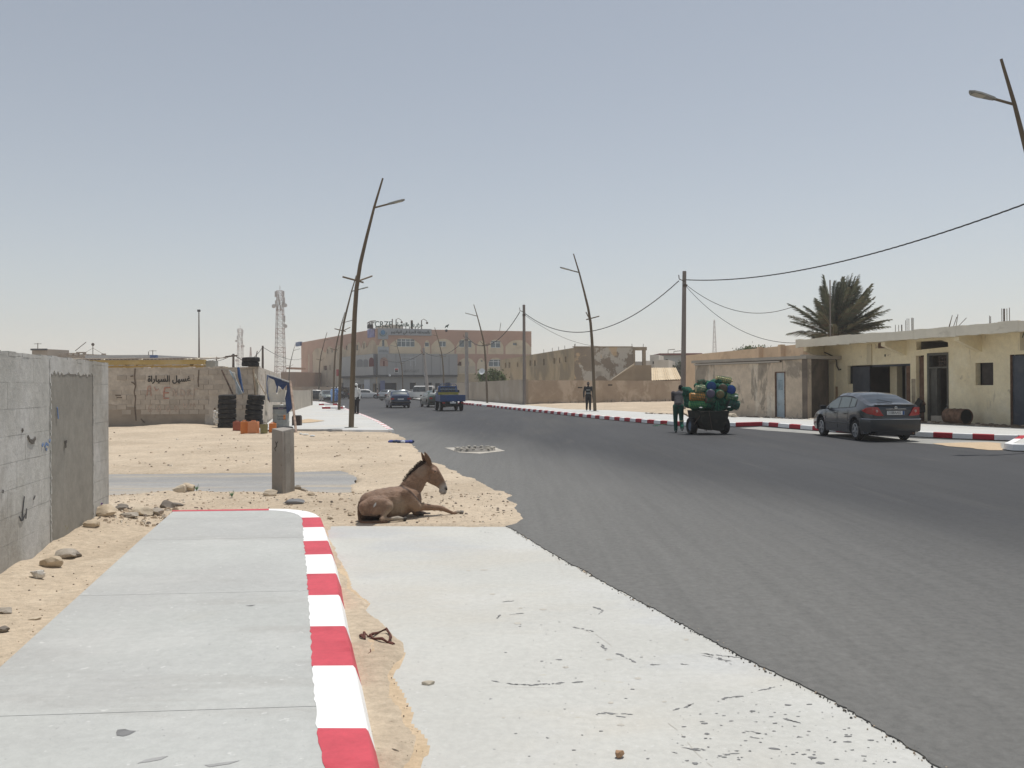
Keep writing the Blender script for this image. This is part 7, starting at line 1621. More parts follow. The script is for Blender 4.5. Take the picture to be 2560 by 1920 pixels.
def car(label, loc, head, paint, L, W, low, green, belt, wb=(.0, .0), group=None, glass=CGLASS, r=.315, clear=.2, cat='car', name='car', tumble=.30, detail=True, win=None, deckw=.94, plate=None, extra=None):
    """low: lower-body top z(x); green: roof line z(x) (None outside); belt: z(x). x from the tail (-L/2) to the nose"""
    t = thing(name, (loc[0], loc[1], loc[2] if len(loc) > 2 else .012), label, cat, group, head)     # local +x = forward
    xs = sorted(set([-L/2+L*i/64 for i in range(65)]+[wx+dx for wx in wb for dx in (-.39, -.37, -.3, -.2, -.1, 0, .1, .2, .3, .37, .39)]))
    def hw(x):
        u = abs(2*x/L); return W/2*(1-.13*max(0, (u-.62)/.38)**2.2)
    def zt(x):
        g = green(x); return max(low(x), g) if g else low(x)
    def zb(x):
        z = clear+(.10*max(0, (abs(2*x/L)-.8)/.2)**2)
        for wx in wb:
            d = abs(x-wx)
            if d < .385: z = max(z, r+math.sqrt(max(0, .385**2-d*d)))
        return z
    def sec(x):
        h = hw(x); b = min(belt(x), low(x)+.0); g = max(0, zt(x)-low(x)); bz = low(x); z0 = zb(x); zm = max(z0+.03, .52)
        k6 = (h*deckw-tumble*g, bz+g*.86+.012) ; k7 = (max(.1, k6[0]-.12), bz+g+.02+.02)
        e = .02*max(0, (abs(2*x/L)-.93)/.07)
        return [(0, z0), (h*.80, z0), (h*.965, z0+.015), (h*.995, max(z0+.03, z0*.5+.26)), (h, max(z0+.05, .55)), (h*.992, max(z0+.06, bz-.16)), (h*.972, max(z0+.07, bz-.05)), (h*deckw, bz), k6, k7, (k7[0]*.5, k7[1]+.022), (0, k7[1]+.03)]
    mb = MB(); S = [sec(x) for x in xs]; m_ = len(S[0]); vs = []
    for x, s in zip(xs, S):
        for y, z in s: vs.append((x, y, z))
        for y, z in s: vs.append((x, -y, z))
    fs = []
    for i in range(len(xs)-1):
        a = i*2*m_; b = a+2*m_
        for k in range(m_-1):
            fs.append((a+k, a+k+1, b+k+1, b+k)); fs.append((a+m_+k+1, a+m_+k, b+m_+k, b+m_+k+1))
    fs.append(tuple(range(m_))+tuple(m_+k for k in range(m_-1, -1, -1)))
    e0 = (len(xs)-1)*2*m_; fs.append(tuple(e0+m_+k for k in range(m_))+tuple(e0+k for k in range(m_-1, -1, -1)))
    mb.add(vs, fs); body = mb.build('body', paint, t, smooth=32)
    bm = bmesh.new(); bm.from_mesh(body.data); bmesh.ops.remove_doubles(bm, verts=bm.verts, dist=1e-4); bmesh.ops.recalc_face_normals(bm, faces=bm.faces); bm.to_mesh(body.data); bm.free()
    body.data.polygons.foreach_set('use_smooth', [True]*len(body.data.polygons)); body.data.set_sharp_from_angle(angle=R(32))
    # windows: side panes, windscreen, rear screen as separate glass skins 4 mm proud
    def side_y(x, z):
        h = hw(x)*deckw; return h-tumble*max(0, (z-low(x))/.86*.98)+.004
    for (x0, x1) in win or []:
        for sd in (1, -1):
            g = MB(); n = 10; vs = []
            for i in range(n+1):
                x = x0+(x1-x0)*i/n; b0 = low(x)+.025; tp = max(b0+.01, low(x)+(zt(x)-low(x))*.84-.01)
                for z in (b0, tp): vs.append((x, sd*side_y(x, z), z))
            fs = [(2*i, 2*i+1, 2*i+3, 2*i+2) if sd < 0 else (2*i, 2*i+2, 2*i+3, 2*i+1) for i in range(n)]
            g.add(vs, fs); g.build('side_window', glass, t, smooth=60)
    if win and detail:
        for sd in (1, -1):
            g = MB(); n = 26; xa, xb = min(w_[0] for w_ in win)-.07, max(w_[1] for w_ in win)+.10; vs = []
            for i in range(n+1):
                x = xa+(xb-xa)*i/n; b0 = low(x)+.008; tp = max(b0+.005, low(x)+(zt(x)-low(x))*.90)
                for z in (b0, tp): vs.append((x, sd*(side_y(x, z)-.002), z))
            g.add(vs, [(2*i, 2*i+1, 2*i+3, 2*i+2) if sd < 0 else (2*i, 2*i+2, 2*i+3, 2*i+1) for i in range(n)]); g.build('window_surround', BLKP, t, smooth=60)
    def screen(xa, xb, nm, glass=glass):
        g = MB(); vs = []; n = 8; m2 = 8
        for i in range(n+1):
            x = xa+(xb-xa)*i/n; s = sec(x); y7, z7 = s[9]; dz = (zt(x+.01)-zt(x-.01))/.02; nn = Vector((-dz, 0, 1)).normalized()*.006
            for j in range(m2+1):
                v = -1+2*j/m2; y = y7*.95*v; z = z7+.03*(1-abs(v)**1.6) if True else z7
                vs.append((x+nn.x, y, z+nn.z))
        fs = [(i*(m2+1)+j, (i+1)*(m2+1)+j, (i+1)*(m2+1)+j+1, i*(m2+1)+j+1) for i in range(n) for j in range(m2)]
        g.add(vs, fs); return g.build(nm, glass, t, smooth=60)
    t['scr'] = 0; del t['scr']
    # wheels
    for wx in wb:
        for sd in (1, -1):
            w_ = bpy.data.objects.new('wheel', CARTY); COL.objects.link(w_); w_.parent = t; w_.location = (wx, sd*(W/2-.115), r); w_.rotation_euler = (R(-90)*sd, 0, 0); w_.scale = (r/.315,)*3
            if detail: inst('rim', RIMM, w_, (0, 0, .03)); inst('brake_disc', DISC, w_, (0, 0, .0))
        MB().box((wx, 0, .52), (.82, W*.80, .36)).build('wheel_well', BLKP, t)
    MB().box((0, 0, clear+.05), (L*.92, W*.78, .12)).build('underbody', BLKP, t)
    return t, hw, zt, screen, sec
PI = math.pi
# ---- the grey liftback parked in the lay-by
GREYP = M('dark_grey_metallic', (.040, .047, .058), .24, .04, 1.5, metal=.1, spec=.5, coat=.45, layers=[((.075, .073, .068), .9, .62, .1, .35)])
L_, W_ = 4.50, 1.71
lowf = lambda x: pw(x, [(-2.25, .86), (-2.21, 1.045), (-2.02, 1.07), (-1.6, 1.03), (-.6, .965), (.6, .915), (1.05, .90), (1.5, .86), (1.95, .77), (2.2, .62), (2.25, .50)])
grn = lambda x: pw(x, [(-2.02, 1.06), (-1.9, 1.10), (-1.5, 1.225), (-1.1, 1.335), (-.7, 1.39), (-.2, 1.405), (.25, 1.37), (.6, 1.22), (1.12, .90)]) if -2.02 < x < 1.12 else 0
wbf = (-1.28, 1.35)
rr_ = XY(2204, 25.45); hd_ = R(92.5)
cx, cy = rr_.x-math.cos(hd_)*(-1.28), rr_.y-math.sin(hd_)*(-1.28)
cr, hw, zt, screen, sec = car('dark grey liftback parked in the lay-by before the cream building', (cx, cy), hd_, GREYP, L_, W_, lowf, grn, lowf, wbf, glass=M('hazy_side_glass', (.15, .18, .175), .15, .1, 2, spec=.6), win=[(.02, .78), (-.78, -.04), (-1.22, -.84)], r=.31)
cr.scale = (.94, .94, .97)
rs_ = screen(-1.88, -1.02, 'rear_screen', M('dark_rear_screen', (.018, .026, .034), .10, .1, 2, spec=.7)); screen(.42, 1.0, 'windscreen')
x0 = -L_/2
bmp = M('bumper_grey', (.035, .038, .042), .42, .05, 2, metal=.2, spec=.5, coat=.2)
def rearpoly(nm, yz, mat, o0, o1, parent=cr): return MB().ext([(x0-o1, y, z) for y, z in yz], (o1-o0, 0, 0)).build(nm, mat, parent, bevel=0)
# bumper wraps round the tail
mb = MB(); prof = [(.30, .01), (.36, .045), (.55, .06), (.66, .055), (.69, .02), (.69, -.02), (.30, -.02)]; path = []
for k in range(11): a = -1+2*k/10; path.append((x0+.02*a*a, a*hw(x0)*.93, Vector((-1, a*.15, 0)).normalized()))
_s = [(x0+q, hw(x0+q)+.004) for q in (.03, .08, .16, .28, .42, .56)]; path = [(x, -y, Vector((-.6 if x < x0+.1 else -.12, -1, 0)).normalized()) for x, y in _s[::-1]]+path+[(x, y, Vector((-.6 if x < x0+.1 else -.12, 1, 0)).normalized()) for x, y in _s]
vs = []
for xx, y, nn in path:
    for z, o_ in prof: vs.append((xx+nn.x*o_, y+nn.y*o_*.5, z))
m_ = len(prof); mb.add(vs, [(i*m_+k, i*m_+(k+1) % m_, (i+1)*m_+(k+1) % m_, (i+1)*m_+k) for i in range(len(path)-1) for k in range(m_)]+[tuple(range(m_)), tuple((len(path)-1)*m_+k for k in range(m_))[::-1]])
bump_ = mb.build('bumper', bmp, cr, smooth=40)
MB().tube([(p[0]+p[2].x*.058, p[1]+p[2].y*.03, .672) for p in path[1:-1]], .010, 5).build('bumper_trim', M('bright_trim', (.55, .56, .58), .2, .05, 2, metal=.8), cr)
MB().box((x0+.12, 0, .26), (.3, 1.2, .14)).build('valance', BLKP, cr, bevel=.02)
MB().tube([(x0+.05, -.5, .27), (x0-.06, -.52, .255)], .03, 8).build('exhaust', RUST, cr)
# tail lamps: triangular, wrapping the corner
for sd in (1, -1):
    mb = MB(); vs = []; n = 12
    for k in range(n+1):
        y = .40+.425*k/n; zt_ = pw(y, [(.40, .785), (.57, 1.03), (.78, 1.02), (.825, .93)]); zb_ = pw(y, [(.40, .77), (.60, .775), (.78, .82), (.825, .91)]); xx = x0
        while hw(xx)*.985 < y and xx < x0+.6: xx += .01
        for z in (zb_, (zb_+zt_)/2, zt_): vs += [(xx-.035-.012*(1-abs((z-(zb_+zt_)/2)/.14)), (y+(.014 if xx > x0 else 0))*sd, z), (xx+.06, y*.985*sd, z)]
    fs = []
    for k in range(n):
        a = k*6; b = a+6; fs += [(a, a+2, b+2, b), (a+2, a+4, b+4, b+2), (a+4, a+5, b+5, b+4), (a, b, b+1, a+1)]
    fs += [(0, 1, 3, 2), (2, 3, 5, 4), (n*6, n*6+2, n*6+3, n*6+1), (n*6+2, n*6+4, n*6+5, n*6+3)]
    mb.add(vs, fs); tl = mb.build('tail_lamp', TLR, cr, smooth=50)
    MB().ball((x0-.035, .60*sd, .91), (.018, .05, .05), 10, 8).build('reflector', TLC, tl, smooth=60)
    mb = MB(); mb.ext([(x0+.5, sd*(W_/2+.002), .40), (x0+.7, sd*(W_/2+.002), .40), (x0+.7, sd*(W_/2+.002), .44), (x0+.5, sd*(W_/2+.002), .44)], (0, sd*.006, 0)); mb.build('side_trim', bmp, cr)
    # door seams, handles, mirror
    for xx in (-.82, -.01, .92):
        z1 = lowf(xx)-.02; MB().box((xx, sd*(hw(xx)+.0005), .62), (.008, .006, (z1-.32)*.98)).build('door_seam', BLKP, cr)
    for xx in (-.62, .16): MB().box((xx, sd*(hw(xx)+.006), .80), (.15, .03, .03)).build('door_handle', BLKP, cr, bevel=.006)
    MB().box((.86, sd*(W_/2+.11), .97), (.10, .20, .13)).build('mirror', BLKP, cr, bevel=.03, smooth=40); MB().tube([(.86, sd*(W_/2-.06), .93), (.86, sd*(W_/2+.06), .945)], .02, 6).build('mirror_arm', BLKP, cr)
    MB().box((0.02, sd*(W_/2+.004), .50), (2.0, .02, .035)).build('rub_strip', bmp, cr, bevel=.006)
    MB().box((-.0, sd*(W_/2*.93), .24), (1.9, .05, .07)).build('sill', BLKP, cr)
rearpoly('plate_recess', [(-.50, .955), (.50, .955), (.42, .74), (-.42, .74)], M('recess_grey', (.06, .065, .075), .4, .05, 2, coat=.3), -.05, .004)
pl_ = rearpoly('number_plate', [(-.27, .80), (.27, .80), (.27, .915), (-.27, .915)], PLW, .004, .018)
o = text('plate_lettering', '3188AA02', .1, INK, None, (x0-.0195, .235, .823), (0, -1, 0), (0, 0, 1), .002, width=.40, tall=1.25); o.parent = pl_
MB().ext([(x0-.0195, -.205, .802), (x0-.0195, -.266, .802), (x0-.0195, -.266, .913), (x0-.0195, -.205, .913)], (.001, 0, 0)).build('blue_band', BLUEM, pl_)
MB().box((x0-.018, 0, .972), (.02, .62, .016)).build('chrome_strip', MATS['bright_trim'], cr)
MB().lathe([(.045, 0), (.045, .012), (.032, .014), (.032, 0)], 16, (x0-.014, 0, 1.012), Euler((0, R(-90), 0)).to_matrix()).build('badge', MATS['bright_trim'], cr)
MB().box((x0+.06, 0, 1.094), (.16, 1.22, .022), rot=Euler((0, R(-3), 0)).to_matrix()).build('lip_spoiler', GREYP, cr, bevel=.009, smooth=40)
MB().tube([(x0+.19, .05, 1.125), (x0+.30, -.05, 1.165), (x0+.48, -.40+.75, 1.245)], .008, 5).build('wiper', BLKP, cr)
MB().tube([(-1.0, 0, 1.385), (-1.09, 0, 1.43)], .006, 5).build('aerial', BLKP, cr)
for sd in (.42, -.42): MB().box((-1.3, sd, 1.0), (.12, .42, .22)).build('rear_shelf', BLKP, cr, bevel=.03)

def simple_tail(t, L, W, zl, z1, col=TLR, wl=.28, hl=.14, plate=True, bumper=BLKP, bz=.48):
    xx = -L/2
    for sd in (1, -1): MB().box((xx-.005, sd*(W/2-.13-wl/2*.3), zl), (.05, wl, hl)).build('tail_lamp', col, t)
    if plate: MB().box((xx-.02, 0, zl-.03), (.02, .5, .11)).build('number_plate', PLW, t)
    MB().box((xx-.03, 0, bz), (.16, W*.97, .16)).build('bumper', bumper, t, bevel=.04)
def simple_nose(t, L, W, zh, bumper=BLKP):
    xx = L/2
    for sd in (1, -1): MB().box((xx-.03, sd*(W/2-.27), zh), (.08, .32, .15)).build('head_lamp', HDL, t)
    MB().box((xx, 0, zh-.02), (.05, .7, .14)).build('grille', BLKP, t); MB().box((xx-.02, 0, zh-.25), (.16, W*.95, .16)).build('bumper', bumper, t, bevel=.04)
def sedan(label, loc, head, paint, L=4.4, W=1.7, H=1.40, deck=.96, hood=.88, glass=CGLASS, group=None, nose=False, tail=True, hatch=False, lampz=.78):
    h = L/2
    low = lambda x: pw(x, [(-h, deck-.16), (-h+.05, deck-.02), (-h+.5, deck), (0, (deck+hood)/2+.01), (h*.45, hood), (h*.85, hood-.08), (h-.03, hood-.24), (h, hood-.34)])
    xa = -h+(.15 if hatch else .55); xr = xa+.55; xf = h*.12; xw = h*.50
    g = lambda x: pw(x, [(xa, deck), (xr, H-.07), (xr+.4, H-.03), ((xr+xf)/2+.2, H-.025), (xf, H-.08), (xw, hood)]) if xa < x < xw else 0
    t, hw_, zt_, scr, _ = car(label, loc, head, paint, L, W, low, g, low, (-h+.92, h-.82), group, glass, win=[(xf-.75, xf+.12), (xr-.05, xf-.82)], r=.30)
    scr(xa+.10, xr-.02, 'rear_screen'); scr(xf+.08, xw-.08, 'windscreen')
    if tail: simple_tail(t, L, W, lampz, 0)
    if nose: simple_nose(t, L, W, .68)
    for sd in (1, -1): MB().box((xw-.28, sd*(W/2+.08), deck+.02), (.08, .16, .11)).build('mirror', BLKP, t, bevel=.02)
    return t
g = XY(994, 73); DKB = M('dark_blue_metallic', (.03, .045, .09), .3, .05, 2, metal=.3, coat=.5)
sedan('dark blue sedan driving away in the middle of the road', (g.x, g.y), R(90+14), DKB, 4.5, 1.72, 1.42, 1.0, .9, glass=CGL2)
g = XY(1083, 75); sedan('dark green older sedan half hidden behind the blue truck', (g.x, g.y), R(90+17), M('dark_green_paint', (.05, .075, .065), .35, .05, 2, coat=.4), 4.4, 1.68, 1.40, .98, .9, glass=CGL2)
WP = M('white_car_paint', (.62, .62, .61), .3, .03, 2, coat=.4); SIL = M('silver_car_paint', (.36, .38, .39), .3, .04, 2, metal=.4, coat=.4)
g = XY(918, 143); sedan('white sedan parked side-on before the arched shopfronts', (g.x, g.y), R(0+8), WP, 4.4, 1.72, 1.50, 1.0, .92, glass=CGLASS, nose=True)
g = XY(977, 118); sedan('silver hatchback turned slightly away left of the white off-roader', (g.x, g.y), R(62), SIL, 4.0, 1.66, 1.44, .98, .9, hatch=True)
g = XY(1012, 128); sedan('pale grey saloon seen behind the dark blue sedan', (g.x, g.y), R(20), SIL, 4.2, 1.66, 1.42, .96, .9, nose=True)
g = XY(818, 108); sedan('grey-green saloon facing the viewer at the left junction', (g.x, g.y), R(-70), M('grey_green_paint', (.12, .145, .14), .3, .05, 2, metal=.3, coat=.4), 4.4, 1.7, 1.45, .95, .9, nose=True, tail=False)
g = XY(797, 122); sedan('dark hatchback at the left junction behind the grey-green saloon', (g.x, g.y), R(20), M('black_car_paint', (.03, .03, .032), .3, .05, 2, coat=.5), 4.2, 1.7, 1.5, 1.0, .92, hatch=True, nose=True)
def boxy(label, loc, head, paint, L=4.6, W=1.8, H=1.85, glass=CGLASS, open_back=False, spare=False, hood=1.12):
    h = L/2
    low = lambda x: pw(x, [(-h, 1.14), (h*.35, 1.13), (h*.42, hood), (h*.95, hood-.04), (h, hood-.14)])
    g = lambda x: pw(x, [(-h-.01, H-.02), (-h+.1, H), (h*.22, H), (h*.40, hood)]) if x < h*.40 else 0
    t, hw_, zt_, scr, _ = car(label, loc, head, paint, L, W, low, g, low, (-h+.85, h-.75), None, glass, win=[(-h+.15, -h+1.1), (-h+1.18, -h+2.05), (-h+2.13, h*.24)], r=.37, clear=.36, tumble=.10, deckw=.985, cat='off-road car')
    scr(h*.25, h*.38, 'windscreen')
    MB().box((-h-.012, 0, 1.42), (.02, W*.72, .40)).build('rear_window', glass, t)
    if spare:
        w_ = bpy.data.objects.new('spare_wheel', CARTY); COL.objects.link(w_); w_.parent = t; w_.location = (-h-.12, .1, 1.05); w_.rotation_euler = (0, R(90), 0); inst('rim', RIMM, w_, (0, 0, -.03))
    simple_tail(t, L, W, .85, 0, wl=.12, hl=.2, bz=.55); simple_nose(t, L, W, .86)
    return t
g = XY(1047, 124); boxy('white boxy off-road car parked before the ground-floor shops', (g.x, g.y), R(172), WP, 4.4, 1.75, 1.95, spare=True)
g = XY(862, 136); boxy('black tall off-road car behind the second lamp post', (g.x, g.y), R(95), M('black_car_paint', (.03, .03, .032)), 4.6, 1.85, 1.85, spare=True)
g = XY(790, 140); boxy('silver-white estate car parked left of the second lamp post', (g.x, g.y), R(170), M('silver_white', (.48, .49, .49), .3, .03, 2, coat=.4), 4.8, 1.8, 1.8)
g = XY(834, 146); boxy('white minivan partly hidden by the people in robes', (g.x, g.y), R(160), WP, 4.6, 1.75, 1.85)

# ---- blue pickup truck seen from behind
g = XY(1119.5, 63); hd_ = R(90+12)
tk = thing('pickup_truck', (g.x, g.y, .012), 'blue open-bed truck with a tall cab rack and yellow board driving away', 'truck', rz=hd_)
TB_ = M('truck_blue', (.030, .075, .20), .45, .12, 2, coat=.2, layers=[((.06, .09, .16), 2, .6, .08, .5)]); YB_ = M('truck_yellow_board', (.36, .32, .07), .6, .1, 3)
mb = MB(); mb.box((.55, 0, .98), (1.35, 1.56, .62)); cab = mb.build('cab', TB_, tk, bevel=.06, smooth=40)
mb = MB(); mb.hexa([(-.1, -.75, 1.28), (1.2, -.75, 1.28), (1.2, .75, 1.28), (-.1, .75, 1.28), (.0, -.66, 1.78), (.75, -.66, 1.78), (.75, .66, 1.78), (.0, .66, 1.78)]); mb.build('cab_roof', TB_, tk, bevel=.04, smooth=40)
MB().box((-.075, 0, 1.53), (.03, 1.05, .34), rot=Euler((0, R(11), 0)).to_matrix()).build('rear_window', CGLASS, tk)
for sd in (1, -1): MB().hexa([(.05, sd*.755, 1.33), (1.0, sd*.755, 1.33), (.75, sd*.70, 1.70), (.1, sd*.70, 1.70), (.05, sd*.76, 1.33), (1.0, sd*.76, 1.33), (.75, sd*.705, 1.70), (.1, sd*.705, 1.70)]).build('side_window', CGLASS, tk)
MB().box((-1.35, 0, .72), (2.55, 1.74, .08)).build('bed_floor', TB_, tk)
tg = MB().box((-2.62, 0, .92), (.05, 1.78, .44)).build('tailgate', TB_, tk, bevel=.01)
for sd in (1, -1):
    MB().box((-1.35, sd*.88, .92), (2.5, .04, .44)).build('side_board', TB_, tk, bevel=.008)
    MB().box((-2.66, sd*.66, .60), (.05, .2, .09)).build('tail_lamp', TLR, tk)
    MB().tube([(-.2, sd*.62, 1.1), (-.2, sd*.62, 1.80), (-.2, sd*.52, 1.93)], .028, 6).build('rack_post', TB_, tk)
    MB().box((1.0, sd*.93, 1.38), (.06, .14, .2)).build('mirror', BLKP, tk)
for z in (1.55, 1.74, 1.93): MB().tube([(-.2, -.62 if z < 1.9 else -.52, z), (-.2, .62 if z < 1.9 else .52, z)], .026, 6).build('rack_bar', TB_ if z > 1.6 else M('rack_pale', (.35, .42, .48), .5, .05, 2), tk)
for y in (-.22, 0, .22): MB().tube([(-.2, y, 1.15), (-.2, y, 1.93)], .018, 6).build('rack_bar', TB_, tk)
MB().box((-.26, 0, 1.24), (.04, 1.5, .18)).build('yellow_board', YB_, tk)
MB().box((-2.66, 0, .60), (.03, .42, .12)).build('number_plate', PLW, tk)
MB().box((-2.5, 0, .45), (.1, 1.4, .1)).build('bumper', BLKP, tk)
MB().box((-.8, 0, .52), (3.2, .7, .22)).build('chassis', BLKP, tk)
for wx in (-1.75, .85):
    for sd in (1, -1): w_ = bpy.data.objects.new('wheel', CARTY); COL.objects.link(w_); w_.parent = tk; w_.location = (wx, sd*.72, .36); w_.rotation_euler = (R(-90)*sd, 0, 0); w_.scale = (1.14,)*3; inst('rim', RIMM, w_, (0, 0, .03))
MB().tube([(-1.75, -.7, .36), (-1.75, .7, .36)], .06, 8).build('axle', BLKP, tk)
mb = MB(); mb.box((-.8, .05, 1.02), (.8, .9, .3)); mb.build('cargo', M('cargo_dark', (.10, .085, .06), .9, .3, 5), tk, bevel=.05)

# ================================================================== loaded cart
cg = XY(1769, 29.4); ct = thing('cart', (cg.x, cg.y, .012), 'two-wheeled dark box cart on car tyres under a heap of netted floats', 'cart', rz=R(5))
RT_ = .285; DKB2 = M('cart_dark_metal', (.020, .022, .018), .8, .25, 5, .003, 30, layers=[((.07, .06, .045), 4, .6, .08, .5)])
for sd in (-1, 1):
    w_ = bpy.data.objects.new('wheel', tyre_mesh('wheel', .285, .20, .165)); COL.objects.link(w_); w_.parent = ct; w_.location = (sd*.575, 0, .285); w_.rotation_euler = (0, R(90)*sd, R(6))
    MB().lathe([(.17, -.05), (.17, .05), (.12, .03), (.06, .06), (0, .06)], 16).build('rim', M('dull_blue_hub', (.12, .15, .20), .7, .15, 4), w_, smooth=40)
MB().tube([(-.5, 0, .29), (.5, 0, .29)], .03, 8).build('axle', BAR, ct)
mb = MB(); prof = [(-.20, .16), (-.32, .24), (-.43, .45), (-.50, .80), (.50, .80), (.43, .45), (.30, .22), (.16, .13), (.02, .17)]
mb.ext([(x, -.75, z) for x, z in prof], (0, 1.5, 0)); mb.build('box', DKB2, ct, bevel=.015, smooth=40)
mb = MB(); rs = random.Random(5)
for k in range(22): x = -.35+.7*k/21; z = .19+.02*rs.random(); mb.add([(x-.02, -.76, z), (x+.02, -.76, z), (x+rs.uniform(-.01, .02), -.765, z-rs.uniform(.03, .08))], [(0, 1, 2)])
mb.build('ragged_fringe', DKB2, ct)
for sd in (-1, 1): MB().tube([(sd*.40, .7, .55), (sd*.36, 2.3, .75)], .03, 6).build('shaft', PO, ct)
MB().tube([(-.22, .5, .2), (-.26, .55, .0)], .03, 6).build('prop_stand', BAR, ct); MB().tube([(-.42, -.7, .75), (-.60, -.4, .35)], .018, 5).build('stay', BAR, ct)
MB().tube([(-.2, -.765, .78), (-.10, -.77, .18)], .012, 5).build('rail', BAR, ct); 
# floats (things lying on the cart), each wrapped in net
ZC = lambda x, y: (1640+x/7.54, 880+y/7.54)
def flt(x, y, L__, r_, mat, label, ax=(1, 0, 0), dY=-.35, cap=True):
    p = P(*ZC(x, y), cg.y+dY); t = thing('float', tuple(p), label, 'float', 'plastic floats heaped on the cart'); a = Vector(ax).normalized()
    q = Vector((0, 0, 1)).rotation_difference(a).to_matrix(); h = L__/2
    MB().lathe([(0, -h), (r_*.35, -h), (r_*.82, -h*.94), (r_, -h*.80), (r_, -h*.3), (r_*.96, -h*.27), (r_*.96, -h*.2), (r_, -h*.17), (r_, h*.2), (r_*.96, h*.23), (r_*.96, h*.3), (r_, h*.33), (r_, h*.80), (r_*.82, h*.94), (r_*.35, h), (0, h)], 18, (0, 0, 0), q).build('body', mat, t, smooth=50)
    if cap: MB().lathe([(r_*.3, h), (r_*.3, h*1.18), (0, h*1.18)], 10, (0, 0, 0), q).build('neck', mat, t)
    mb = MB()
    for k in range(9):
        z = -h*.85+h*1.7*k/8
        mb.tube([q @ Vector((math.cos(a_)*(r_+.006), math.sin(a_)*(r_+.006), z+.02*math.sin(a_*3+k))) for a_ in [j*2*PI/12 for j in range(13)]], .007, 3, False)
    for k in range(10):
        a_ = k*2*PI/10; mb.tube([q @ Vector((math.cos(a_+.3*s)*(r_+.006), math.sin(a_+.3*s)*(r_+.006), h*.9*s)) for s in (-1, -.5, 0, .5, 1)], .007, 3, False)
    mb.build('net', NETG, t); return t
NETG = M('green_net', (.02, .15, .095), .8, .2, 9); NETL = M('light_green_net', (.05, .24, .13), .8, .2, 9)
fm = lambda n, c: M(n, c, .5, .15, 6, spec=.4, layers=[((c[0]*.5, c[1]*.5, c[2]*.5), 7, .62, .06, .6)])
flt(795, 845, .60, .155, fm('orange_float', (.58, .24, .05)), 'orange float lying across the left middle of the cart load')
flt(800, 985, .66, .135, fm('green_float', (.10, .30, .10)), 'bright green float at the bottom left of the cart load')
flt(835, 700, .34, .145, fm('cream_float', (.48, .45, .27)), 'cream float at the upper left of the cart load', dY=-.3)
flt(1040, 640, .30, .165, fm('blue_float', (.02, .07, .22)), 'glossy blue float near the top centre of the cart load', (.15, 1, .1), -.3, False)
flt(1410, 710, .32, .155, fm('deep_blue_float', (.015, .055, .25)), 'deep blue float at the upper right of the cart load', (.2, 1, 0), -.25, False)
flt(1020, 785, .34, .15, fm('purple_grey_float', (.12, .10, .15)), 'purple-grey float in the centre of the cart load', (.1, 1, 0), -.45, False)
flt(1200, 790, .34, .14, fm('mottled_brown_float', (.18, .15, .07)), 'mottled brown-yellow float right of the centre of the load', (.1, 1, .1), -.42, False)
flt(1250, 680, .34, .15, fm('brown_net_float', (.11, .08, .05)), 'dark brown float in the upper middle right of the load', (.1, 1, 0), -.25, False)
flt(1270, 530, .55, .115, fm('straw_float', (.52, .42, .19)), 'straw-yellow float lying on the very top of the load', (1, .1, -.12), 0)
flt(1420, 850, .42, .13, fm('pale_green_float', (.22, .30, .16)), 'pale green float at the right side of the load', (1, .2, -.1), -.3)
flt(1440, 985, .46, .155, fm('charcoal_float', (.045, .05, .055)), 'charcoal float hanging out at the lower right of the load', (1, .3, -.25), -.25)
flt(1010, 900, .34, .12, fm('brown_red_float', (.14, .08, .06)), 'small reddish brown float below the centre of the load', (1, .3, 0), -.45)
flt(850, 560, .30, .06, fm('pink_float', (.40, .20, .15)), 'slim faded pink float at the upper left top of the load', (1, 0, .1), -.1)
# heap of net: lumpy body and loose strands
pr = []; rs = random.Random(12); cz_ = cg
def Lp(x, y, dy): return P(*ZC(x, y), cg.y+dy)
for (x, y, r_, dy) in ((900, 900, .30, .15), (1100, 880, .32, .15), (1300, 880, .30, .15), (700, 900, .22, .1), (1000, 720, .30, .2), (1200, 700, .28, .2), (1100, 590, .17, .15), (950, 590, .13, .15), (780, 640, .12, .05), (600, 720, .14, 0), (560, 800, .12, 0), (600, 880, .15, .05), (620, 980, .17, .05), (740, 1040, .16, 0), (900, 1060, .15, -.1), (1080, 1040, .17, -.15), (1250, 1030, .17, -.15), (1400, 1060, .12, -.1), (1120, 950, .16, -.3), (1280, 930, .15, -.25), (1150, 850, .06, -.5), (1480, 900, .10, -.05), (700, 780, .14, .1), (1170, 1090, .12, -.3), (1330, 760, .12, .0), (520, 690, .08, .0), (960, 860, .10, -.42), (1120, 740, .09, -.4), (1300, 800, .11, -.3), (930, 740, .09, -.35), (1150, 640, .10, -.22), (1340, 640, .09, -.15), (690, 1000, .12, -.25), (640, 930, .10, -.15), (1000, 1010, .13, -.4), (1180, 560, .12, -.05), (640, 760, .12, -.1)):
    c = Lp(x, y, dy)-Vector((cg.x, cg.y, .012)); pr.append((c, (r_*1.1, r_, r_*.9), None))
    for k in range(4): d = Vector((rs.gauss(0, 1), rs.gauss(0, 1), rs.gauss(0, 1))).normalized(); pr.append((c+d*r_*.85, (r_*.28,)*3, None))
nt_ = thing('fishing_net', (cg.x, cg.y, .012), 'heap of dark green fishing net draped over the floats on the cart', 'fishing net')
NETD = M('dark_green_net_mass', (.016, .085, .058), .95, .35, 12, .02, 45, layers=[((.04, .19, .11), 14, .56, .06, .7), ((.008, .02, .018), 9, .6, .06, .8)])
blob('net_heap', pr, .035, NETD, nt_, smooth=2)
mb = MB()
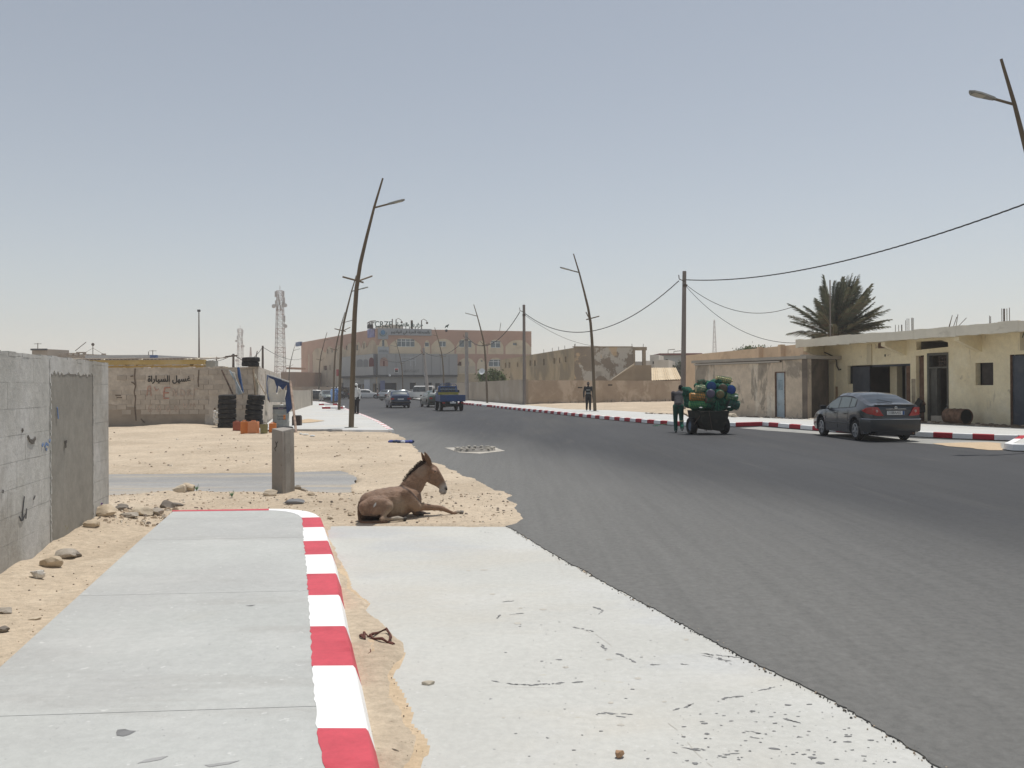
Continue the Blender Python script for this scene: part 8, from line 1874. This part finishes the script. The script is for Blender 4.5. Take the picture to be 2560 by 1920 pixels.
for k in range(430):
    x = rs.uniform(560, 1500); y = rs.uniform(600, 1080) if x < 1300 else rs.uniform(800, 1080)
    if k > 300: x = rs.uniform(640, 1400); y = rs.uniform(1030, 1170)
    if k > 400: x = rs.gauss(1130, 30); y = rs.uniform(780, 1000); p = Lp(x, y, -.50+.12*rs.random()) - Vector((cg.x, cg.y, .012)); pts = [p]
    d = Vector((rs.uniform(-1, 1), rs.uniform(-.3, .3), rs.uniform(-1, .3))).normalized()
    if x < 940 and 760 < y < 930: continue
    for j in range(6): d = (d+Vector((rs.uniform(-.5, .5), rs.uniform(-.2, .2), rs.uniform(-.6, .3)))).normalized(); p = p+d*.045; pts.append(p)
    mb.cur = 0 if rs.random() < .6 else 1; mb.tube(pts, rs.uniform(.004, .008), 3, False)
o = mb.build('loose_strands', [NETG, NETL], nt_); o['kind'] = 'stuff'
for (x, y) in ((845, 1048), (1380, 1038), (1130, 1120), (1510, 830)): MB().ball(Lp(x, y, -.6)-Vector((cg.x, cg.y, .012)), (.06, .03, .02), 8, 5).build('white_rag', WFR, nt_)
# ================================================================== people
SKIN = M('dark_skin', (.045, .028, .020), .6, .1, 9, spec=.4); HAIRM = M('black_hair', (.008, .008, .008), .9, .1, 20)
def person(label, loc, rz, h, pose, top, bottom, shoe=None, head=None, robe=None, voxel=.016, hands=True, hair=True, topext=None):
    """pose: joint -> (x,y,z) at height 1.75; x right, y forward (facing), z up"""
    t = thing('person', loc, label, 'person', None, rz); k = h/1.75
    J = dict(pelvis=(0, 0, .95), chest=(0, 0, 1.30), neck=(0, 0, 1.49), head=(0, .02, 1.635), shL=(-.19, 0, 1.42), shR=(.19, 0, 1.42), elL=(-.25, -.02, 1.14), elR=(.25, -.02, 1.14), haL=(-.26, .06, .88), haR=(.26, .06, .88), hipL=(-.09, 0, .92), hipR=(.09, 0, .92), knL=(-.10, .03, .50), knR=(.10, .03, .50), anL=(-.10, 0, .09), anR=(.10, 0, .09)); J.update(pose)
    V = {a: Vector(b)*k for a, b in J.items()}
    def limb(ns, rs_, lat=1.0): return chain([(V[n] if isinstance(n, str) else n, r_*k) for n, r_ in zip(ns, rs_)], lat=lat)
    fw = Vector((0, 1, 0)); pr = []
    hd = V['head']; pr += [(hd, (.075*k, .093*k, .112*k), None), (hd+Vector((0, .045, -.05))*k, (.05*k, .055*k, .06*k), None), (hd+Vector((0, .098, -.015))*k, (.012*k, .018*k, .022*k), None), (hd+Vector((.077, 0, -.01))*k, (.01*k, .02*k, .03*k), None), (hd+Vector((-.077, 0, -.01))*k, (.01*k, .02*k, .03*k), None), (hd+Vector((0, .088, -.06))*k, (.022*k, .012*k, .010*k), None)]
    pr += limb(('neck', 'head'), (.052, .05)); pr += [(V['chest'], (.15*k, .105*k, .19*k), None), (V['pelvis'], (.145*k, .105*k, .12*k), None)]
    pr += chain([(V['pelvis'], (.12*k, .09*k)), (V['chest'], (.14*k, .10*k))])
    for s in 'LR':
        pr += limb(('chest', 'sh'+s, 'el'+s, 'ha'+s), (.08, .055, .042, .028)); pr += limb(('hip'+s, 'kn'+s, 'an'+s), (.082, .055, .04)); pr += limb(('pelvis', 'hip'+s), (.09, .085))
        an = V['an'+s]; ft = an+Vector((0, .13, -.045))*k; pr += chain([(an+Vector((0, -.03, -.03))*k, .038*k), (ft, .034*k)])
        if hands:
            ha = V['ha'+s]; d = (ha-V['el'+s]).normalized(); sd = 1 if s == 'R' else -1; pr += chain([(ha, .026*k), (ha+d*.075*k, .030*k)])
            for j in range(4): f0 = ha+d*.08*k+Vector((0, .018*(j-1.5), 0))*k; pr += chain([(f0, .0095*k), (f0+d*.035*k, .009*k), (f0+(d*.06+Vector((-sd*.02, 0, 0)))*k, .008*k)])
            pr += chain([(ha+d*.02*k, .012*k), (ha+(d*.05+Vector((0, .045, 0)))*k, .010*k)])
    body = blob('body', pr, voxel*.8, SKIN, t, 3)
    # eyes, hair
    for s in (-1, 1): MB().ball(hd+Vector((s*.03, .088, .012))*k, (.011*k, .007*k, .007*k), 8, 6).build('eye', WFR, t)
    if hair: blob('hair', [(hd+Vector((0, -.018, .028))*k, (.083*k, .092*k, .100*k), None), (hd+Vector((0, -.03, .0))*k, (.082*k, .08*k, .09*k), None)], voxel, HAIRM, t, 2)
    tp = [(V['chest'], (.165*k, .125*k, .20*k), None)]+chain([(V['pelvis']+Vector((0, 0, .02))*k, (.155*k, .125*k)), (V['chest'], (.16*k, .12*k)), (V['neck']-Vector((0, 0, .06))*k, (.085*k, .07*k))])
    for s in 'LR': tp += limb(('chest', 'sh'+s, 'el'+s), (.095, .075, .058)) + ([] if topext == 'short' else limb(('el'+s, 'ha'+s), (.056, .042)))
    blob('shirt' if not robe else 'robe_top', tp, voxel, top, t, 3)
    bt = [(V['pelvis'], (.155*k, .125*k, .11*k), None)]
    for s in 'LR': bt += limb(('pelvis', 'hip'+s, 'kn'+s, 'an'+s), (.115, .105, .080, .062))
    blob('trousers', bt, voxel, bottom, t, 2)
    if shoe:
        for s in 'LR': an = V['an'+s]; blob('shoe', chain([(an+Vector((0, -.04, -.04))*k, (.045*k, .045*k)), (an+Vector((0, .13, -.055))*k, (.036*k, .042*k))]), voxel*.8, shoe, t, 2)
    if head:
        blob('head_cloth', [(hd+Vector((0, -.01, .03))*k, (.098*k, .108*k, .115*k), None), (hd+Vector((0, -.06, -.08))*k, (.085*k, .06*k, .11*k), None), (V['neck'], (.11*k, .095*k, .06*k), None)], voxel, head, t, 2)
    if robe:
        rb = chain([(V['neck']-Vector((0, 0, .08))*k, (.14*k, .12*k)), (V['chest'], (.24*k, .17*k)), (V['pelvis'], (.27*k, .20*k)), (Vector((0, 0, .32))*k, (.26*k, .2*k))])+limb(('chest', 'elL'), (.15, .11))+limb(('chest', 'elR'), (.15, .11)); blob('robe', rb, voxel*1.4, robe, t, 3)
    return t
TRK = M('dark_tracksuit', (.022, .026, .030), .85, .15, 6, layers=[((.05, .06, .06), 5, .66, .05, .5)]); WHS = M('white_shirt', (.60, .60, .58), .9, .04, 6); BLT = M('black_trousers', (.02, .02, .022), .9, .1, 6)
g = G(1471, 1027, .172)
pm = person('man in dark tracksuit with a pale chest print walking beside the leaning lamp', tuple(g), R(176), 1.80, dict(knL=(-.10, .10, .50), anL=(-.10, .06, .09), knR=(.09, .02, .50), anR=(.10, -.12, .11), haL=(-.27, -.02, .84), haR=(.27, .08, .85), elL=(-.27, -.03, 1.13), elR=(.27, -.0, 1.13), hipL=(-.09, 0, .92)), TRK, BLT, BLT, hands=True)
mb = MB(); 
for k in range(5): mb.box((-.10+.05*k, .128, 1.30), (.038, .012, .055))
mb.build('chest_print', M('pale_print', (.32, .34, .33), .8, .1, 6), pm)
MB().lathe([(.165, 1.06), (.168, 1.10), (.166, 1.14)], 18).build('grey_hem', M('grey_hem', (.18, .20, .20), .9, .1, 6), pm)
g = G(891, 1035, .13)
person('man in white shirt and white head cloth standing behind the nearest lamp post', (g.x, g.y, .13), R(160), 1.80, dict(knR=(.08, .05, .5), anR=(.10, -.06, .1), haR=(.25, .08, .9)), WHS, BLT, BLT, head=M('white_cloth', (.66, .66, .64), .9, .03, 6), hair=False)
BLR = M('pale_blue_robe', (.22, .36, .62), .85, .12, 5, layers=[((.50, .58, .70), 5, .6, .06, .6)])
g = G(833, 1007, .13); person('person in a pale blue and white robe on the left pavement, left of the pair', (g.x, g.y, .13), R(170), 1.75, {}, BLR, BLT, BLT, robe=BLR, voxel=.022)
g = G(841, 1005.5, .13); person('person in bright blue robe with dark hair, right of the pair by the lamp post', (g.x, g.y, .13), R(150), 1.78, dict(elR=(.30, .05, 1.15), haR=(.33, .15, 1.0)), BLR, BLT, BLT, robe=M('mid_blue_robe', (.09, .19, .45), .85, .15, 5, layers=[((.3, .4, .6), 5, .6, .06, .6)]), voxel=.022)
g = XY(944, 140); person('person in a pinkish top standing beside the white sedan', (g.x, g.y, .012), R(100), 1.72, dict(haL=(-.22, .2, 1.1)), M('pinkish_shirt', (.45, .33, .28), .9, .05, 5), BLT, BLT, voxel=.024, hands=False)
# cart pusher, leaning into the load from behind, striding
g = G(1700, 1083)
CPG = M('grey_vest', (.085, .08, .085), .9, .15, 6, layers=[((.11, .045, .05), 4, .68, .05, .5)]); CPT = M('dark_green_trousers', (.018, .085, .065), .9, .15, 6)
lean_ = .20
pp = person('man in a grey vest and green tracksuit trousers leaning into the back of the cart', (g.x-.03, g.y+.12, .012), R(-10), 1.76, dict(pelvis=(.0, -.04, .96), chest=(.02, .13, 1.27), neck=(.05, .24, 1.44), head=(.09, .34, 1.555), shL=(-.17, .17, 1.39), shR=(.21, .17, 1.38), elL=(-.18, .33, 1.15), elR=(.30, .34, 1.16), haL=(-.02, .50, 1.10), haR=(.36, .52, 1.12), hipL=(-.09, -.04, .92), hipR=(.09, -.04, .92), knL=(-.10, .06, .50), anL=(-.09, .02, .09), knR=(.10, -.02, .50), anR=(.12, -.22, .16)), CPG, CPT, M('grey_trainers', (.14, .15, .15), .8, .1, 8), voxel=.014)
for s, (a, b) in (('L', ((-.10, .06, .42), (-.09, .03, .17))), ('R', ((.105, -.06, .42), (.12, -.19, .22)))):
    blob('striped_cuff', chain([(a, .072), (b, .066)]), .013, M('green_cuff', (.03, .25, .16), .85, .1, 6, layers=[((.02, .05, .05), 9, .55, .03, .8, (.3, .3, 2.5))]), pp, 2)
MB().lathe([(.078, 0), (.080, .035), (.078, .05)], 14, (.108, -.09, .39)).build('pale_stripe', M('pale_yellow_band', (.42, .42, .26), .85, .05, 6), pp)

# ================================================================== donkey, lying with one foreleg stretched out
YAW = R(25)
S_ = .000758
dg_ = G(860+235/6.38, 1080+1462/6.38)
dk_ = thing('donkey', (dg_.x, dg_.y, height(dg_.x, dg_.y)-.02), 'brown donkey lying on the sandy verge, facing right with one foreleg stretched out', 'donkey', rz=YAW)
cosY = math.cos(YAW); tanY = math.tan(YAW)
def Q(x, y, lat=0.0):
    """photo-zoom point on the animal's mid plane (+lat towards its left, away from viewer) -> local (x forward, y left, z up)"""
    px, py = 860+x/6.38, 1080+y/6.38; r_ = ray(px, py)
    # vertical plane through dg_ along heading, shifted by lat
    hx, hy = math.cos(YAW), math.sin(YAW); nx, ny = -hy, hx
    ox, oy = dg_.x+nx*lat, dg_.y+ny*lat
    t = (ox*nx+oy*ny)/(r_.x*nx+r_.y*ny); p = Vector((r_.x*t, r_.y*t, CAM_H+r_.z*t))-Vector((dg_.x, dg_.y, dk_.location.z))
    return Vector((p.x*hx+p.y*hy, p.x*nx+p.y*ny, p.z))
def C_(pts, lat=.0, k=1.0):
    """pts: (x, y, radius in zoom px, lateral factor)"""
    return chain([(Q(x, y, lat), (r_*S_*1.08*k, r_*S_*1.08*k*(f[0] if f else 1))) for x, y, r_, *f in pts])
BL = .0
pr = []
# trunk
pr += C_([(330, 1185, 95, .95), (400, 1120, 150, 1.0), (560, 1110, 190, 1.0), (760, 1105, 220, .98), (930, 1080, 210, .92), (1050, 1075, 190, .80)])
pr += C_([(700, 1200, 170, 1.15), (850, 1190, 165, 1.12), (980, 1180, 130, 1.0)])
# rump and near thigh (haunch) - lateral towards the viewer
pr += C_([(330, 1200, 95, .9), (480, 1170, 140, .75), (620, 1150, 125, .65)], -.13)
pr += C_([(520, 1190, 130, .55), (690, 1180, 95, .5)], -.19)
pr += C_([(340, 1240, 90, .8), (500, 1230, 110, .8)], -.10)
pr += C_([(400, 1160, 130, .8), (600, 1150, 130, .8)], .13)
# shank folded down, cannon forward along the ground, hoof
pr += C_([(725, 1190, 62, .75), (660, 1290, 42, .8), (600, 1385, 36, .8)], -.23)
pr += C_([(595, 1392, 34, .9), (700, 1390, 27, .9), (810, 1375, 27, .9), (860, 1368, 32, .9)], -.25)
pr += C_([(860, 1372, 30, 1), (925, 1385, 28, 1.0), (955, 1385, 26, 1)], -.25)
# far hind leg shown under the belly
pr += C_([(650, 1330, 40, 1), (760, 1375, 30, 1)], .05)
pr += C_([(300, 1345, 62, .8), (430, 1350, 66, 1.2), (570, 1350, 66, 1.2), (700, 1320, 80, 1.2), (850, 1290, 90, 1.2), (960, 1260, 80, 1)], .03)  # added filler mass closing the shaded gap under rump and belly
pr += C_([(420, 1300, 110, 1), (640, 1290, 110, 1)], .08)
# shoulders, chest
pr += C_([(1000, 960, 110, .85), (1090, 1060, 140, .85), (1130, 1150, 110, .9)])
pr += C_([(1000, 1000, 100, .6), (1080, 1110, 105, .6), (1150, 1190, 75, .7)], -.13)
pr += C_([(1010, 1000, 100, .6), (1120, 1130, 100, .6)], .13)
# neck
pr += C_([(960, 930, 110, .62), (1060, 840, 130, .52), (1150, 730, 125, .44), (1230, 640, 110, .42), (1300, 570, 88, .46)])
pr += C_([(1090, 960, 120, .60), (1160, 860, 120, .48), (1220, 760, 110, .40), (1270, 680, 90, .4)])
# head
pr += C_([(1350, 560, 78, .80), (1420, 620, 92, .72), (1440, 700, 92, .62)])
pr += C_([(1400, 740, 88, .50), (1450, 760, 90, .55), (1510, 800, 80, .55), (1560, 860, 64, .60), (1590, 905, 58, .66)])
pr += C_([(1470, 640, 60, .95), (1530, 730, 52, .78), (1580, 820, 48, .72), (1605, 890, 46, .72)])
pr += C_([(1560, 940, 48, .75), (1590, 950, 52, .72)])
pr += C_([(1425, 612, 26, 1.0), (1450, 620, 22, 1)], -.062)
pr += C_([(1425, 612, 26, 1.0), (1450, 620, 22, 1)], .062)
# near foreleg stretched forward, hoof
pr += C_([(1130, 1190, 82, .7), (1260, 1195, 60, .75), (1400, 1205, 48, .8), (1520, 1212, 44, .85), (1580, 1225, 38, .85), (1680, 1270, 29, .9), (1745, 1298, 27, .95), (1775, 1295, 28, 1)], -.10)
pr += C_([(1775, 1290, 27, 1), (1815, 1272, 25, 1), (1860, 1278, 24, 1)], -.10)
# far foreleg folded under the chest
pr += C_([(1100, 1230, 60, .8), (1230, 1290, 38, .9), (1310, 1310, 30, 1)], .10); pr += C_([(1130, 1290, 40, .9), (1250, 1320, 28, .9)], -.02)
def fur(co):
    c = np.tile(np.array([.205, .122, .076]), (len(co), 1)); x, y, z = co[:, 0], co[:, 1], co[:, 2]
    n1 = fbm(x*9, z*9+y*5, 4, 1); n2 = fbm(x*30, z*30+y*20, 3, 2); n3 = fbm(x*70+z*20, z*90+y*60, 3, 7); c *= (1+.50*n1+.36*n2+.45*n3)[:, None]
    def near(p, r, col, a=1.0, ax=(1, 1, 1)):
        d = np.sqrt(((co-np.array(p))**2*np.array(ax)).sum(1)); t = np.clip(1-(d/r), 0, 1)*(1+.8*n1); t = np.clip(t*2.2, 0, 1)*a; c[:] = c*(1-t[:, None])+np.array(col)*t[:, None]
    q = lambda a, b, l=-.12: tuple(Q(a, b, l))
    near(q(880, 1260, -.22), .20, (.27, .20, .135), .75); near(q(1600, 920, 0), .115, (.36, .33, .30), .9); near(q(1635, 900, -.03), .035, (.05, .04, .04), .8); near(q(1590, 980, 0), .045, (.12, .10, .09), .7)
    near(q(700, 1390, -.25), .12, (.30, .22, .15), .7); near(q(850, 1370, -.25), .10, (.38, .34, .28), .8); near(q(950, 1385, -.25), .035, (.12, .11, .10), .9)
    near(q(1150, 1180, -.15), .13, (.25, .17, .11), .6); near(q(1450, 610, -.06), .05, (.33, .20, .14), .7); near(q(1240, 620, -.05), .10, (.30, .22, .16), .45, (1, .3, 1))
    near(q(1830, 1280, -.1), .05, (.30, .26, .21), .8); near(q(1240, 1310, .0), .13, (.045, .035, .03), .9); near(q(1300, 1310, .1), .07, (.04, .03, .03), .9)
    near(q(420, 1360, 0), .13, (.03, .022, .02), .9); near(q(500, 1390, 0), .08, (.03, .022, .02), .9)  # shade of the gap under the rump, put into the coat colour as near-black
    # dark shoulder cross and eel stripe: real coat markings
    for a, b in zip([(885, 838), (930, 880), (1000, 940), (1060, 990), (1110, 1050), (1150, 1085)][:-1], [(930, 880), (1000, 940), (1060, 990), (1110, 1050), (1150, 1085), (1150, 1085)]):
        for k in range(5):
            p = Q(a[0]+(b[0]-a[0])*k/5, a[1]+(b[1]-a[1])*k/5, 0); d = np.sqrt((x-p.x)**2+(z-p.z)**2); t = np.clip(1-d/.017, 0, 1)*(y < .02); t = np.clip(t*1.6, 0, .85); c[:] = c*(1-t[:, None])+np.array((.055, .028, .018))*t[:, None]
    p = Q(405, 1125, 0); 
    for dx, dz, r_ in ((0, 0, .014), (.008, .014, .010), (-.010, -.014, .010)):
        d = np.sqrt((x-p.x-dx)**2+(z-p.z-dz)**2); t = np.clip((1-d/r_)*3, 0, 1)*(y < 0); c[:] = c*(1-t[:, None])+np.array((.50, .48, .44))*t[:, None]
    return np.concatenate([np.clip(c, .01, .9), np.ones((len(co), 1))], 1)
fm_ = bpy.data.materials.new('donkey_coat'); fm_.use_nodes = True; nn_ = fm_.node_tree; bs = nn_.nodes['Principled BSDF']; at = nn_.nodes.new('ShaderNodeAttribute'); at.attribute_name = 'fur'
nn_.links.new(at.outputs['Color'], bs.inputs['Base Color']); bs.inputs['Roughness'].default_value = .62; bs.inputs['Specular IOR Level'].default_value = .3; bs.inputs['Sheen Weight'].default_value = .15
tn_ = nn_.nodes.new('ShaderNodeTexNoise'); tn_.inputs['Scale'].default_value = 38; tn_.inputs['Detail'].default_value = 4; bp_ = nn_.nodes.new('ShaderNodeBump'); bp_.inputs['Distance'].default_value = .009; nn_.links.new(tn_.outputs[0], bp_.inputs['Height']); nn_.links.new(bp_.outputs[0], bs.inputs['Normal'])
blob('body', pr, .0105, fm_, dk_, 5, colour=fur)
COATD = M('dark_mane', (.035, .022, .016), .9, .2, 20, .004, 80); COATB = M('brown_ear', (.15, .085, .05), .8, .15, 12)
# ears: hollow leaf shapes
def ear(base, tip, lat, w_, label):
    b = Q(*base, lat); t_ = Q(*tip, lat*1.15); ax = (t_-b); Lr = ax.length; ax.normalize(); side = Vector((.75, -.65, 0)); side = (side-ax*side.dot(ax)).normalized(); nrm = ax.cross(side); mb = MB(); vs = []; n = 12
    for i in range(n+1):
        u = i/n; ww = w_*(math.sin(PI*min(1, .22+u*.78))**.8)*(1 if u < .97 else .3)
        for j in range(7): a = -1+2*j/6; vs.append(b+ax*Lr*u+side*ww*a+nrm*(ww*.75*(a*a-.5)))
    m0 = len(vs); vs += [v-nrm*.006 for v in vs]
    f = [(i*7+j, i*7+j+1, (i+1)*7+j+1, (i+1)*7+j) for i in range(n) for j in range(6)]; f2 = [tuple(m0+k for k in q[::-1]) for q in f]
    rim = []
    for i in range(n): rim += [(i*7, (i+1)*7, m0+(i+1)*7, m0+i*7), (i*7+6, m0+i*7+6, m0+(i+1)*7+6, (i+1)*7+6)]
    mb.add(vs, f+f2+rim); return mb.build('ear', COATB, dk_, smooth=60)
ear((1310, 530), (1232, 320), .045, .026, ''); ear((1375, 540), (1284, 314), -.045, .034, '')
# upright mane made of short tufts
mb = MB(); crest = [(955, 812), (1010, 745), (1060, 690), (1110, 630), (1160, 580), (1215, 525), (1270, 490), (1325, 500)]; rs = random.Random(2)
crv = []
for (a, b) in zip(crest[:-1], crest[1:]):
    for k in range(14): crv.append((a[0]+(b[0]-a[0])*k/14, a[1]+(b[1]-a[1])*k/14))
for i, c in enumerate(crv):
    for s in (-.012, 0, .012):
        p = Q(c[0]+18, c[1]+24, s); d = (Q(c[0]-26, c[1]-22, s)-Q(c[0], c[1], s)).normalized(); d = (d+Vector((rs.uniform(-.25, .25), rs.uniform(-.2, .2), rs.uniform(-.2, .2)))).normalized(); L__ = rs.uniform(.050, .080)*(1 if i > 10 else .6+.04*i)
        mb.add([p+Vector((.008, 0, -.006)), p+Vector((-.008, 0, .006)), p+d*L__+Vector((-.003, 0, 0)), p+d*L__+Vector((.003, 0, 0))], [(0, 1, 2, 3)]); mb.add([p+Vector((0, .006, 0)), p-Vector((0, .006, 0)), p+d*L__], [(0, 1, 2)])
o = mb.build('mane', COATD, dk_)
blob('mane_root', C_([(975, 805, 20, .9), (1052, 705, 34, .8), (1150, 592, 38, .7), (1250, 505, 38, .7), (1325, 508, 28, .7)]), .008, COATD, dk_, 2)
# tail hanging and lying forward on the ground
pts = [Q(x, y, l) for x, y, l in ((262, 1110, 0), (240, 1200, -.01), (238, 1310, -.03), (250, 1405, -.07), (285, 1440, -.12), (380, 1445, -.17), (520, 1440, -.22), (640, 1432, -.26), (700, 1430, -.27))]
MB().tube(pts, [.022, .020, .018, .018, .020, .017, .017, .020, .008], 8).build('tail', M('tail_coat', (.15, .09, .055), .85, .2, 15, .004, 60), dk_, smooth=60)
# eye, nostril, hooves
MB().ball(Q(1448, 628, -.068), (.014, .009, .012), 10, 8).build('eye', M('eye_dark', (.01, .008, .006), .1, .1, 5, spec=.8), dk_, smooth=60)
MB().ball(Q(1638, 912, -.038), (.011, .008, .015), 8, 6).build('nostril', M('nostril_dark', (.015, .012, .01), .8), dk_, smooth=60)
HOOF = M('hoof_grey', (.16, .145, .125), .6, .2, 20); HOOFD = M('hoof_dark', (.04, .035, .03), .6, .2, 20)
for (a, b, l, m, r0, r1) in (((1850, 1275), (1892, 1288), -.10, HOOF, .022, .030), ((945, 1385), (985, 1388), -.25, HOOFD, .022, .030), ((1320, 1312), (1368, 1318), .10, HOOFD, .022, .028)):
    MB().tube([Q(*a, l), Q(*b, l)], [r0, r1], 10).build('hoof', m, dk_, smooth=40)
